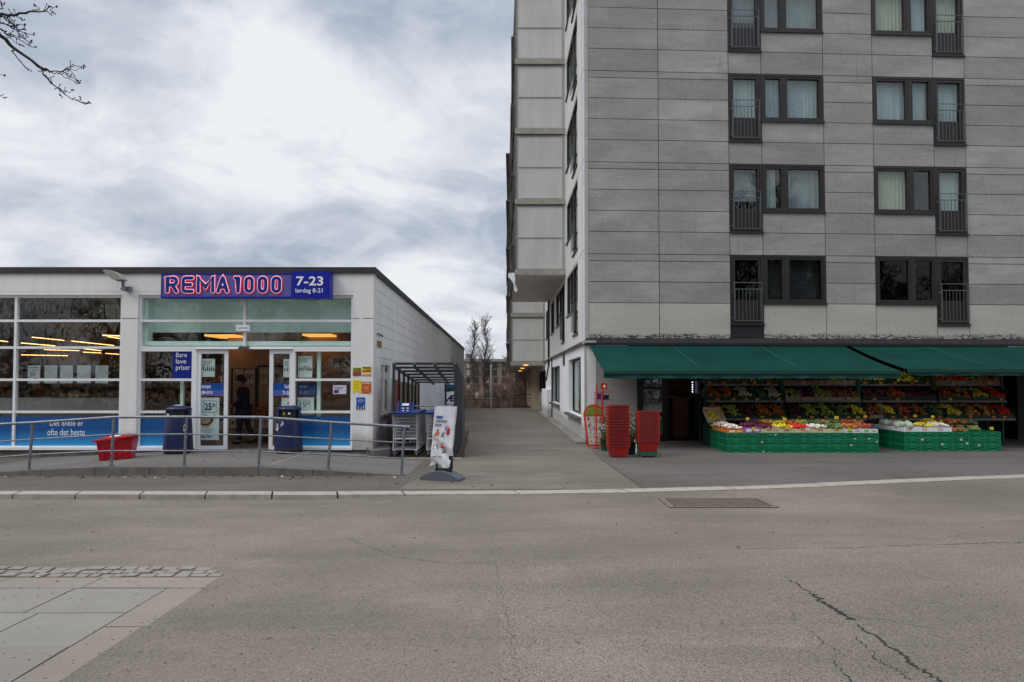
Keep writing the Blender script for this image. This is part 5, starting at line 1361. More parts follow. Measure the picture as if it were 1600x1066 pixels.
# backing and core
mb=MB(MF)
bu0,bu1=.02,20.5
for ci in range(len(cols)-1):
    if ci in(2,3,5,6): continue
    mb.box(cols[ci],cols[ci+1],.122,.20,zsill,TOP,0)
for ci in (2,3,5,6):
    for k in range(NR):
        h=2.02 if ci in(2,6) else 1.41
        mb.box(cols[ci],cols[ci+1],.122,.20,T[k-1] if k else zsill,T[k]-h,0)
    mb.box(cols[ci],cols[ci+1],.122,.20,T[-1],TOP,0)
mb.box(.1,20.5,1.5,1.6,zsill,TOP,1)
for k in range(NR+1): mb.box(.12,20.5,.2,1.5,(T[k]-2.3 if k<NR else TOP-.1)-.12 ,(T[k]-2.3 if k<NR else TOP-.1),1)
for u in (cols[2]-.5,cols[4]+.5,cols[5]-.3,cols[7]+.5): mb.box(u-.05,u+.05,.2,1.5,zsill,TOP,1)
mb.box(-.0,20.5,1.6,24,TOP,TOP+.2,0)
mb.build('core',[M_joint,mat('room_dark',(.05,.047,.045),.8,.2)],apt)
# sill flashing above the awnings
mb=MB(MF); mb.box(-.0,20.5,-.06,.12,zsill-.13,zsill-.006,0); mb.box(-.02,20.5,-.10,.12,zsill-.20,zsill-.131,1); mb.build('flashing',[mat('flashing_dark',(.06,.052,.05),.5,.2),M_black],apt)
M_curt=mat('net_curtain',(.62,.68,.66),.9,.08,20,stretch=(1,1,.1)); M_curty=mat('cream_curtain',(.70,.68,.52),.9,.08,20,stretch=(1,1,.1))
M_lace=mat('lace_curtain',(.36,.40,.44),.9,.35,26,col2=(.66,.70,.72))
M_blind=mat('grey_blind',(.36,.39,.40),.8,.1,4)
def curtain(o,u0,u1,z0,z1,m,amp=.018,den=55,seed=0,M=MF,y=.15):
    mb=MB(M); n=max(8,int((u1-u0)*60)); q=random.Random(seed); ph=q.uniform(0,6)
    top=[];bot=[]
    for i in range(n+1):
        u=u0+(u1-u0)*i/n; w=y+.04+amp*sin(u*den+ph+1.2*sin(u*9+ph))
        top.append((u,w,z1)); bot.append((u+.01*sin(u*20),w+.01*sin(u*31),z0))
    mb.add(bot+top,[(i,i+1,n+2+i,n+1+i) for i in range(n)],0,True); return mb.build('curtain',m,o)
def sashframe(mb,u0,u1,z0,z1,w,y0,y1): frame3(mb,u0,u1,z0,z1,w,y0,y1)
def frame3(mb,u0,u1,z0,z1,w,y0,y1,mi=0):
    mb.box(u0,u1,y0,y1,z1-w,z1,mi);mb.box(u0,u1,y0,y1,z0,z0+w,mi);mb.box(u0,u0+w,y0,y1,z0+w,z1-w,mi);mb.box(u1-w,u1,y0,y1,z0+w,z1-w,mi)
M_glass_low=glassmat('dull_glass',(.62,.64,.64),.018)
place=['lowest','second','third','fourth','fifth','sixth']
def unit(k,cw,cd,mir,style):
    z1=T[k]-.004; z0=T[k]-1.41+.004; zd=T[k]-2.02+.004
    u0,u1=cols[cw]+.004,cols[cw+1]-.004
    mb=MB(MF); frame3(mb,u0,u1,z0,z1,.065,-.012,.11)
    um=u0+(u1-u0)*(.36 if not mir else .60)
    mb.box(um-.05,um+.05,-.006,.10,z0+.065,z1-.065)
    mb.box(u0-.02,u1+.02,-.05,-.012,z0-.03,z0+.02)
    o=mb.build('window',M_frame,apt)
    panes=[(u0+.065,um-.05),(um+.05,u1-.065)]
    mb=MB(MF)
    for a,b in panes: frame3(mb,a+.004,b-.004,z0+.069,z1-.069,.055,.0,.08)
    mb.build('sash',M_frame,o)
    mb=MB(MF)
    for a,b in panes: mb.box(a+.03,b-.03,.05,.056,z0+.10,z1-.10)
    mb.build('pane',M_glass_apt if k else M_glass_low,o)
    a0,a1=u0+.08,u1-.08; c0,c1=z0+.09,z1-.08
    if style=='lace':
        curtain(o,a0,a0+(a1-a0)*.72,c0,c1,M_lace,.012,50,k); curtain(o,a0+(a1-a0)*.72,a1,c0,c1,M_curt,.02,70,k+1,y=.17)
    elif style=='cream': curtain(o,a0,a0+(a1-a0)*.60,c0,c1,M_curty,.022,60,k); curtain(o,a0+(a1-a0)*.60,a1,c0,c1,M_curt,.02,70,k+1)
    elif style=='white': curtain(o,a0,a1,c0,c1,M_curt,.012,35,k)
    elif style=='half': curtain(o,a0,a0+(a1-a0)*.62,c0,c1,M_curty,.018,60,k); 
    elif style=='blind':
        mb=MB(MF); mb.box(a0,a1,.20,.21,c0,c1); mb.build('blind',M_blind,o)
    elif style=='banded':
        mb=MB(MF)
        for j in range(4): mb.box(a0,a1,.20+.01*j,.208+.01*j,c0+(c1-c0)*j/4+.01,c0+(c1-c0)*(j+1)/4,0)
        mb.build('blind',mat('banded_reflection',(.15,.155,.16),.8,.15,3),o)  # dark bands stand for a building mirrored in the pane, not a blind
    elif style=='stripe':
        curtain(o,um-.5,um-.2,c0,c1,M_curt,.02,70,k); curtain(o,um+.12,a1,c0,c1,M_blind,.006,30,k)
    # french door
    d0,d1=cols[cd]+.004,cols[cd+1]-.004
    mb=MB(MF); frame3(mb,d0,d1,zd,z1,.06,-.010,.11); mb.box(d0-.02,d1+.02,-.05,-.010,zd-.03,zd+.02)
    o=mb.build('balcony_door',M_frame,apt)
    mb=MB(MF); frame3(mb,d0+.07,d1-.07,zd+.07,z1-.07,.07,.0,.085); zp=zd+.72; mb.box(d0+.14,d1-.14,.03,.08,zd+.14,zp); mb.build('door_leaf',M_frame,o)
    mb=MB(MF); mb.box(d0+.12,d1-.12,.05,.056,zp-.01,z1-.13); mb.build('pane',M_glass_apt if k else M_glass_low,o)
    if style in('lace','cream','white','half'): curtain(o,d0+.1,d1-.1,zp-.05,z1-.1,M_curt if style!='cream' else M_curty,.015,60,k+5)
    elif style in ('blind','stripe'):
        mb=MB(MF); mb.box(d0+.1,d1-.1,.20,.21,zp+.25,z1-.1); mb.build('blind',M_blind,o)
    elif style=='dark': pass
    mb=MB(MF); hz0=zd+.10; hz1=zd+1.20; e0,e1=d0+.08,d1-.08
    if k<9:
        for zz in (hz1,hz1-.19): mb.tube([(e0-.02,-.075,zz),(e1+.02,-.075,zz)],.012,n=6)
        mb.tube([(e0,-.075,hz0),(e1,-.075,hz0)],.011,n=6)
        for i in range(8): u=e0+.03+(e1-e0-.06)*i/7; mb.cyl((u,-.075,hz0),(u,-.075,hz1-.19),.007,n=5)
        for u in (e0,e1):
            mb.cyl((u,-.075,hz0-.02),(u,-.075,hz1),.011,n=6)
            for zz in (hz1-.25,hz0+.08): mb.cyl((u,-.075,zz),(u+(-.06 if u==e0 else .06),-.012,zz),.009,n=5); mb.ball((u+(-.03 if u==e0 else .03),-.05,zz),.018,n=6,m=4)
    mb.build('guard_rail',mat('guard_rail_steel',(.13,.145,.15),.45,.1,metal=.4) if 'guard_rail_steel' not in bpy.data.materials else bpy.data.materials['guard_rail_steel'],o)
for k in range(5):
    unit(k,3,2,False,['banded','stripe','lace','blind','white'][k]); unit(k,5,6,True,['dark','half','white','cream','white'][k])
# alley side
SDx=Vector((-.016,1,0)).normalized(); SDy=Vector((1,.016,0)).normalized()
MS=Matrix(((SDx.x,SDy.x,0,O.x),(SDx.y,SDy.y,0,O.y),(0,0,1,0),(0,0,0,1)))   # x: down the alley, y: into building
MSi=MS.inverted()
def sh_(px,py,d=0):
    q=MSi@hit(px,py,O-SDy*d,SDy); return q.x,q.z
M_wallw=mat('white_render',(.88,.89,.90),.8,.06,1.6,bump=.5,bscale=18,stretch=(2,2,.5),detail=7,grime=.36)
AL=26.0
# openings of the ground floor (u0,u1,z0,z1)
w1=(sh_(907.5,600)[0],sh_(888.5,600)[0],sh_(908,651)[1],sh_(908,556.5)[1])
w2=(sh_(874.5,600)[0],sh_(863,600)[0],sh_(874.5,631.7)[1],sh_(874.5,571)[1])
w3=(16.5,24.5,1.05,2.35)
zg1=zsill-.16
mb=MB(MS); xs2=[0.0,w1[0],w1[1],w2[0],w2[1],w3[0],w3[1],AL]
for i,(a,b) in enumerate(zip(xs2,xs2[1:])):
    if i%2==0: mb.box(a,b,0,.3,-.05,zg1)
    else:
        w=(w1,w2,w3)[i//2]; mb.box(a,b,0,.3,-.05,w[2]); mb.box(a,b,0,.3,w[3],zg1)
mb.build('ground_floor_wall',M_wallw,apt)
mb=MB(MS); mb.box(-.06,AL,-.07,.3,zg1,zg1+.10,0); mb.tube([(.2,-.10,zg1+.05),(13,-.10,zg1+.03),(AL,-.10,zg1)],.03,n=6,mi=1); mb.build('ledge',[mat('ledge_grey',(.40,.39,.36),.8,.25,4),mat('pipe_grey',(.25,.25,.24),.6,.2)],apt)
def gwin(w,mulls,label_m,boards=None,sill=True):
    mb=MB(MS); frame3(mb,w[0],w[1],w[2],w[3],.06,.14,.20)
    for m in mulls: mb.box(w[0]+(w[1]-w[0])*m-.03,w[0]+(w[1]-w[0])*m+.03,.14,.20,w[2]+.06,w[3]-.06)
    o=mb.build('ground_window',M_frame,apt)
    mb=MB(MS); mb.box(w[0]+.05,w[1]-.05,.175,.18,w[2]+.05,w[3]-.05); mb.build('pane',M_glass_apt,o)
    if boards: 
        mb=MB(MS); mb.box(w[0]+.06,w[1]-.06,.21,.22,w[2]+.05,w[3]-.05,0)
        for (a,b,c,d,mi) in boards: mb.box(w[0]+(w[1]-w[0])*a,w[0]+(w[1]-w[0])*b,.204,.209,w[2]+(w[3]-w[2])*c,w[2]+(w[3]-w[2])*d,mi)
        mb.build('window_print',[mat('pale_film',(.55,.60,.64),.4,.06),mat('food_picture',(.55,.33,.05),.5,.6,12,col2=(.20,.10,.03)),mat('food_picture_green',(.05,.22,.06),.5,.5,12,col2=(.7,.6,.1)),M_ink_k],o)
    if sill: mb=MB(MS); mb.box(w[0]-.10,w[1]+.15,-.16,.14,w[2]-.10,w[2]-.03); mb.build('sill',mat('sill_slate',(.10,.10,.095),.6,.25) if 'sill_slate' not in bpy.data.materials else bpy.data.materials['sill_slate'],o)
gwin(w1,[.38],0,[(.02,.36,.0,.22,1),(.42,.98,.0,.25,1),(.02,.25,.60,.63,3),(.02,.16,.54,.57,3)])
gwin(w2,[.4],0,[(.5,.98,.5,.78,2)])
gwin(w3,[.15,.3,.45,.6,.8],0,None,False)
mb=MB(MS); a=sh_(880,560)[0];b=sh_(882.7,560)[0]; z0=sh_(882,571)[1];z1=sh_(882,548.5)[1]
mb.box(min(a,b),max(a,b),-.02,.0,z0,z1); mb.build('louvre',M_black,apt)
a,b=sh_(862,600)[0],sh_(853,600)[0]; 
mb=MB(MS); mb.box(a,a+4.2,-.22,.0,-.03,at(0,608,33.0).z,0); mb.box(a-.5,a-.35,-.05,.02,.0,zg1,1); mb.build('porch_wall',[M_wallw,M_black],apt)
mb=MB(MS)
pass
M_col=mat('lit_cream_column',(.55,.47,.34),.8,.1)
for u in (20.4,22.0,24.0,26.2,28.6):
    mb=MB(MS); mb.box(u,u+.35,-.5,-.1,0,2.7,0); mb.build('porch_column',M_col,apt)
mb=MB(MS); mb.box(16.5,AL,.8,.9,0,3.0); mb.box(25,AL+12,-.3,.3,0,4,0); mb.build('porch_back',mat('porch_brown',(.12,.085,.06),.8,.2),apt)
# upper floors, alley side
grp=[((903,895.6),(895.6,886)),((882.2,877.6),(877.6,869)),((866,861),None),((856,853),None)]
SU=lambda px: sh_(px,480)[0]
doorz=[]
mb=MB(MS); openings=[]
zt1=sh_(903,409)[1]
for k in range(NR):
    t=zt1+ST*k
    for d,w in grp:
        if w is None: openings.append((SU(d[0]),SU(d[1]),t-1.5,t,0,k)); continue
        openings.append((SU(d[0]),SU(d[1]),t-2.25,t,1,k)); openings.append((SU(w[0]),SU(w[1]),t-1.42,t,0,k))
us=sorted(set([0.02]+[o[0] for o in openings]+[o[1] for o in openings]+[AL+10]))
for a,b in zip(us,us[1:]):
    if b-a<.03: continue
    ops=sorted([o for o in openings if o[0]<=a+.02 and o[1]>=b-.02],key=lambda o:o[2]); z=zg1+.10
    for o in ops: 
        if o[2]>z: mb.box(a+.004,b-.004,0,.12,z,o[2])
        z=o[3]
    mb.box(a+.004,b-.004,0,.12,z,TOP)
mb.build('alley_wall',M_side,apt)
mb=MB(MS)
for k in range(NR+1):
    for zz in (zt1+ST*k-ST*.0+.06,): 
        mb.box(.1,5.3,-.003,-.0005,zz-.006,zz+.006)
for u in (.62,): mb.box(u-.005,u+.005,-.0032,-.0006,zg1+.1,TOP)
mb.build('panel_joints',M_joint,apt)
for (a,b,z0,z1,isd,k) in openings:
    if k>4 or (k>0 and a>6.5): continue
    mb=MB(MS); frame3(mb,a,b,z0,z1,.06,.01,.10)
    if not isd: mb.box(a+(b-a)*.4-.03,a+(b-a)*.4+.03,.012,.1,z0+.06,z1-.06)
    mb.box(a-.03,b+.03,-.05,.01,z0-.03,z0+.02)
    o=mb.build('alley_window' if not isd else 'alley_balcony_door',M_frame,apt)
    mb=MB(MS); mb.box(a+.04,b-.04,.06,.066,z0+.04,z1-.04); mb.build('pane',M_glass_apt,o)
    curtain(o,a+(b-a)*.3,a+(b-a)*.75,z0+.1,z1-.1,M_curt,.02,40,k,MS,.18)
    if isd:
        mb=MB(MS)
        for zz in (z0+.12,z0+1.0,z0+1.15): mb.tube([(a+.06,-.08,zz),(b-.06,-.08,zz)],.012,n=5)
        for i in range(9): u=a+.08+(b-a-.16)*i/8; mb.cyl((u,-.08,z0+.12),(u,-.08,z0+1.0),.007,n=4)
        mb.build('guard_rail',bpy.data.materials['guard_rail_steel'],o)
mb=MB(MS); mb.box(.12,AL+10,.5,.6,zsill,TOP); mb.build('alley_core',bpy.data.materials['room_dark'],apt)
mb=MB(MS); mb.tube([(SU(859),-.06,zg1-.3),(SU(859),-.06,TOP)],.05,n=8); mb.tube([(SU(859),-.06,zg1-.25),(SU(859)+.8,-.12,zg1-1.0)],.04,n=8); mb.tube([(17.6,-.1,0.1),(17.6,-.1,1.4)],.04,n=8); mb.build('downpipe',M_black,apt)
# enclosed balcony stacks over the alley
M_panelw=mat('balcony_panel',(.64,.63,.60),.6,.06,1.1,col2=(.54,.53,.50),stretch=(2,2,.5))
M_slab=mat('balcony_slab',(.42,.40,.35),.85,.25,4,bump=.3,col2=(.30,.28,.23))
M_soff=mat('soffit',(.58,.54,.49),.85,.1,2)
M_corr=mat('corrugated_front',(.10,.085,.075),.7,.35,9)
M_trim=mat('panel_trim',(.33,.35,.36),.5,.1)
def bay(Yn,Yf,pxl,zbase,nfl,label,pxr):
    xl=at(pxl,300,Yn).x; xr=RX(Yn); dx=-.016*(Yf-Yn)
    t=thing('balcony_stack',label,'balconies',(xl,Yn,zbase),group='enclosed balcony stacks over the alley')
    for k in range(nfl):
        z0=zbase+ST*k; mb=MB()
        hs=.20
        mb.prism([(xl-.03,Yn-.05,z0),(xr,Yn-.05,z0),(xr+dx,Yf,z0),(xl+dx-.03,Yf,z0)],(0,0,hs)); 
        fl_=mb.build('floor_slab',M_slab,t)
        if k==0: mb=MB(); mb.prism([(xl+.0,Yn-.02,z0-.006),(xr-.01,Yn-.02,z0-.006),(xr+dx-.01,Yf,z0-.006),(xl+dx,Yf,z0-.006)],(0,0,.005)); mb.build('soffit',M_soff,t)
        mb=MB(); a,b=xl+.06,xr-.10; c0,c1=z0+hs+.03,z0+ST-.07; cm=(c0+c1)/2
        mb.box(a,b,Yn+.02,Yn+.07,c0,c1,0)
        for zz in (c0,cm,c1): mb.box(a-.02,b+.02,Yn-.005,Yn+.018,zz-.014,zz+.014,1)
        for xx in (a,b): mb.box(xx-.015,xx+.015,Yn-.004,Yn+.0185,c0+.015,c1-.015,1)
        mb.box(b+.02,xr,Yn+.04,Yn+.09,z0+hs,z0+ST,2)
        mb.build('side_panel',[M_panelw,M_trim,M_side],t)
        mb=MB(); n=int((Yf-Yn)/.25); q=random.Random(k)
        for i in range(n):
            y=Yn+i*(Yf-Yn)/n; X_=xl-.016*(y-Yn)
            o_=.05 if (i//6)%2 else .10
            mb.box(X_-o_,X_-o_+.03,y,y+.24,z0+.05+q.uniform(0,.04),z0+1.15+q.uniform(-.04,.04),0)
        for yy in [Yn+.02]+[Yn+j*(Yf-Yn)/3 for j in (1,2,3)]: mb.box(xl-.016*(yy-Yn)-.04,xl-.016*(yy-Yn)+.05,yy,yy+.08,z0+hs,z0+ST,1)
        mb.box(xl-.10+dx*.5,xl-.0,Yn+.3,Yf,z0+1.2,z0+1.25,1)
        mb.build('balcony_front',[M_corr,mat('balcony_post',(.16,.155,.15),.7,.2) if 'balcony_post' not in bpy.data.materials else bpy.data.materials['balcony_post']],t)
    z0=zbase+ST*nfl; mb=MB(); mb.prism([(xl-.03,Yn-.05,z0),(xr,Yn-.05,z0),(xr+dx,Yf,z0),(xl+dx-.03,Yf,z0)],(0,0,.2)); mb.build('top_slab',M_slab,t)
    return t
Yn=23.9; bay(Yn,32.0,805.5,at(840,430,Yn).z,4,'nearer stack of white panelled balconies hanging over the alley',882)
Y2=35.3; zb2=at(820,571,Y2).z; bay(Y2,60,798.6,zb2,5,'farther stack of white panelled balconies, lower down with lit lamps beneath',852)
for (px,py) in ((821.5,570.5),(816.3,575.5),(812.5,579.5)):
    p=gnd(px,py,zb2-.03); mb=MB(); mb.lathe([(.03,-.07),(.11,-.055),(.14,-.02),(.14,0)],12,c=(0,0)); o=mb.build('soffit_lamp',M_lamp2); o.location=(p.x,p.y,zb2-.006)
    tag(o,'round yellow lamp lit under the farther balconies, '+{821.5:'nearest of the row',816.3:'middle of the row',812.5:'deepest of the row'}[px],'ceiling lamp',group='lit lamps under the balconies')
# torn white cloth hanging from the lowest near balcony
mb=MB(); vs=[]; n=9
for j in range(n+1):
    v=j/n; p=at(799.5+ (4.5 if v>.3 else 1.5)*v*1.6,427+v*29,Yn-.12); w=.09*(1-v)+.03+.03*sin(v*9)
    vs+=[(p.x-w,p.y+.03*sin(v*8),p.z),(p.x+w*.8,p.y-.03*sin(v*6),p.z+.02)]
mb.add(vs,[(2*i,2*i+1,2*i+3,2*i+2) for i in range(n)],0,True)
tag(mb.build('torn_cloth',M_ink_w),'torn strip of white cloth hanging off the nearer balcony corner','cloth')
# ============================================================= greengrocer under the flats
shop=thing('greengrocer_shop','dark greengrocer shop front recessed under the green awnings','shop',MF@Vector((1,0,0)))
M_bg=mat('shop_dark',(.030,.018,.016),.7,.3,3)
M_shopwall=mat('grey_render_under_awning',(.42,.405,.39),.85,.06,4,bump=.6,bscale=16)
ua=FU(995.5,640); ud=FU(1039,640); ue=FU(1095,640); uend=FU(1590,640)
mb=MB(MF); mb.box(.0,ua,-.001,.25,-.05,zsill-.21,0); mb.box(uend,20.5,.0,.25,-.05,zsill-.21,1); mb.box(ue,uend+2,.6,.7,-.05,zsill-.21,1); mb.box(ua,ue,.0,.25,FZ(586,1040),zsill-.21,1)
mb.build('shop_wall',[M_shopwall,M_bg],shop)
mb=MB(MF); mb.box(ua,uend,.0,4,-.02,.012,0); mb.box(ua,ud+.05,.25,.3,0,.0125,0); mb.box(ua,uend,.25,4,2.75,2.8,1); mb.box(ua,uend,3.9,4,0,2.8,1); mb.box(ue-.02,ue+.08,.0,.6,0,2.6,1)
mb.build('shop_interior',[mat('red_brown_floor',(.07,.02,.013),.6,.3),M_bg],shop)
# door leaf with two panes, opened flat
do=thing('shop_door','dark framed half glazed greengrocer door standing open with a pull handle','door',MF@Vector(((ua+ud)/2,-.05,0)))
mb=MB(MF); Zd=lambda py: FZ(py,1015)
zz1,zz2,zz3,zz4=FZ(586,1015),FZ(606.5,1015),FZ(644,1015),.05
a,b=ua+.0,ud
mb.box(a,a+.17,-.07,-.01,zz4,zz1);mb.box(b-.09,b,-.07,-.01,zz4,zz1);mb.box(a+.17,b-.09,-.07,-.01,zz2-.04,zz2+.04);mb.box(a+.17,b-.09,-.07,-.01,zz3-.12,zz3);mb.box(a+.17,b-.09,-.07,-.01,zz4,zz4+.15);mb.box(a+.17,b-.09,-.07,-.01,zz1-.05,zz1)
mb.build('door_frame',mat('door_dark',(.014,.011,.012),.4,.1),do)
mb=MB(MF); mb.box(a+.15,b-.08,-.045,-.04,zz4+.1,zz1-.03); mb.build('pane',glassmat('door_glass',(.75,.8,.8),.12),do)
mb=MB(MF); mb.box(a+.17,b-.09,-.03,-.012,zz4+.1,zz1-.03,0); mb.box(a+.21,a+.52,-.0355,-.031,zz2+.07,zz2+.22,1); mb.prism([(a+.5,-.034,zz3+.30),(b-.13,-.034,zz3+.34),(b-.13,-.034,zz2-.1),(a+.62,-.034,zz2-.07),(a+.47,-.034,zz2-.16)],(0,.003,0),1)
mb.build('papered_glass',[mat('papered_pane',(.30,.32,.32),.6,.1,3),mat('paper_grey',(.38,.41,.43),.6,.1)],do)
mb=MB(MF); hx=a+.19; mb.tube([(hx-.05,-.09,zz3+.58),(hx+.06,-.13,zz3+.58),(hx+.08,-.13,zz3+.52),(hx+.08,-.13,zz3+.10),(hx+.06,-.13,zz3+.05),(hx-.05,-.09,zz3+.05)],.013,n=6); mb.build('handle',M_galv,do)
# doorway frame, string of small lights, goods inside
mb=MB(MF)
mb.box(ud,ud+.10,-.02,.2,0,2.5);mb.box(ue-.10,ue,-.02,.2,0,2.5); mb.build('doorway_frame',bpy.data.materials['door_dark'],shop)
mb=MB(MF)
uL=FU(1086.5,620)
for py in (597.5,601.3,605,608.8,612.5): mb.ball((uL,.25,FZ(py,1086)),.016,n=6,m=4)
tag(mb.build('light_string',mat('led_white',(.9,.85,1),.4,0,emit=(.8,.8,1),es=3)),'vertical string of small white lights inside the doorway','light string')
wr=thing('wall_rack','rack of boxed goods on the back wall seen through the greengrocer doorway','wall rack',MF@Vector((ud+.6,2.6,0)))
mb=MB(MF); 
for k in range(8): mb.box(ud+.1,ue+.6,2.3,2.6,1.15+k*.21,1.165+k*.21)
mb.box(ud+.1,ue+.6,2.6,2.65,0,2.7); mb.build('rack_frame',mat('rack_wood',(.5,.25,.08),.6,.3),wr)
mb=MB(MF); q=random.Random(12)
for k in range(7):
    u=ud+.12
    while u<ue+.4: w=q.uniform(.05,.11); mb.box(u,u+w-.006,2.32,2.55,1.166+k*.21,1.166+k*.21+q.uniform(.08,.17)); u+=w
tag(mb.build('goods',mat('rack_goods',(.55,.22,.05),.5,.7,13,col2=(.30,.06,.02)),wr),kind='stuff')
ctr=thing('counter','reddish brown counter with a yellow fruit tray on top inside the doorway','counter',MF@Vector((ue-.4,1.2,0)))
mb=MB(MF); mb.box(FU(1071,660),ue,1.2,1.9,0.012,1.22); mb.build('counter_body',mat('counter_red_wood',(.36,.16,.11),.6,.15),ctr)
mb=MB(MF); mb.box(FU(1046,660),FU(1071,660)-.01,1.3,2.0,.012,1.16); mb.build('shelf_side',mat('dark_crate_wood',(.05,.025,.012),.7,.4,6),ctr)
mb=MB(MF); mb.box(FU(1052,640),FU(1080,640),1.25,1.8,1.22,1.27); mb.build('tray',mat('yellow_tray',(.5,.25,.03),.5,.2),ctr)
# awnings
M_awn=mat('awning_green',(.003,.046,.036),.9,.18,1.2,spec=.12,bump=.25,bscale=150)
M_awnv=mat('valance_green',(.004,.06,.048),.8,.08,3)
def awning(wu0,wu1,fx0,fx1,label,pyf,pyv,seams):
    t=thing('awning',label,'awning',MF@Vector(((wu0+wu1)/2,-1.3,1.9)),group='green awnings over the greengrocer')
    zw=zsill-.215
    A=MF@Vector((wu0,-.06,zw));B=MF@Vector((wu1,-.06,zw))
    Yf=15.62; C=at(fx0,pyf,Yf);D=at(fx1,pyf,Yf+.03)
    n=24;m=8; mb=MB(); vs=[]
    for j in range(m+1):
        for i in range(n+1):
            p=A.lerp(B,i/n).lerp(C.lerp(D,i/n),j/m); p=p+Vector((0,0,(-.045-.02*sin(i*pi/6)**2)*sin(pi*j/m)+.007*sin(i*2.1+j*.5)*sin(pi*j/m)+(.006*sin(i*1.05) if j==m else 0))); vs.append(p)
    mb.add(vs,[(j*(n+1)+i,j*(n+1)+i+1,(j+1)*(n+1)+i+1,(j+1)*(n+1)+i) for j in range(m) for i in range(n)],0,True)
    for (pa,ya,pb,yb) in seams:
        P=hit(pa,ya,A,(B-A).cross(C-A).normalized());Q=hit(pb,yb,A,(B-A).cross(C-A).normalized())
        mb.tube([P+Vector((0,0,.004)),P.lerp(Q,.5)+Vector((0,0,-.028)),Q+Vector((0,0,.004))],.006,n=4,mi=1)
    mb.build('canvas',[M_awn,mat('seam_pale',(.05,.18,.145),.7,.1) if 'seam_pale' not in bpy.data.materials else bpy.data.materials['seam_pale']],t)
    mb=MB(); d=(D-C); zv=at(fx0,pyv,Yf).z
    mb.prism([C+Vector((0,-.03,-.075)),D+Vector((0,-.03,-.075)),D+Vector((0,-.03,.0)),C+Vector((0,-.03,.0))],(0,.06,0)); mb.build('front_bar',mat('front_bar_dark',(.006,.045,.04),.5,.1) if 'front_bar_dark' not in bpy.data.materials else bpy.data.materials['front_bar_dark'],t)
    mb=MB(); n=60; top=[];bot=[]
    for i in range(n+1):
        p=C.lerp(D,i/n); w=.018*sin(i*.9)+.010*sin(i*2.3)
        top.append((p.x,p.y+.0,p.z-.072)); bot.append((p.x,p.y+w,zv+.008*sin(i*1.7)))
    mb.add(bot+top,[(i,i+1,n+2+i,n+1+i) for i in range(n)],0,True); mb.build('valance',M_awnv,t)
    mb=MB()
    for f_ in (.06,.5,.94):
        a=A.lerp(B,f_)+Vector((0,-.05,-.12)); c=C.lerp(D,f_)+Vector((0,.05,-.04)); k_=a.lerp(c,.5)+Vector((.5 if f_<.5 else -.5,0,-.03)); mb.tube([a,k_,c],.022,n=6)
    mb.build('folding_arm',mat('arm_beige',(.12,.10,.08),.6,.1) if 'arm_beige' not in bpy.data.materials else bpy.data.materials['arm_beige'],t)
awning(FU(921,538),FU(1318,538),943.5,1408,'larger left green awning with pale seams over doorway and fruit racks',580,591.5,[(1050,539,1093,574),(1185,539,1246,573)])
awning(FU(1327,538),FU(1327,538)+9,1418.5,1900,'right green awning running out of the picture at the right edge',577.5,587,[(1441,539,1545,572)])
# ---- racks with sloping tiers
M_rackg=mat('rack_green_steel',(.02,.10,.055),.5,.2)
M_tag=mat('price_card_orange',(.80,.30,.02),.5,.1); M_tagy=mat('price_card_yellow',(.90,.62,.03),.5,.05)
M_crate=mat('crate_green',(.003,.21,.092),.45,.10,3,bump=.15,spec=.4)
M_crated=mat('crate_slot',(.002,.02,.012),.8,.1)
M_woodc=mat('poplar_wood',(.50,.33,.16),.7,.18,9,col2=(.40,.25,.12),stretch=(1,1,4))
M_pale=mat('pale_box',(.66,.55,.36),.7,.06)
M_whitebox=mat('white_box',(.78,.78,.80),.6,.05); M_pinkbox=mat('pink_box',(.30,.14,.24),.6,.2)
M_orbox=mat('orange_print_box',(.75,.22,.03),.55,.1)
FR={'apple_red':mat('apple_red',(0.540,0.027,0.027),.35,.5,14,col2=(.30,.10,.03)),'apple_green':mat('apple_green',(0.405,0.486,0.068),.35,.3,12),'orange':M_or,'lemon':mat('lemon',(0.850,0.675,0.041),.4,.1,9),
'tomato':mat('tomato',(0.837,0.030,0.020),.25,.2,9),'cabbage':mat('cabbage',(0.446,0.567,0.365),.6,.35,16,col2=(.50,.56,.42)),'beet':mat('beet',(0.135,0.016,0.041),.5,.4,9),'pepper':mat('pepper',(0.472,0.027,0.020),.3,.4,6,col2=(.12,.16,.02)),
'aubergine':mat('aubergine',(0.047,0.016,0.041),.3,.3,8),'potato':mat('potato',(0.446,0.284,0.135),.8,.3,9),'leafgreen':mat('leafgreen',(0.081,0.176,0.041),.7,.5,14,col2=(.13,.22,.06)),'banana':mat('banana',(0.850,0.648,0.054),.45,.15,6),'mango':mat('mango',(0.608,0.338,0.041),.4,.5,7,col2=(.35,.06,.03)),'plum':mat('plum',(0.121,0.016,0.054),.35,.4,9),'garlic':mat('garlic',(0.837,0.783,0.675),.7,.15,9)}
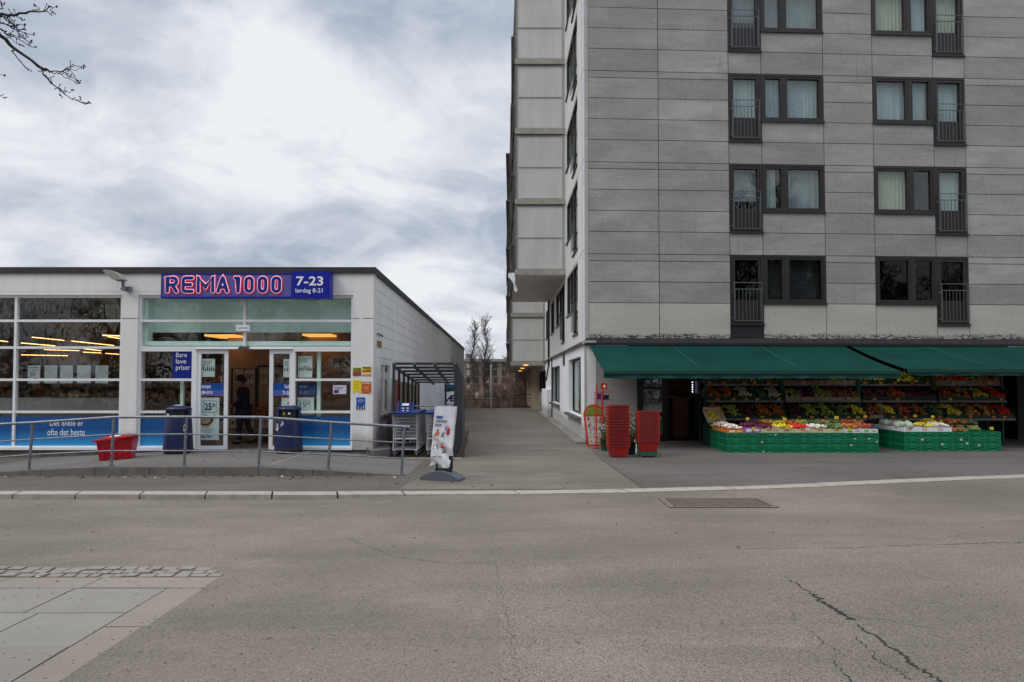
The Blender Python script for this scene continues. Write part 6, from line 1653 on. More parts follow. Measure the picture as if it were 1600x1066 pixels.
def crate_mesh(L=.398,D=.60,H=.158,m=None,slot=True):
    mb=MB(); l=L/2-.003; d=D/2-.003; t=.014
    for s in (-1,1):
        # long direction y; end faces at y=-d (front), sides at x
        y0,y1=(-d,-d+t) if s<0 else (d-t,d)
        mb.box(-l,l,y0,y1,H-.022,H,0); mb.box(-l,l,y0,y1,0,.018,0); mb.box(-l,-l+.02,y0,y1,.018,H-.022,0); mb.box(l-.02,l,y0,y1,.018,H-.022,0)
        yi0,yi1=(y0+.004,y1) if s<0 else (y0,y1-.004)
        mb.box(-l+.02,-.065,yi0,yi1,.018,H-.022,2);mb.box(.065,l-.02,yi0,yi1,.018,H-.022,2);mb.box(-.065,.065,yi0,yi1,.018,.052,0);mb.box(-.065,.065,yi0,yi1,.078,H-.022,0)
        for k in range(3):
            z=.032+k*.033
            yy=(y0,y0+.0035) if s<0 else (y1-.0035,y1)
            for a,b in ((-l+.03,-.075),(.075,l-.03)): mb.box(a,b,yy[0],yy[1],z,z+.016,0)
        mb.box(-.06,.06,(y0+.010 if s<0 else y0-.002),(y0+.012 if s<0 else y0+.002),.050,.080,1)
        x0,x1=(-l,-l+t) if s<0 else (l-t,l)
        mb.box(x0,x1,-d+t,d-t,H-.022,H,0);mb.box(x0,x1,-d+t,d-t,0,.018,0)
        xi0,xi1=(x0+.004,x1) if s<0 else (x0,x1-.004)
        mb.box(xi0,xi1,-d+t,d-t,.018,H-.022,2)
        for k in range(9):
            y=-d+.04+k*(2*d-.08)/8; xx=(x0,x0+.0035) if s<0 else (x1-.0035,x1)
            mb.box(xx[0],xx[1],y-.006,y+.006,.018,H-.022,0)
    mb.box(-l+t,l-t,-d+t,d-t,.002,.010,0)
    return mb
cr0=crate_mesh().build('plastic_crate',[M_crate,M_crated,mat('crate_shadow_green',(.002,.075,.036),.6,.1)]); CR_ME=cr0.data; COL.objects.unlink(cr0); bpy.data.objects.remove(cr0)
def crate(loc,rz,label,group,nm='plastic_crate'):
    o=bpy.data.objects.new(nm,CR_ME); COL.objects.link(o); o.location=loc; o.rotation_euler=(0,0,rz); return tag(o,label,'crate',group)
def box_mesh(nm,L,D,H,mats,style,mi0=0):
    mb=MB(); l,d=L/2-.004,D/2-.004
    if style=='wood':
        for s in (-1,1):
            y0,y1=(-d,-d+.008) if s<0 else (d-.008,d)
            mb.box(-l+.02,l-.02,y0,y1,.004,H*.44,0); mb.box(-l+.02,l-.02,y0,y1,H*.5,H*.94,0)
            x0,x1=(-l,-l+.008) if s<0 else (l-.008,l)
            mb.box(x0,x1,-d+.02,d-.02,.004,H*.44,0);mb.box(x0,x1,-d+.02,d-.02,H*.5,H*.94,0)
        for a in(-1,1):
            for b in(-1,1): mb.box(a*l-(a>0)*.022,a*l+(a<0)*.022,b*d-(b>0)*.022+(.0),b*d+(b<0)*.022,0,H*1.12,0)
        mb.box(-l+.01,l-.01,-d+.01,d-.01,0,.006,0)
        mb.box(-.06,.06,-d-.0015,-d,H*.55,H*.85,1)
    else:
        t=.006
        mb.box(-l,l,-d,-d+t,0,H,0);mb.box(-l,l,d-t,d,0,H,0);mb.box(-l,-l+t,-d+t,d-t,0,H,0);mb.box(l-t,l,-d+t,d-t,0,H,0);mb.box(-l+t,l-t,-d+t,d-t,0,.006,0)
        mb.box(-l*.75,-l*.1,-d-.0015,-d,H*.2,H*.8,1);mb.box(l*.15,l*.8,-d-.0015,-d,H*.3,H*.7,2)
    return mb
BX={'wood':(box_mesh('wooden_box',.40,.56,.085,0,'wood'),[M_pale,mat('box_print_red',(.5,.08,.05),.6,.1)],'wooden_box'),
'orange':(box_mesh('b',.39,.56,.075,0,'card'),[M_orbox,M_whitebox,mat('box_print_yellow',(.85,.6,.2),.6,.1)],'cardboard_box'),
'white':(box_mesh('b',.40,.56,.10,0,'card'),[M_whitebox,mat('box_print_crimson',(.55,.05,.08),.6,.4,50,col2=(.75,.7,.7)),M_whitebox],'cardboard_box'),
'pink':(box_mesh('b',.40,.56,.12,0,'card'),[mat('violet_box',(.38,.13,.36),.6,.15,30),M_whitebox,M_whitebox],'cardboard_box'),
'lime':(box_mesh('b',.39,.56,.085,0,'card'),[M_whitebox,mat('box_print_lime',(.12,.62,.05),.6,.1),mat('box_print_grey',(.35,.3,.35),.6,.3)],'cardboard_box')}
BME={}
def pbox(kind,loc,rz,label,group='open boxes of produce on top of the green crates'):
    mb,mats,nm=BX[kind]
    if kind not in BME: o=mb.build(nm,mats); BME[kind]=o.data
    else: o=bpy.data.objects.new(nm,BME[kind]); COL.objects.link(o)
    o.location=loc; o.rotation_euler=(0,0,rz); return tag(o,label,'box',group)
BH={'wood':.085,'orange':.075,'white':.10,'pink':.12,'lime':.085}
def produce(kind,loc,label,dx=.17,dy=.25,n=34,hump=.07,seed=1,r=None,fill=.05):
    R_={'cabbage':.085,'leafgreen':.055,'banana':.045,'mango':.052,'lemon':.034,'tomato':.033,'garlic':.03,'plum':.028,'beet':.045,'pepper':.045,'aubergine':.05}.get(kind,.038)
    r=r or R_; q=random.Random(seed*13+5); mb=MB()
    n=int(n*(.038/r)**1.6)
    for i in range(max(6,n)):
        x=q.uniform(-dx,dx);y=q.uniform(-dy,dy);z=q.uniform(0,1)*hump*(1-.5*(x/dx)**2)
        sc={'banana':(2.0,.6,.6),'cabbage':(1,1,.9),'pepper':(1.2,.8,.9),'aubergine':(1.6,.8,.8),'mango':(1.3,.9,.85),'leafgreen':(1.3,.6,.9)}.get(kind,(1,1,.93))
        s=MB(); s.ball((0,0,0),r*q.uniform(.88,1.12),n=7,m=5,sc=sc)
        M=Matrix.Translation((x,y,z+fill))@Matrix.Rotation(q.uniform(0,6),4,'Z')@Matrix.Rotation(q.gauss(0,.4),4,'X'); mb.add(s.v,s.f,0,True,M)
    o=mb.build(kind+'_heap' if kind not in('apple_red','apple_green','leafgreen') else {'apple_red':'apple_heap','apple_green':'apple_heap','leafgreen':'greens_heap'}[kind],FR[kind])
    o.location=loc; tag(o,label,'produce',kind='stuff'); return o
ordn=['first','second','third','fourth','fifth','sixth','seventh','eighth','ninth']
H=.158; lvl=['lowest','second lowest','third lowest','fourth lowest']
def tagcard(M,w=.075,h=.05,m=None):
    mb=MB(M); mb.box(-w/2,w/2,-.002,.002,0,h,0); mb.box(-w*.3,w*.3,-.0035,-.0025,h*.35,h*.65,1); mb.cyl((0,.003,-.06),(0,.003,.01),.003,n=4,mi=1); return mb
def stack(px0,px1,Yc,n,zname,wh,top,prod,seed,extra=None):
    a=at(px0,690,Yc-.3).x;b=at(px1,690,Yc-.3).x; x=(a+b)/2
    for k in range(n):
        crate((x+rnd.uniform(-.004,.004),Yc+rnd.uniform(-.006,.006),.007+k*H),0,'green crate, %s in the %s'%(lvl[k],zname),'green plastic crates')
    z=.007+n*H
    if top: pbox(top,(x,Yc,z),0,{'wood':'pale wooden box','orange':'orange printed box','white':'white cardboard box','pink':'violet and white box','lime':'white and lime box'}[top]+' of %s on the %s'%({'apple_red':'apples','leafgreen':'greens','garlic':'garlic','plum':'plums','lemon':'lemons','tomato':'tomatoes','mango':'mangoes','cabbage':'cabbages','banana':'bananas'}.get(prod,prod),zname))
    zz=z+(BH[top] if top else -.03)
    produce(prod,(x,Yc,zz-.02),'%s heaped on top of the %s'%({'apple_red':'red apples','apple_green':'green apples','orange':'oranges','lemon':'lemons','tomato':'red tomatoes','cabbage':'pale green cabbages','beet':'beetroots','pepper':'red and green peppers','aubergine':'aubergines','potato':'potatoes','leafgreen':'leafy greens','banana':'bananas','mango':'mangoes','plum':'dark plums','garlic':'garlic bulbs'}[prod],zname),seed=seed,hump=.07)
    return x,zz
Yc=15.62
fx=[1137,1163,1190,1216,1243,1269.5,1296,1321,1348,1373]
tops=[('orange','garlic',4-0),('pink','plum',3),('wood','plum',3),('wood','lemon',3),('wood','tomato',3),('wood','garlic',3),('wood','leafgreen',3),('lime','mango',3),('lime','apple_red',3)]
for i,(t,p,n) in enumerate(tops):
    nn=[3,3,3,3,3,3,3,3,3][i]
    zn='%s stack of the long front row'%ordn[i]
    x,zz=stack(fx[i],fx[i+1],Yc,nn,zn,0,t,p,i+1)
# side columns at the doorway end, deeper in
xside=at(1137,700,15.32).x+.2
for j,(Y_,p) in enumerate(((16.24,'garlic'),(16.86,'banana'))):
    zn='%s stack behind the front row at the doorway end'%('first','second')[j]
    stack_x=xside
    for k in range(3): crate((xside,Y_,.007+k*H),0,'green crate, %s in the %s'%(lvl[k],zn),'green plastic crates')
    z=.007+3*H
    if j==0: pbox('orange',(xside,Y_,z),0,'orange box of garlic on the '+zn); z+=.075
    produce(p,(xside,Y_,z-.02),{'garlic':'white garlic bulbs','banana':'yellow bananas'}[p]+' heaped on the '+zn,seed=40+j,hump=.10)
gx=[1414,1439,1464,1489,1515,1539,1564]
tops2=[('white','cabbage',3),('white','banana',3),('white','garlic',3),(None,'pepper',3),(None,'leafgreen',3),(None,'banana',3)]
for i,(t,p,n) in enumerate(tops2):
    zn='%s stack of the shorter right row'%ordn[i]
    nn=[3,3,3,3,3,3][i]
    a=at(gx[i],690,15.62).x; stack(gx[i],gx[i+1],15.95,nn,zn,0,t,p,i+20) if i<5 else None
    if i==5:
        x=(at(gx[5],690,15.65).x+at(gx[6],690,15.65).x)/2
        for k in range(3): crate((x,15.95,.007+k*H),0,'green crate, %s in the %s'%(lvl[k],zn),'green plastic crates')
xs3=(at(1414,690,15.65).x+at(1439,690,15.65).x)/2
for j,Y_ in enumerate((16.57,17.19)):
    zn='%s stack behind the right row at its left end'%('first','second')[j]
    for k in range(3): crate((xs3,Y_,.007+k*H),0,'green crate, %s in the %s'%(lvl[k],zn),'green plastic crates')
    pbox('white',(xs3,Y_,.007+3*H),0,'white box of '+('cabbages' if j==0 else 'aubergines')+' on the '+zn); produce('cabbage' if j==0 else 'aubergine',(xs3,Y_,.007+3*H+.08),'pale green cabbages heaped on the '+zn if j==0 else 'dark aubergines heaped on the '+zn,seed=60+j,hump=.1)
# stickers / price cards stuck on crates
def card(px,py,Y,w,h,m,label,tilt=0):
    p=at(px,py,Y); mb=MB(Matrix.Translation(p)@Matrix.Rotation(R(tilt),4,'Y')); mb.box(-w/2,w/2,-.002,.002,-h/2,h/2,0)
    for k in range(2): mb.box(-w*.3,w*.3,-.0032,-.0022,-h*.2+k*h*.3,-h*.1+k*h*.3,1)
    if m is M_tagy or m is M_tag: mb.cyl((0,.004,-h/2-.09),(0,.004,0),.003,n=4,mi=1)
    return tag(mb.build('price_card',[m,M_ink_k]),label,'price card',group='price cards among the produce')
Yk=15.30
for i,(px,py,w,h,m,tl,lb) in enumerate([(1168,654.5,.075,.06,M_tagy,0,'yellow price card over the orange boxes'),(1178,670,.085,.065,M_tagy,8,'yellow price card on the violet box'),(1226,655,.08,.07,M_tagy,25,'tilted yellow price card above the lemons'),(1232,667,.10,.085,M_tagy,3,'large yellow price card fixed to the lemon box'),(1262,670.5,.09,.06,M_ink_w,0,'white price card fixed to the tomato box'),(1307,652.5,.095,.065,M_tagy,0,'yellow price card standing over the leafy greens'),(1352,651,.085,.06,M_tag,0,'orange price card over the red apples'),(1329,671.5,.085,.055,M_tagy,2,'yellow price card hung on the crate below the mangoes'),(1211,668,.12,.06,M_pale,0,'pale yellow card fixed to the plum box')]): card(px,py,Yk,w,h,m,lb,tl)
for i,(px,py,w,h,m,tl,lb) in enumerate([(1430,650,.075,.06,M_tag,0,'orange price card behind the cabbages'),(1457.5,651.5,.07,.06,M_tagy,10,'yellow price card over the white box of bananas'),(1549.5,669.5,.09,.065,M_tagy,0,'yellow price card on the rightmost crate stack')]): card(px,py,15.63,w,h,m,lb,tl)
q=random.Random(31)
for i,(px,py,lb) in enumerate([(1191,691,'white label on the third stack'),(1193,706,'torn white scrap low on the third stack'),(1212,679.5,'white scrap high on the third stack'),(1336,686,'pale label in the middle of the eighth stack'),(1330,696,'round white scrap low on the eighth stack'),(1358,685.5,'white smear label on the ninth stack'),(1370,690.5,'small scrap at the ninth stack edge')]):
    p=at(px,py,15.305); mb=MB(Matrix.Translation(p)@Matrix.Rotation(q.uniform(-.3,.3),4,'Y')); mb.box(-.025,.025,-.001,.002,-.018,.02); tag(mb.build('label_scrap',mat('scrap_grey',(.45,.47,.46),.7,.2) if 'scrap_grey' not in bpy.data.materials else bpy.data.materials['scrap_grey']),lb,'label',group='labels stuck on the crates')
for i,(px,py,lb) in enumerate([(1441.5,687,'tall torn label on the second stack of the right row'),(1472.5,694.5,'round label on the third stack of the right row'),(1502,687,'small label on the fourth stack of the right row'),(1511,693,'square label on the fourth stack of the right row'),(1530,696,'tilted white card on the fifth stack of the right row')]):
    p=at(px,py,15.645); mb=MB(Matrix.Translation(p)@Matrix.Rotation(q.uniform(-.3,.3),4,'Y')); mb.box(-.03,.03,-.001,.002,-.025,.025); tag(mb.build('label_scrap',bpy.data.materials['scrap_grey']),lb,'label',group='labels stuck on the crates')
# second row boxes stand on a low trestle
def trestle(pxa,pxb,Y,label):
    a=at(pxa,690,Y).x;b=at(pxb,690,Y).x
    t=thing('trestle_table',label,'trestle table',((a+b)/2,Y,0)); mb=MB(); mb.box(a,b,Y-.27,Y+.27,.47,.50); mb.build('tabletop',M_shelf,t)
    for x in (a+.05,b-.05):
        for y in (-.22,.22): mb=MB(); mb.box(x-.02,x+.02,Y+y-.02,Y+y+.02,.012,.47); mb.build('leg',M_shelf,t)
    return a,b
a,b=trestle(1160,1352,16.25,'low dark table carrying produce boxes behind the long crate row')
kinds=['plum','mango','lemon','orange','apple_green','leafgreen','potato','leafgreen','apple_red','mango']
n=10
for i in range(n):
    x=a+.25+(b-a-.5)*i/(n-1); 
    pbox('wood',(x,16.25,.501),0,'wooden box of %s, %s on the table behind the long row'%({'apple_green':'green apples','apple_red':'red apples','leafgreen':'greens','potato':'potatoes'}.get(kinds[i],kinds[i]+'s'),ordn[i] if i<9 else 'tenth'),group='wooden boxes on the table behind the crates')
    produce(kinds[i],(x,16.25,.58),'%s in the %s box on the table behind the long row'%({'apple_green':'green apples','apple_red':'red apples','leafgreen':'leafy greens'}.get(kinds[i],kinds[i]+'s'),ordn[i] if i<9 else 'tenth'),seed=80+i,hump=.10)
a,b=trestle(1442,1520,16.6,'low dark table carrying produce boxes behind the right crate row')
for i in range(4):
    x=a+.25+(b-a-.5)*i/3; kk=['banana','pepper','mango','leafgreen'][i]
    pbox('wood',(x,16.6,.501),0,'wooden box of %s, %s on the table behind the right row'%({'leafgreen':'greens'}.get(kk,kk+'s'),ordn[i]),group='wooden boxes on the table behind the crates')
    produce(kk,(x,16.6,.58),'%s in the %s box behind the right crate row'%({'leafgreen':'leafy greens'}.get(kk,kk+'s'),ordn[i]),seed=90+i,hump=.1)
# tall racks against the shop window
def rack(pxa,pxb,idx,plan):
    Yr=17.75; a=at(pxa,640,Yr).x+.03;b=at(pxb,640,Yr).x-.03
    t=thing('produce_rack','green steel produce rack with three sloping tiers, %s from the doorway'%ordn[idx],'produce rack',((a+b)/2,Yr,0),group='produce racks under the awnings')
    mb=MB()
    for x in (a,b):
        mb=MB(); mb.box(x-.02,x+.02,Yr-.02,Yr+.02,.012,2.35); mb.box(x-.02,x+.02,Yr+.55,Yr+.59,.012,2.35); mb.box(x-.018,x+.018,Yr,Yr+.55,2.3,2.34); mb.build('upright',M_rackg,t)
    q=random.Random(idx+3)
    tiers=[(FZ(600,1200)-.02,Yr+.05),(at(0,627,Yr-.1).z,Yr-.15),(at(0,655,Yr-.35).z,Yr-.45)]
    for ti,(zf_,y0) in enumerate(tiers):
        mb=MB(); mb.prism([(a,y0,zf_),(b,y0,zf_),(b,y0+.6,zf_+.22),(a,y0+.6,zf_+.22)],(0,0,-.02)); mb.box(a,b,y0-.02,y0,zf_-.03,zf_+.02); mb.build('tier',mat('tier_rail',(.24,.22,.20),.6,.15) if 'tier_rail' not in bpy.data.materials else bpy.data.materials['tier_rail'],t)
        n=5 if (b-a)>1.9 else 4
        for i in range(n):
            w=(b-a)/n; x=a+w*(i+.5)
            if plan[ti]=='crate' or q.random()<.8 and plan[ti]!='box':
                mb=MB(); mb.box(x-w/2+.01,x+w/2-.01,y0+.0,y0+.012,zf_+.02,zf_+.13); mb.box(x-w/2+.01,x-w/2+.02,y0+.012,y0+.58,zf_+.06,zf_+.3);mb.box(x+w/2-.02,x+w/2-.01,y0+.012,y0+.58,zf_+.06,zf_+.3)
                o=mb.build('plastic_crate',M_crateD); gcol='dark green crate'
            else:
                mb=MB(); mb.box(x-w/2+.01,x+w/2-.01,y0+.0,y0+.012,zf_+.02,zf_+.12); mb.box(x-w/2+.01,x-w/2+.02,y0+.012,y0+.58,zf_+.06,zf_+.3);mb.box(x+w/2-.02,x+w/2-.01,y0+.012,y0+.58,zf_+.06,zf_+.3)
                o=mb.build('cardboard_box',q.choice([M_pinkboxD,M_paleD])); gcol='cardboard box'
            tname=['top','middle','bottom'][ti]
            tag(o,'%s, %s tier, %s place, %s produce rack from the doorway'%(gcol,tname,ordn[i],ordn[idx]),'crate' if 'crate' in gcol else 'box','produce crates on the racks')
            kk=q.choice(rackk[idx]); pr_=produce(kk,(x,y0+.29,zf_+.15),'%s, %s tier, %s place, %s produce rack from the doorway'%({'apple_green':'green apples','apple_red':'red apples','leafgreen':'leafy greens'}.get(kk,kk+'s'),tname,ordn[i],ordn[idx]),dx=w*.45,dy=.27,n=72,seed=idx*50+ti*10+i,hump=.13,fill=.05)
            pr_.rotation_euler=(R(20),0,0)
            if q.random()<.85:
                mb=MB(Matrix.Translation((x+q.uniform(-.12,.12),y0-.025,zf_+.03))@Matrix.Rotation(R(q.uniform(-6,6)),4,'Y')); mb.box(-.045,.045,-.002,.002,0,.055,0); mb.box(-.028,.028,-.0035,-.0022,.018,.036,1)
                mb.build('price_tag',[M_tag if q.random()<.75 else M_tagy,M_ink_k],t)
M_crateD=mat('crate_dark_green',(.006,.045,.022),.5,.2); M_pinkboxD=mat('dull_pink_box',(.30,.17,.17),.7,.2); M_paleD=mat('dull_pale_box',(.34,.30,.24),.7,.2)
rackk=[['beet','potato','leafgreen','garlic','orange','apple_green'],['apple_green','pepper','lemon','banana','plum','leafgreen'],['pepper','beet','apple_red','leafgreen','lemon'],['mango','apple_green','tomato','orange','lemon']]
for i,(pa,pb) in enumerate(((1101,1222),(1222,1342),(1342,1460),(1460,1568))): rack(pa,pb,i,(['crate','crate','crate'],['box','box','crate'],['crate','crate','mix'],['box','crate','crate'])[i])
# tilted wooden box of pale fruit at the doorway end
o=pbox('wood',(0,0,0),0,'open wooden crate of pale fruit tilted up at the doorway end of the racks',group='open boxes of produce on top of the green crates')
p=at(1115,652,17.0); o.location=(p.x,17.0,p.z); o.rotation_euler=(R(32),0,0); o.scale=(1.15,1,1.6)
pr_=produce('lemon',(p.x,17.0,p.z),'pale yellow fruit in the tilted wooden crate by the doorway',dx=.16,dy=.2,n=16,seed=99,hump=.04); pr_.rotation_euler=(R(32),0,0)
mb=MB(); mb.box(p.x-.2,p.x+.2,16.72,17.3,.012,p.z-.18); tag(mb.build('crate_stand',M_crateD),'dark green stand under the tilted wooden crate','stand')
# bananas hanging between the awnings
p=at(1413,588,16.6); mb=MB(); q=random.Random(2)
for i in range(16):
    a=q.uniform(0,6.28); c=p+Vector((q.uniform(-.18,.22),q.uniform(-.1,.1),q.uniform(-.12,.10))); mb.tube([c,c+Vector((.07*cos(a),.03,-.03)),c+Vector((.14*cos(a),.03,-.02))],.02,n=6,rads=[.012,.02,.009])
mb.cyl(p+Vector((0,0,.1)),(p.x,p.y,p.z+.22),.006,n=4); tag(mb.build('banana_bunch',FR['banana']),'hanging bunch of bananas in the gap between the awnings','bananas')
# poster on the right pillar of the shop
mb=MB(MF); u0,u1=FU(1592,640),FU(1618,640); mb.box(u0,u1,.53,.58,FZ(641,1580),FZ(588,1580),0); mb.box(u0+.08,u1-.13,.52,.528,FZ(634,1580),FZ(609,1580),1); mb.box(u0,u1-.02,.5,.56,FZ(665,1580),FZ(643,1580),2)
mb.prism([(u0+.3+.17*cos(k*pi/8),.49,FZ(651.5,1580)+.07*sin(k*pi/8)) for k in range(16)],(0,.005,0),3); mb.box(u0+.13,u0+.45,.485,.495,FZ(664,1580),FZ(658.5,1580),4)
tag(mb.build('shop_poster',[mat('dark_pink_frame',(.10,.055,.055),.7,.1),mat('fruit_picture',(.25,.05,.02),.6,.7,9,col2=(.25,.28,.05)),mat('poster_navy2',(.02,.02,.09),.6,.1),mat('oval_grey',(.25,.26,.34),.6,.2),mat('strip_pale',(.32,.36,.38),.6,.1)]),'framed fruit picture above a navy sign with an oval, at the far right pillar','poster')
# ---- baskets
M_bred=mat('basket_red',(.56,.026,.012),.4,.10,6); M_brd=mat('basket_shaded_red',(.32,.015,.010),.5,.15,6)  # basket bodies darkened to stand for the shade between nested rims
def basket_mesh(a=.235,b=.17,h=.24,rim=.022):
    mb=MB(); lo=[(-a*.80,-b*.80),(a*.80,-b*.80),(a*.80,b*.80),(-a*.80,b*.80)];hi=[(-a,-b),(a,-b),(a,b),(-a,b)]
    mb.add([(x,y,0) for x,y in lo]+[(x,y,h) for x,y in hi],[(0,3,2,1),(0,1,5,4),(1,2,6,5),(2,3,7,6),(3,0,4,7)])
    t=.012
    for (x0,x1,y0,y1) in ((-a-t,a+t,-b-t,-b),(-a-t,a+t,b,b+t),(-a-t,-a,-b,b),(a,a+t,-b,b)): mb.box(x0,x1,y0,y1,h-rim,h+.002,1)
    mb.box(-.03,.03,-b-t-.004,-b-t,h-.03,h-.004)
    return mb
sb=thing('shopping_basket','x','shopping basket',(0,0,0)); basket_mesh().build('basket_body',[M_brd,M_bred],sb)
mb=MB()
mb.tube([(-.225,-.175,.235),(-.12,-.185,.246),(.12,-.185,.246),(.225,-.175,.235)],.008,n=5); mb.build('handle',M_black,sb)
ord2=['lowest','second','third','fourth','fifth','sixth','seventh','eighth','ninth','tenth','eleventh','twelfth','thirteenth','fourteenth','fifteenth','sixteenth','seventeenth','eighteenth']
def bstack(px,py,n,dz,nm,sc=1.0,z0=.03):
    g=gnd(px,py,0); Yb=g.y+.2; x=at(px,690,Yb).x
    for i in range(n):
        lab='red shopping basket, %s from the ground in the %s nested stack'%(ord2[i],nm)
        if nm=='taller' and i==0: o=sb; o.location=(x,Yb,z0)
        else: o=copy_thing(sb,(x+rnd.uniform(-.004,.004),Yb+rnd.uniform(-.004,.004),z0+i*dz))
        o['label']=lab; o['group']='nested red shopping baskets'; o.scale=(sc,sc,sc)
        if rnd.random()<.3: o.rotation_euler=(0,0,R(rnd.uniform(-2,2)))
    return x,Yb
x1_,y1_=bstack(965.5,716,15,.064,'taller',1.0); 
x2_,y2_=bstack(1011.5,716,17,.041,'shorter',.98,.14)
for (x,y,z0,c,lb) in ((x1_,y1_,.0,M_bred,'low red wheeled base under the taller basket stack'),(x2_,y2_,.0,M_rackg,'green wheeled trolley frame under the shorter basket stack')):
    t=thing('basket_base',lb,'basket base',(x,y,0)); mb=MB()
    if z0==0 and c is M_rackg:
        mb.box(x-.20,x+.20,y-.15,y+.15,.06,.135)
        for s1 in(-1,1): mb.tube([(x+s1*.235,y-.19,.05),(x+s1*.235,y-.19,.35)],.008,n=5)
    else: mb.box(x-.16,x+.16,y-.12,y+.12,.018,.029)
    mb.build('frame',c,t)
    for a in(-1,1):
        for b in(-1,1): mb=MB(); h_=.028 if c is M_rackg else .009; mb.cyl((x+a*.17-.01,y+b*.12,h_),(x+a*.17+.01,y+b*.12,h_),h_,n=10); mb.build('caster',M_galv,t)
# ---- arched sandwich board
sbd=thing('arched_sign_board','red edged pavement board with rounded green top and printed fruit border','pavement sign',(2.3,17,0))
g=gnd(928,697.5,0); Ys=g.y
P1=lambda px,py,d=0: at(px,py,Ys+d+(697-py)*.0035)
mb=MB()
outl=[P1(917.5,697),P1(940.5,697)]+[P1(927.5+16.0*cos(R(a)),648-16*sin(R(a))) for a in range(0,181,15)]
mb.prism(outl,(0,.03,0)); mb.build('board_edge',M_bred,sbd)
mb=MB(); ins=[P1(920.5,694.5)+Vector((0,-.004,0)),P1(938.5,694.5)+Vector((0,-.004,0)),P1(941,651)+Vector((0,-.004,0)),P1(915,651)+Vector((0,-.004,0))]
mb.prism(ins,(0,.003,0),0)
mb.prism([P1(927.8+14*cos(R(a)),648.8-14*sin(R(a)))+Vector((0,-.004,0)) for a in range(0,181,15)],(0,.003,0),1)
q=random.Random(17)
for i in range(46):
    s=q.random()
    py=q.uniform(653,692); e_=(py-651)/43
    l=915.5+5*e_; r=940.5-2*e_
    px=l+q.uniform(1,5) if s<.42 else (r-q.uniform(1,5) if s<.84 else q.uniform(l+2,r-2)); 
    if .84<=s: py=q.choice([q.uniform(653,657),q.uniform(689,693)])
    c=P1(px,py)+Vector((0,-.009-.0005*i,0)); rr1=q.uniform(.010,.026)
    mb.add([(c.x+rr1*cos(k*pi/4),c.y,c.z+rr1*.8*sin(k*pi/4)) for k in range(8)],[tuple(range(8))],q.choice([2,3,4,2]))
for py,w in ((668,5),(671,7),(678,3),(681,4),(684,3)):
    c=P1(927.5,py)+Vector((0,-.009,0)); mb.box(c.x-w*.008,c.x+w*.008,c.y-.001,c.y,c.z-.006,c.z+.006,2)
for py,w in ((640,6),(645,9)):
    c=P1(927.5,py)+Vector((0,-.009,0)); mb.box(c.x-w*.008,c.x+w*.008,c.y-.001,c.y,c.z-.005,c.z+.005,5)
mb.build('board_print',[mat('cream_panel',(.55,.53,.48),.6,.05),mat('olive_top',(.20,.24,.025),.5,.1),mat('fruit_dot_red',(.45,.03,.02),.5,.2),mat('fruit_dot_green',(.18,.32,.05),.5,.2),mat('fruit_dot_yellow',(.70,.55,.12),.5,.2),mat('faint_print',(.32,.36,.12),.5,.1)],sbd)
mb=MB(); 
for px in (919,939): a=P1(px,680)+Vector((0,.03,0)); mb.tube([a+Vector((0,0,.5)),(a.x,Ys+.55,.01)],.014,n=5)
mb.build('back_leg',M_bred,sbd)
# ---- red wire rack
wk=thing('wire_display_rack','tall red wire display rack with hooks and a small dark pouch','display rack',(2.6,16.3,0))
Yw=16.2
mb=MB(); W2=lambda px,py,d=0: at(px,py,Yw+d)
for px,top,d in ((932,601,0),(942,598,0),(929.5,612,.35),(940.5,612,.35)):
    a=W2(px,top,d); mb.tube([(a.x,a.y,.02),a],.016 if d==0 else .010,n=6)
for py in (613,624,637,648,660,672,684,694):
    a=W2(932,py);b=W2(942,py);c=W2(940.5,py,.35);e=W2(929.5,py,.35); mb.tube([a,b,Vector((b.x,c.y,b.z)),Vector((a.x,c.y,a.z))],.006,n=4,closed=True)
for py in (612.5,624.5,636.5,648):
    a=W2(942,py); mb.tube([a,a+Vector((.24,-.05,.0))],.010,n=4)
for px in (926.5,947): a=W2(px,699); mb.tube([(W2(937,699).x,Yw+.15,.02),(a.x,Yw-.05,.02)],.012,n=5)
mb.build('rack_frame',M_bred,wk)
mb=MB(); a=W2(944.5,604); mb.box(a.x-.085,a.x+.065,Yw-.02,Yw+.10,a.z-.07,a.z+.08); hd=mb.build('header_box',mat('header_red',(.60,.03,.02),.4,.1),wk)
mb=MB(); mb.ball((a.x,Yw-.022,a.z+.0),.035,n=8,m=5,sc=(1,.1,1.2)); mb.build('header_print',M_ink_w,hd)
mb=MB(); a=W2(946,621); mb.box(a.x-.05,a.x+.08,Yw-.06,Yw,a.z-.05,a.z+.06); tag(mb.build('pouch',mat('pouch_black',(.01,.01,.03),.5,.2)),'small black pouch hanging on a hook of the red wire rack','pouch')
mb=MB(); a=W2(937,619); mb.box(a.x-.07,a.x+.05,Yw+.1,Yw+.16,a.z-.09,a.z+.06); tag(mb.build('bag_pack',mat('violet_pack',(.10,.02,.12),.5,.2)),'violet packet hanging inside the red wire rack','packet')
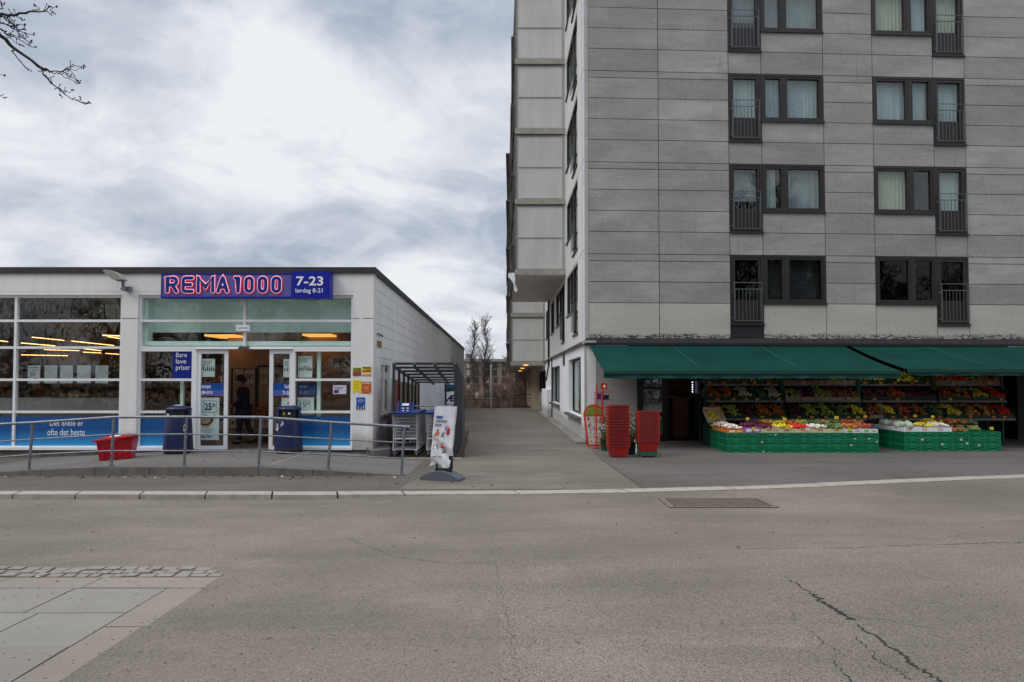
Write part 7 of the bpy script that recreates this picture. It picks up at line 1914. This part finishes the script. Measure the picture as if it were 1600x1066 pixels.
# ---- flower buckets
def bucket(px,py,c,fm,label,hb=.3,r=.13,fr=.18,fh=.45,lush=0,seed=1):
    g=gnd(px,py,0); x,y=g.x,g.y+r
    t=thing('flower_bucket',label,'flower bucket',(x,y,0.006)); mb=MB(); mb.lathe([(r*.75,.007),(r,hb),(r*1.04,hb),(r*.95,hb-.01)],14,c=(x,y),cap=False); mb.lathe([(0.01,.008),(r*.75,.008)],14,c=(x,y)); mb.build('bucket',c,t)
    q=random.Random(seed); mb=MB()
    for i in range(60):
        a=q.uniform(0,6.28);rr=fr*math.sqrt(q.random()); h=hb+fh*(.45+.55*q.random())*(1-.4*(rr/fr)); p=Vector((x+rr*cos(a),y+rr*sin(a),h))
        mb.tube([(x+rr*.3*cos(a),y+rr*.3*sin(a),hb*.4),p],.003,n=3,mi=0)
        M=Matrix.Translation(p)@Matrix.Rotation(q.uniform(0,6),4,'Z')@Matrix.Rotation(q.uniform(-1.2,1.2),4,'X'); s=.03
        mb.add([(-s,-s*.4,0),(0,-s*1.3,.01),(s,-s*.4,0),(0,s*1.3,0)],[(0,1,2,3)],0,False,M)
        if i%2==0: mb.ball(p+Vector((0,0,.02)),.016 if not lush else .022,n=6,m=4,mi=1)
    tag(mb.build('flowers',[FR['leafgreen'],fm],t),kind='stuff')
M_fw=mat('blossom_white',(.6,.58,.55),.7,.2);M_fv=mat('blossom_violet',(.35,.25,.5),.7,.4,30,col2=(.7,.65,.75));M_fr=mat('blossom_dark_red',(.2,.03,.05),.7,.4)
bucket(945,706,M_rackg,M_fv,'green bucket of violet and white flowers left of the taller basket stack',fh=.42,seed=3,r=.10,fr=.15)
bucket(950,699,M_black,M_fr,'dark bucket of dark red flowers behind the taller basket stack',hb=.3,fh=.75,seed=4)
bucket(988,712,mat('bucket_dark_green',(.01,.05,.04),.5,.1),M_fw,'dark green bucket of white flowers between the two basket stacks',fh=.45,seed=5,r=.11,fr=.14)
bucket(987,700,M_black,M_fw,'black bucket of tall white blossom behind the gap between basket stacks',hb=.35,fh=.62,seed=6,lush=1,fr=.17)
mb=MB(); p=gnd(991,706,0); mb.lathe([(.04,.006),(.042,.20),(.015,.27),(.015,.31)],12,c=(p.x,p.y-.1)); tag(mb.build('bottle',M_ink_w),'white bottle standing between the basket stacks','bottle')
# ============================================================= sky, sun, camera
w=bpy.data.worlds.new('World'); scene.world=w; w.use_nodes=True; nt=w.node_tree; N=nt.nodes; L=nt.links
bg=N['Background']; bg.inputs['Strength'].default_value=.1
SUNEL,SUNAZ=R(44),R(240)     # azimuth: clockwise from +Y
sky=N.new('ShaderNodeTexSky'); sky.sky_type='NISHITA'; sky.sun_disc=False; sky.sun_elevation=SUNEL; sky.sun_rotation=SUNAZ; sky.air_density=1.2; sky.dust_density=2.5
tc=N.new('ShaderNodeTexCoord'); sp=N.new('ShaderNodeSeparateXYZ'); L.new(tc.outputs['Generated'],sp.inputs[0])
def mth(op,a,b=None,c=None):
    n=N.new('ShaderNodeMath'); n.operation=op
    for i,v in enumerate((a,b,c)):
        if v is None: continue
        if isinstance(v,bpy.types.NodeSocket): L.new(v,n.inputs[i])
        else: n.inputs[i].default_value=v
    return n.outputs[0]
zc=mth('ADD',mth('MAXIMUM',sp.outputs[2],0.0),.38)
cb=N.new('ShaderNodeCombineXYZ'); L.new(mth('DIVIDE',sp.outputs[0],zc),cb.inputs[0]); L.new(mth('DIVIDE',sp.outputs[1],zc),cb.inputs[1])
def cn(scale,detail,rough,loc,dist=0,st=(1,1,1)):
    mp=N.new('ShaderNodeMapping'); mp.inputs['Location'].default_value=loc; mp.inputs['Scale'].default_value=st; L.new(cb.outputs[0],mp.inputs[0])
    n=N.new('ShaderNodeTexNoise'); n.inputs['Scale'].default_value=scale; n.inputs['Detail'].default_value=detail; n.inputs['Roughness'].default_value=rough; n.inputs['Distortion'].default_value=dist
    L.new(mp.outputs[0],n.inputs['Vector']); return n.outputs['Fac']
def mr(x,a,b,c=0,d=1):
    n=N.new('ShaderNodeMapRange'); n.interpolation_type='SMOOTHSTEP'; n.inputs[1].default_value=a;n.inputs[2].default_value=b;n.inputs[3].default_value=c;n.inputs[4].default_value=d; L.new(x,n.inputs[0]); return n.outputs[0]
def mxc(f,a,b):
    n=N.new('ShaderNodeMixRGB')
    for i,v in ((0,f),(1,a),(2,b)):
        if isinstance(v,bpy.types.NodeSocket): L.new(v,n.inputs[i])
        else: n.inputs[i].default_value=v if i==0 else tuple(v)+(1,)
    return n.outputs[0]
shade=mr(cn(1.15,6,.45,(14.2,9.1,0),.35,(1,1.2,1)),.34,.60)
fine=mth('ADD',mr(cn(3.2,9,.58,(4,2,0),.6,(1,1.15,1)),.3,.7,-.38,.26),mr(cn(9,8,.6,(9,3,0),.8,(1,1.2,1)),.3,.7,-.10,.08))
sh2=mth('ADD',shade,fine)
n_=N.new('ShaderNodeClamp'); L.new(sh2,n_.inputs[0])
cl=mxc(n_.outputs[0],(3.6,4.15,5.2),(7.7,7.9,8.25))
cover=mr(cn(1.1,8,.55,(7.3,4.1,0),.4,(1,1.4,1)),.26,.42)
skc=mxc(1.0,(0,0,0),sky.outputs[0])
final=mxc(cover,skc,cl)
vm=N.new('ShaderNodeVectorMath'); vm.operation='SCALE'; L.new(final,vm.inputs[0]); L.new(mr(sp.outputs[2],.50,.92,1.0,2.7),vm.inputs['Scale'])
L.new(vm.outputs[0],bg.inputs['Color'])
sun=bpy.data.lights.new('sun','SUN'); sun.energy=.85; sun.angle=R(25); sun.color=(1,.97,.93)
so=bpy.data.objects.new('sun',sun); COL.objects.link(so)
d=Vector((sin(SUNAZ)*cos(SUNEL),cos(SUNAZ)*cos(SUNEL),sin(SUNEL)))
so.rotation_euler=d.to_track_quat('Z','Y').to_euler()
cam=bpy.data.cameras.new('camera'); cam.sensor_width=36; cam.lens=36*F/1600; cam.shift_y=34/1600; cam.clip_end=3000; cam.clip_start=.05
co=bpy.data.objects.new('camera',cam); COL.objects.link(co); co.location=CAM; co.rotation_euler=(pi/2+TH,0,0); scene.camera=co
scene.view_settings.view_transform='Standard'; scene.view_settings.look='None'; scene.view_settings.exposure=.13; scene.view_settings.gamma=1
scene.cycles.max_bounces=6; scene.cycles.transparent_max_bounces=16; scene.cycles.diffuse_bounces=3; scene.cycles.glossy_bounces=3
scene.cycles.sample_clamp_indirect=4; scene.cycles.use_denoising=True
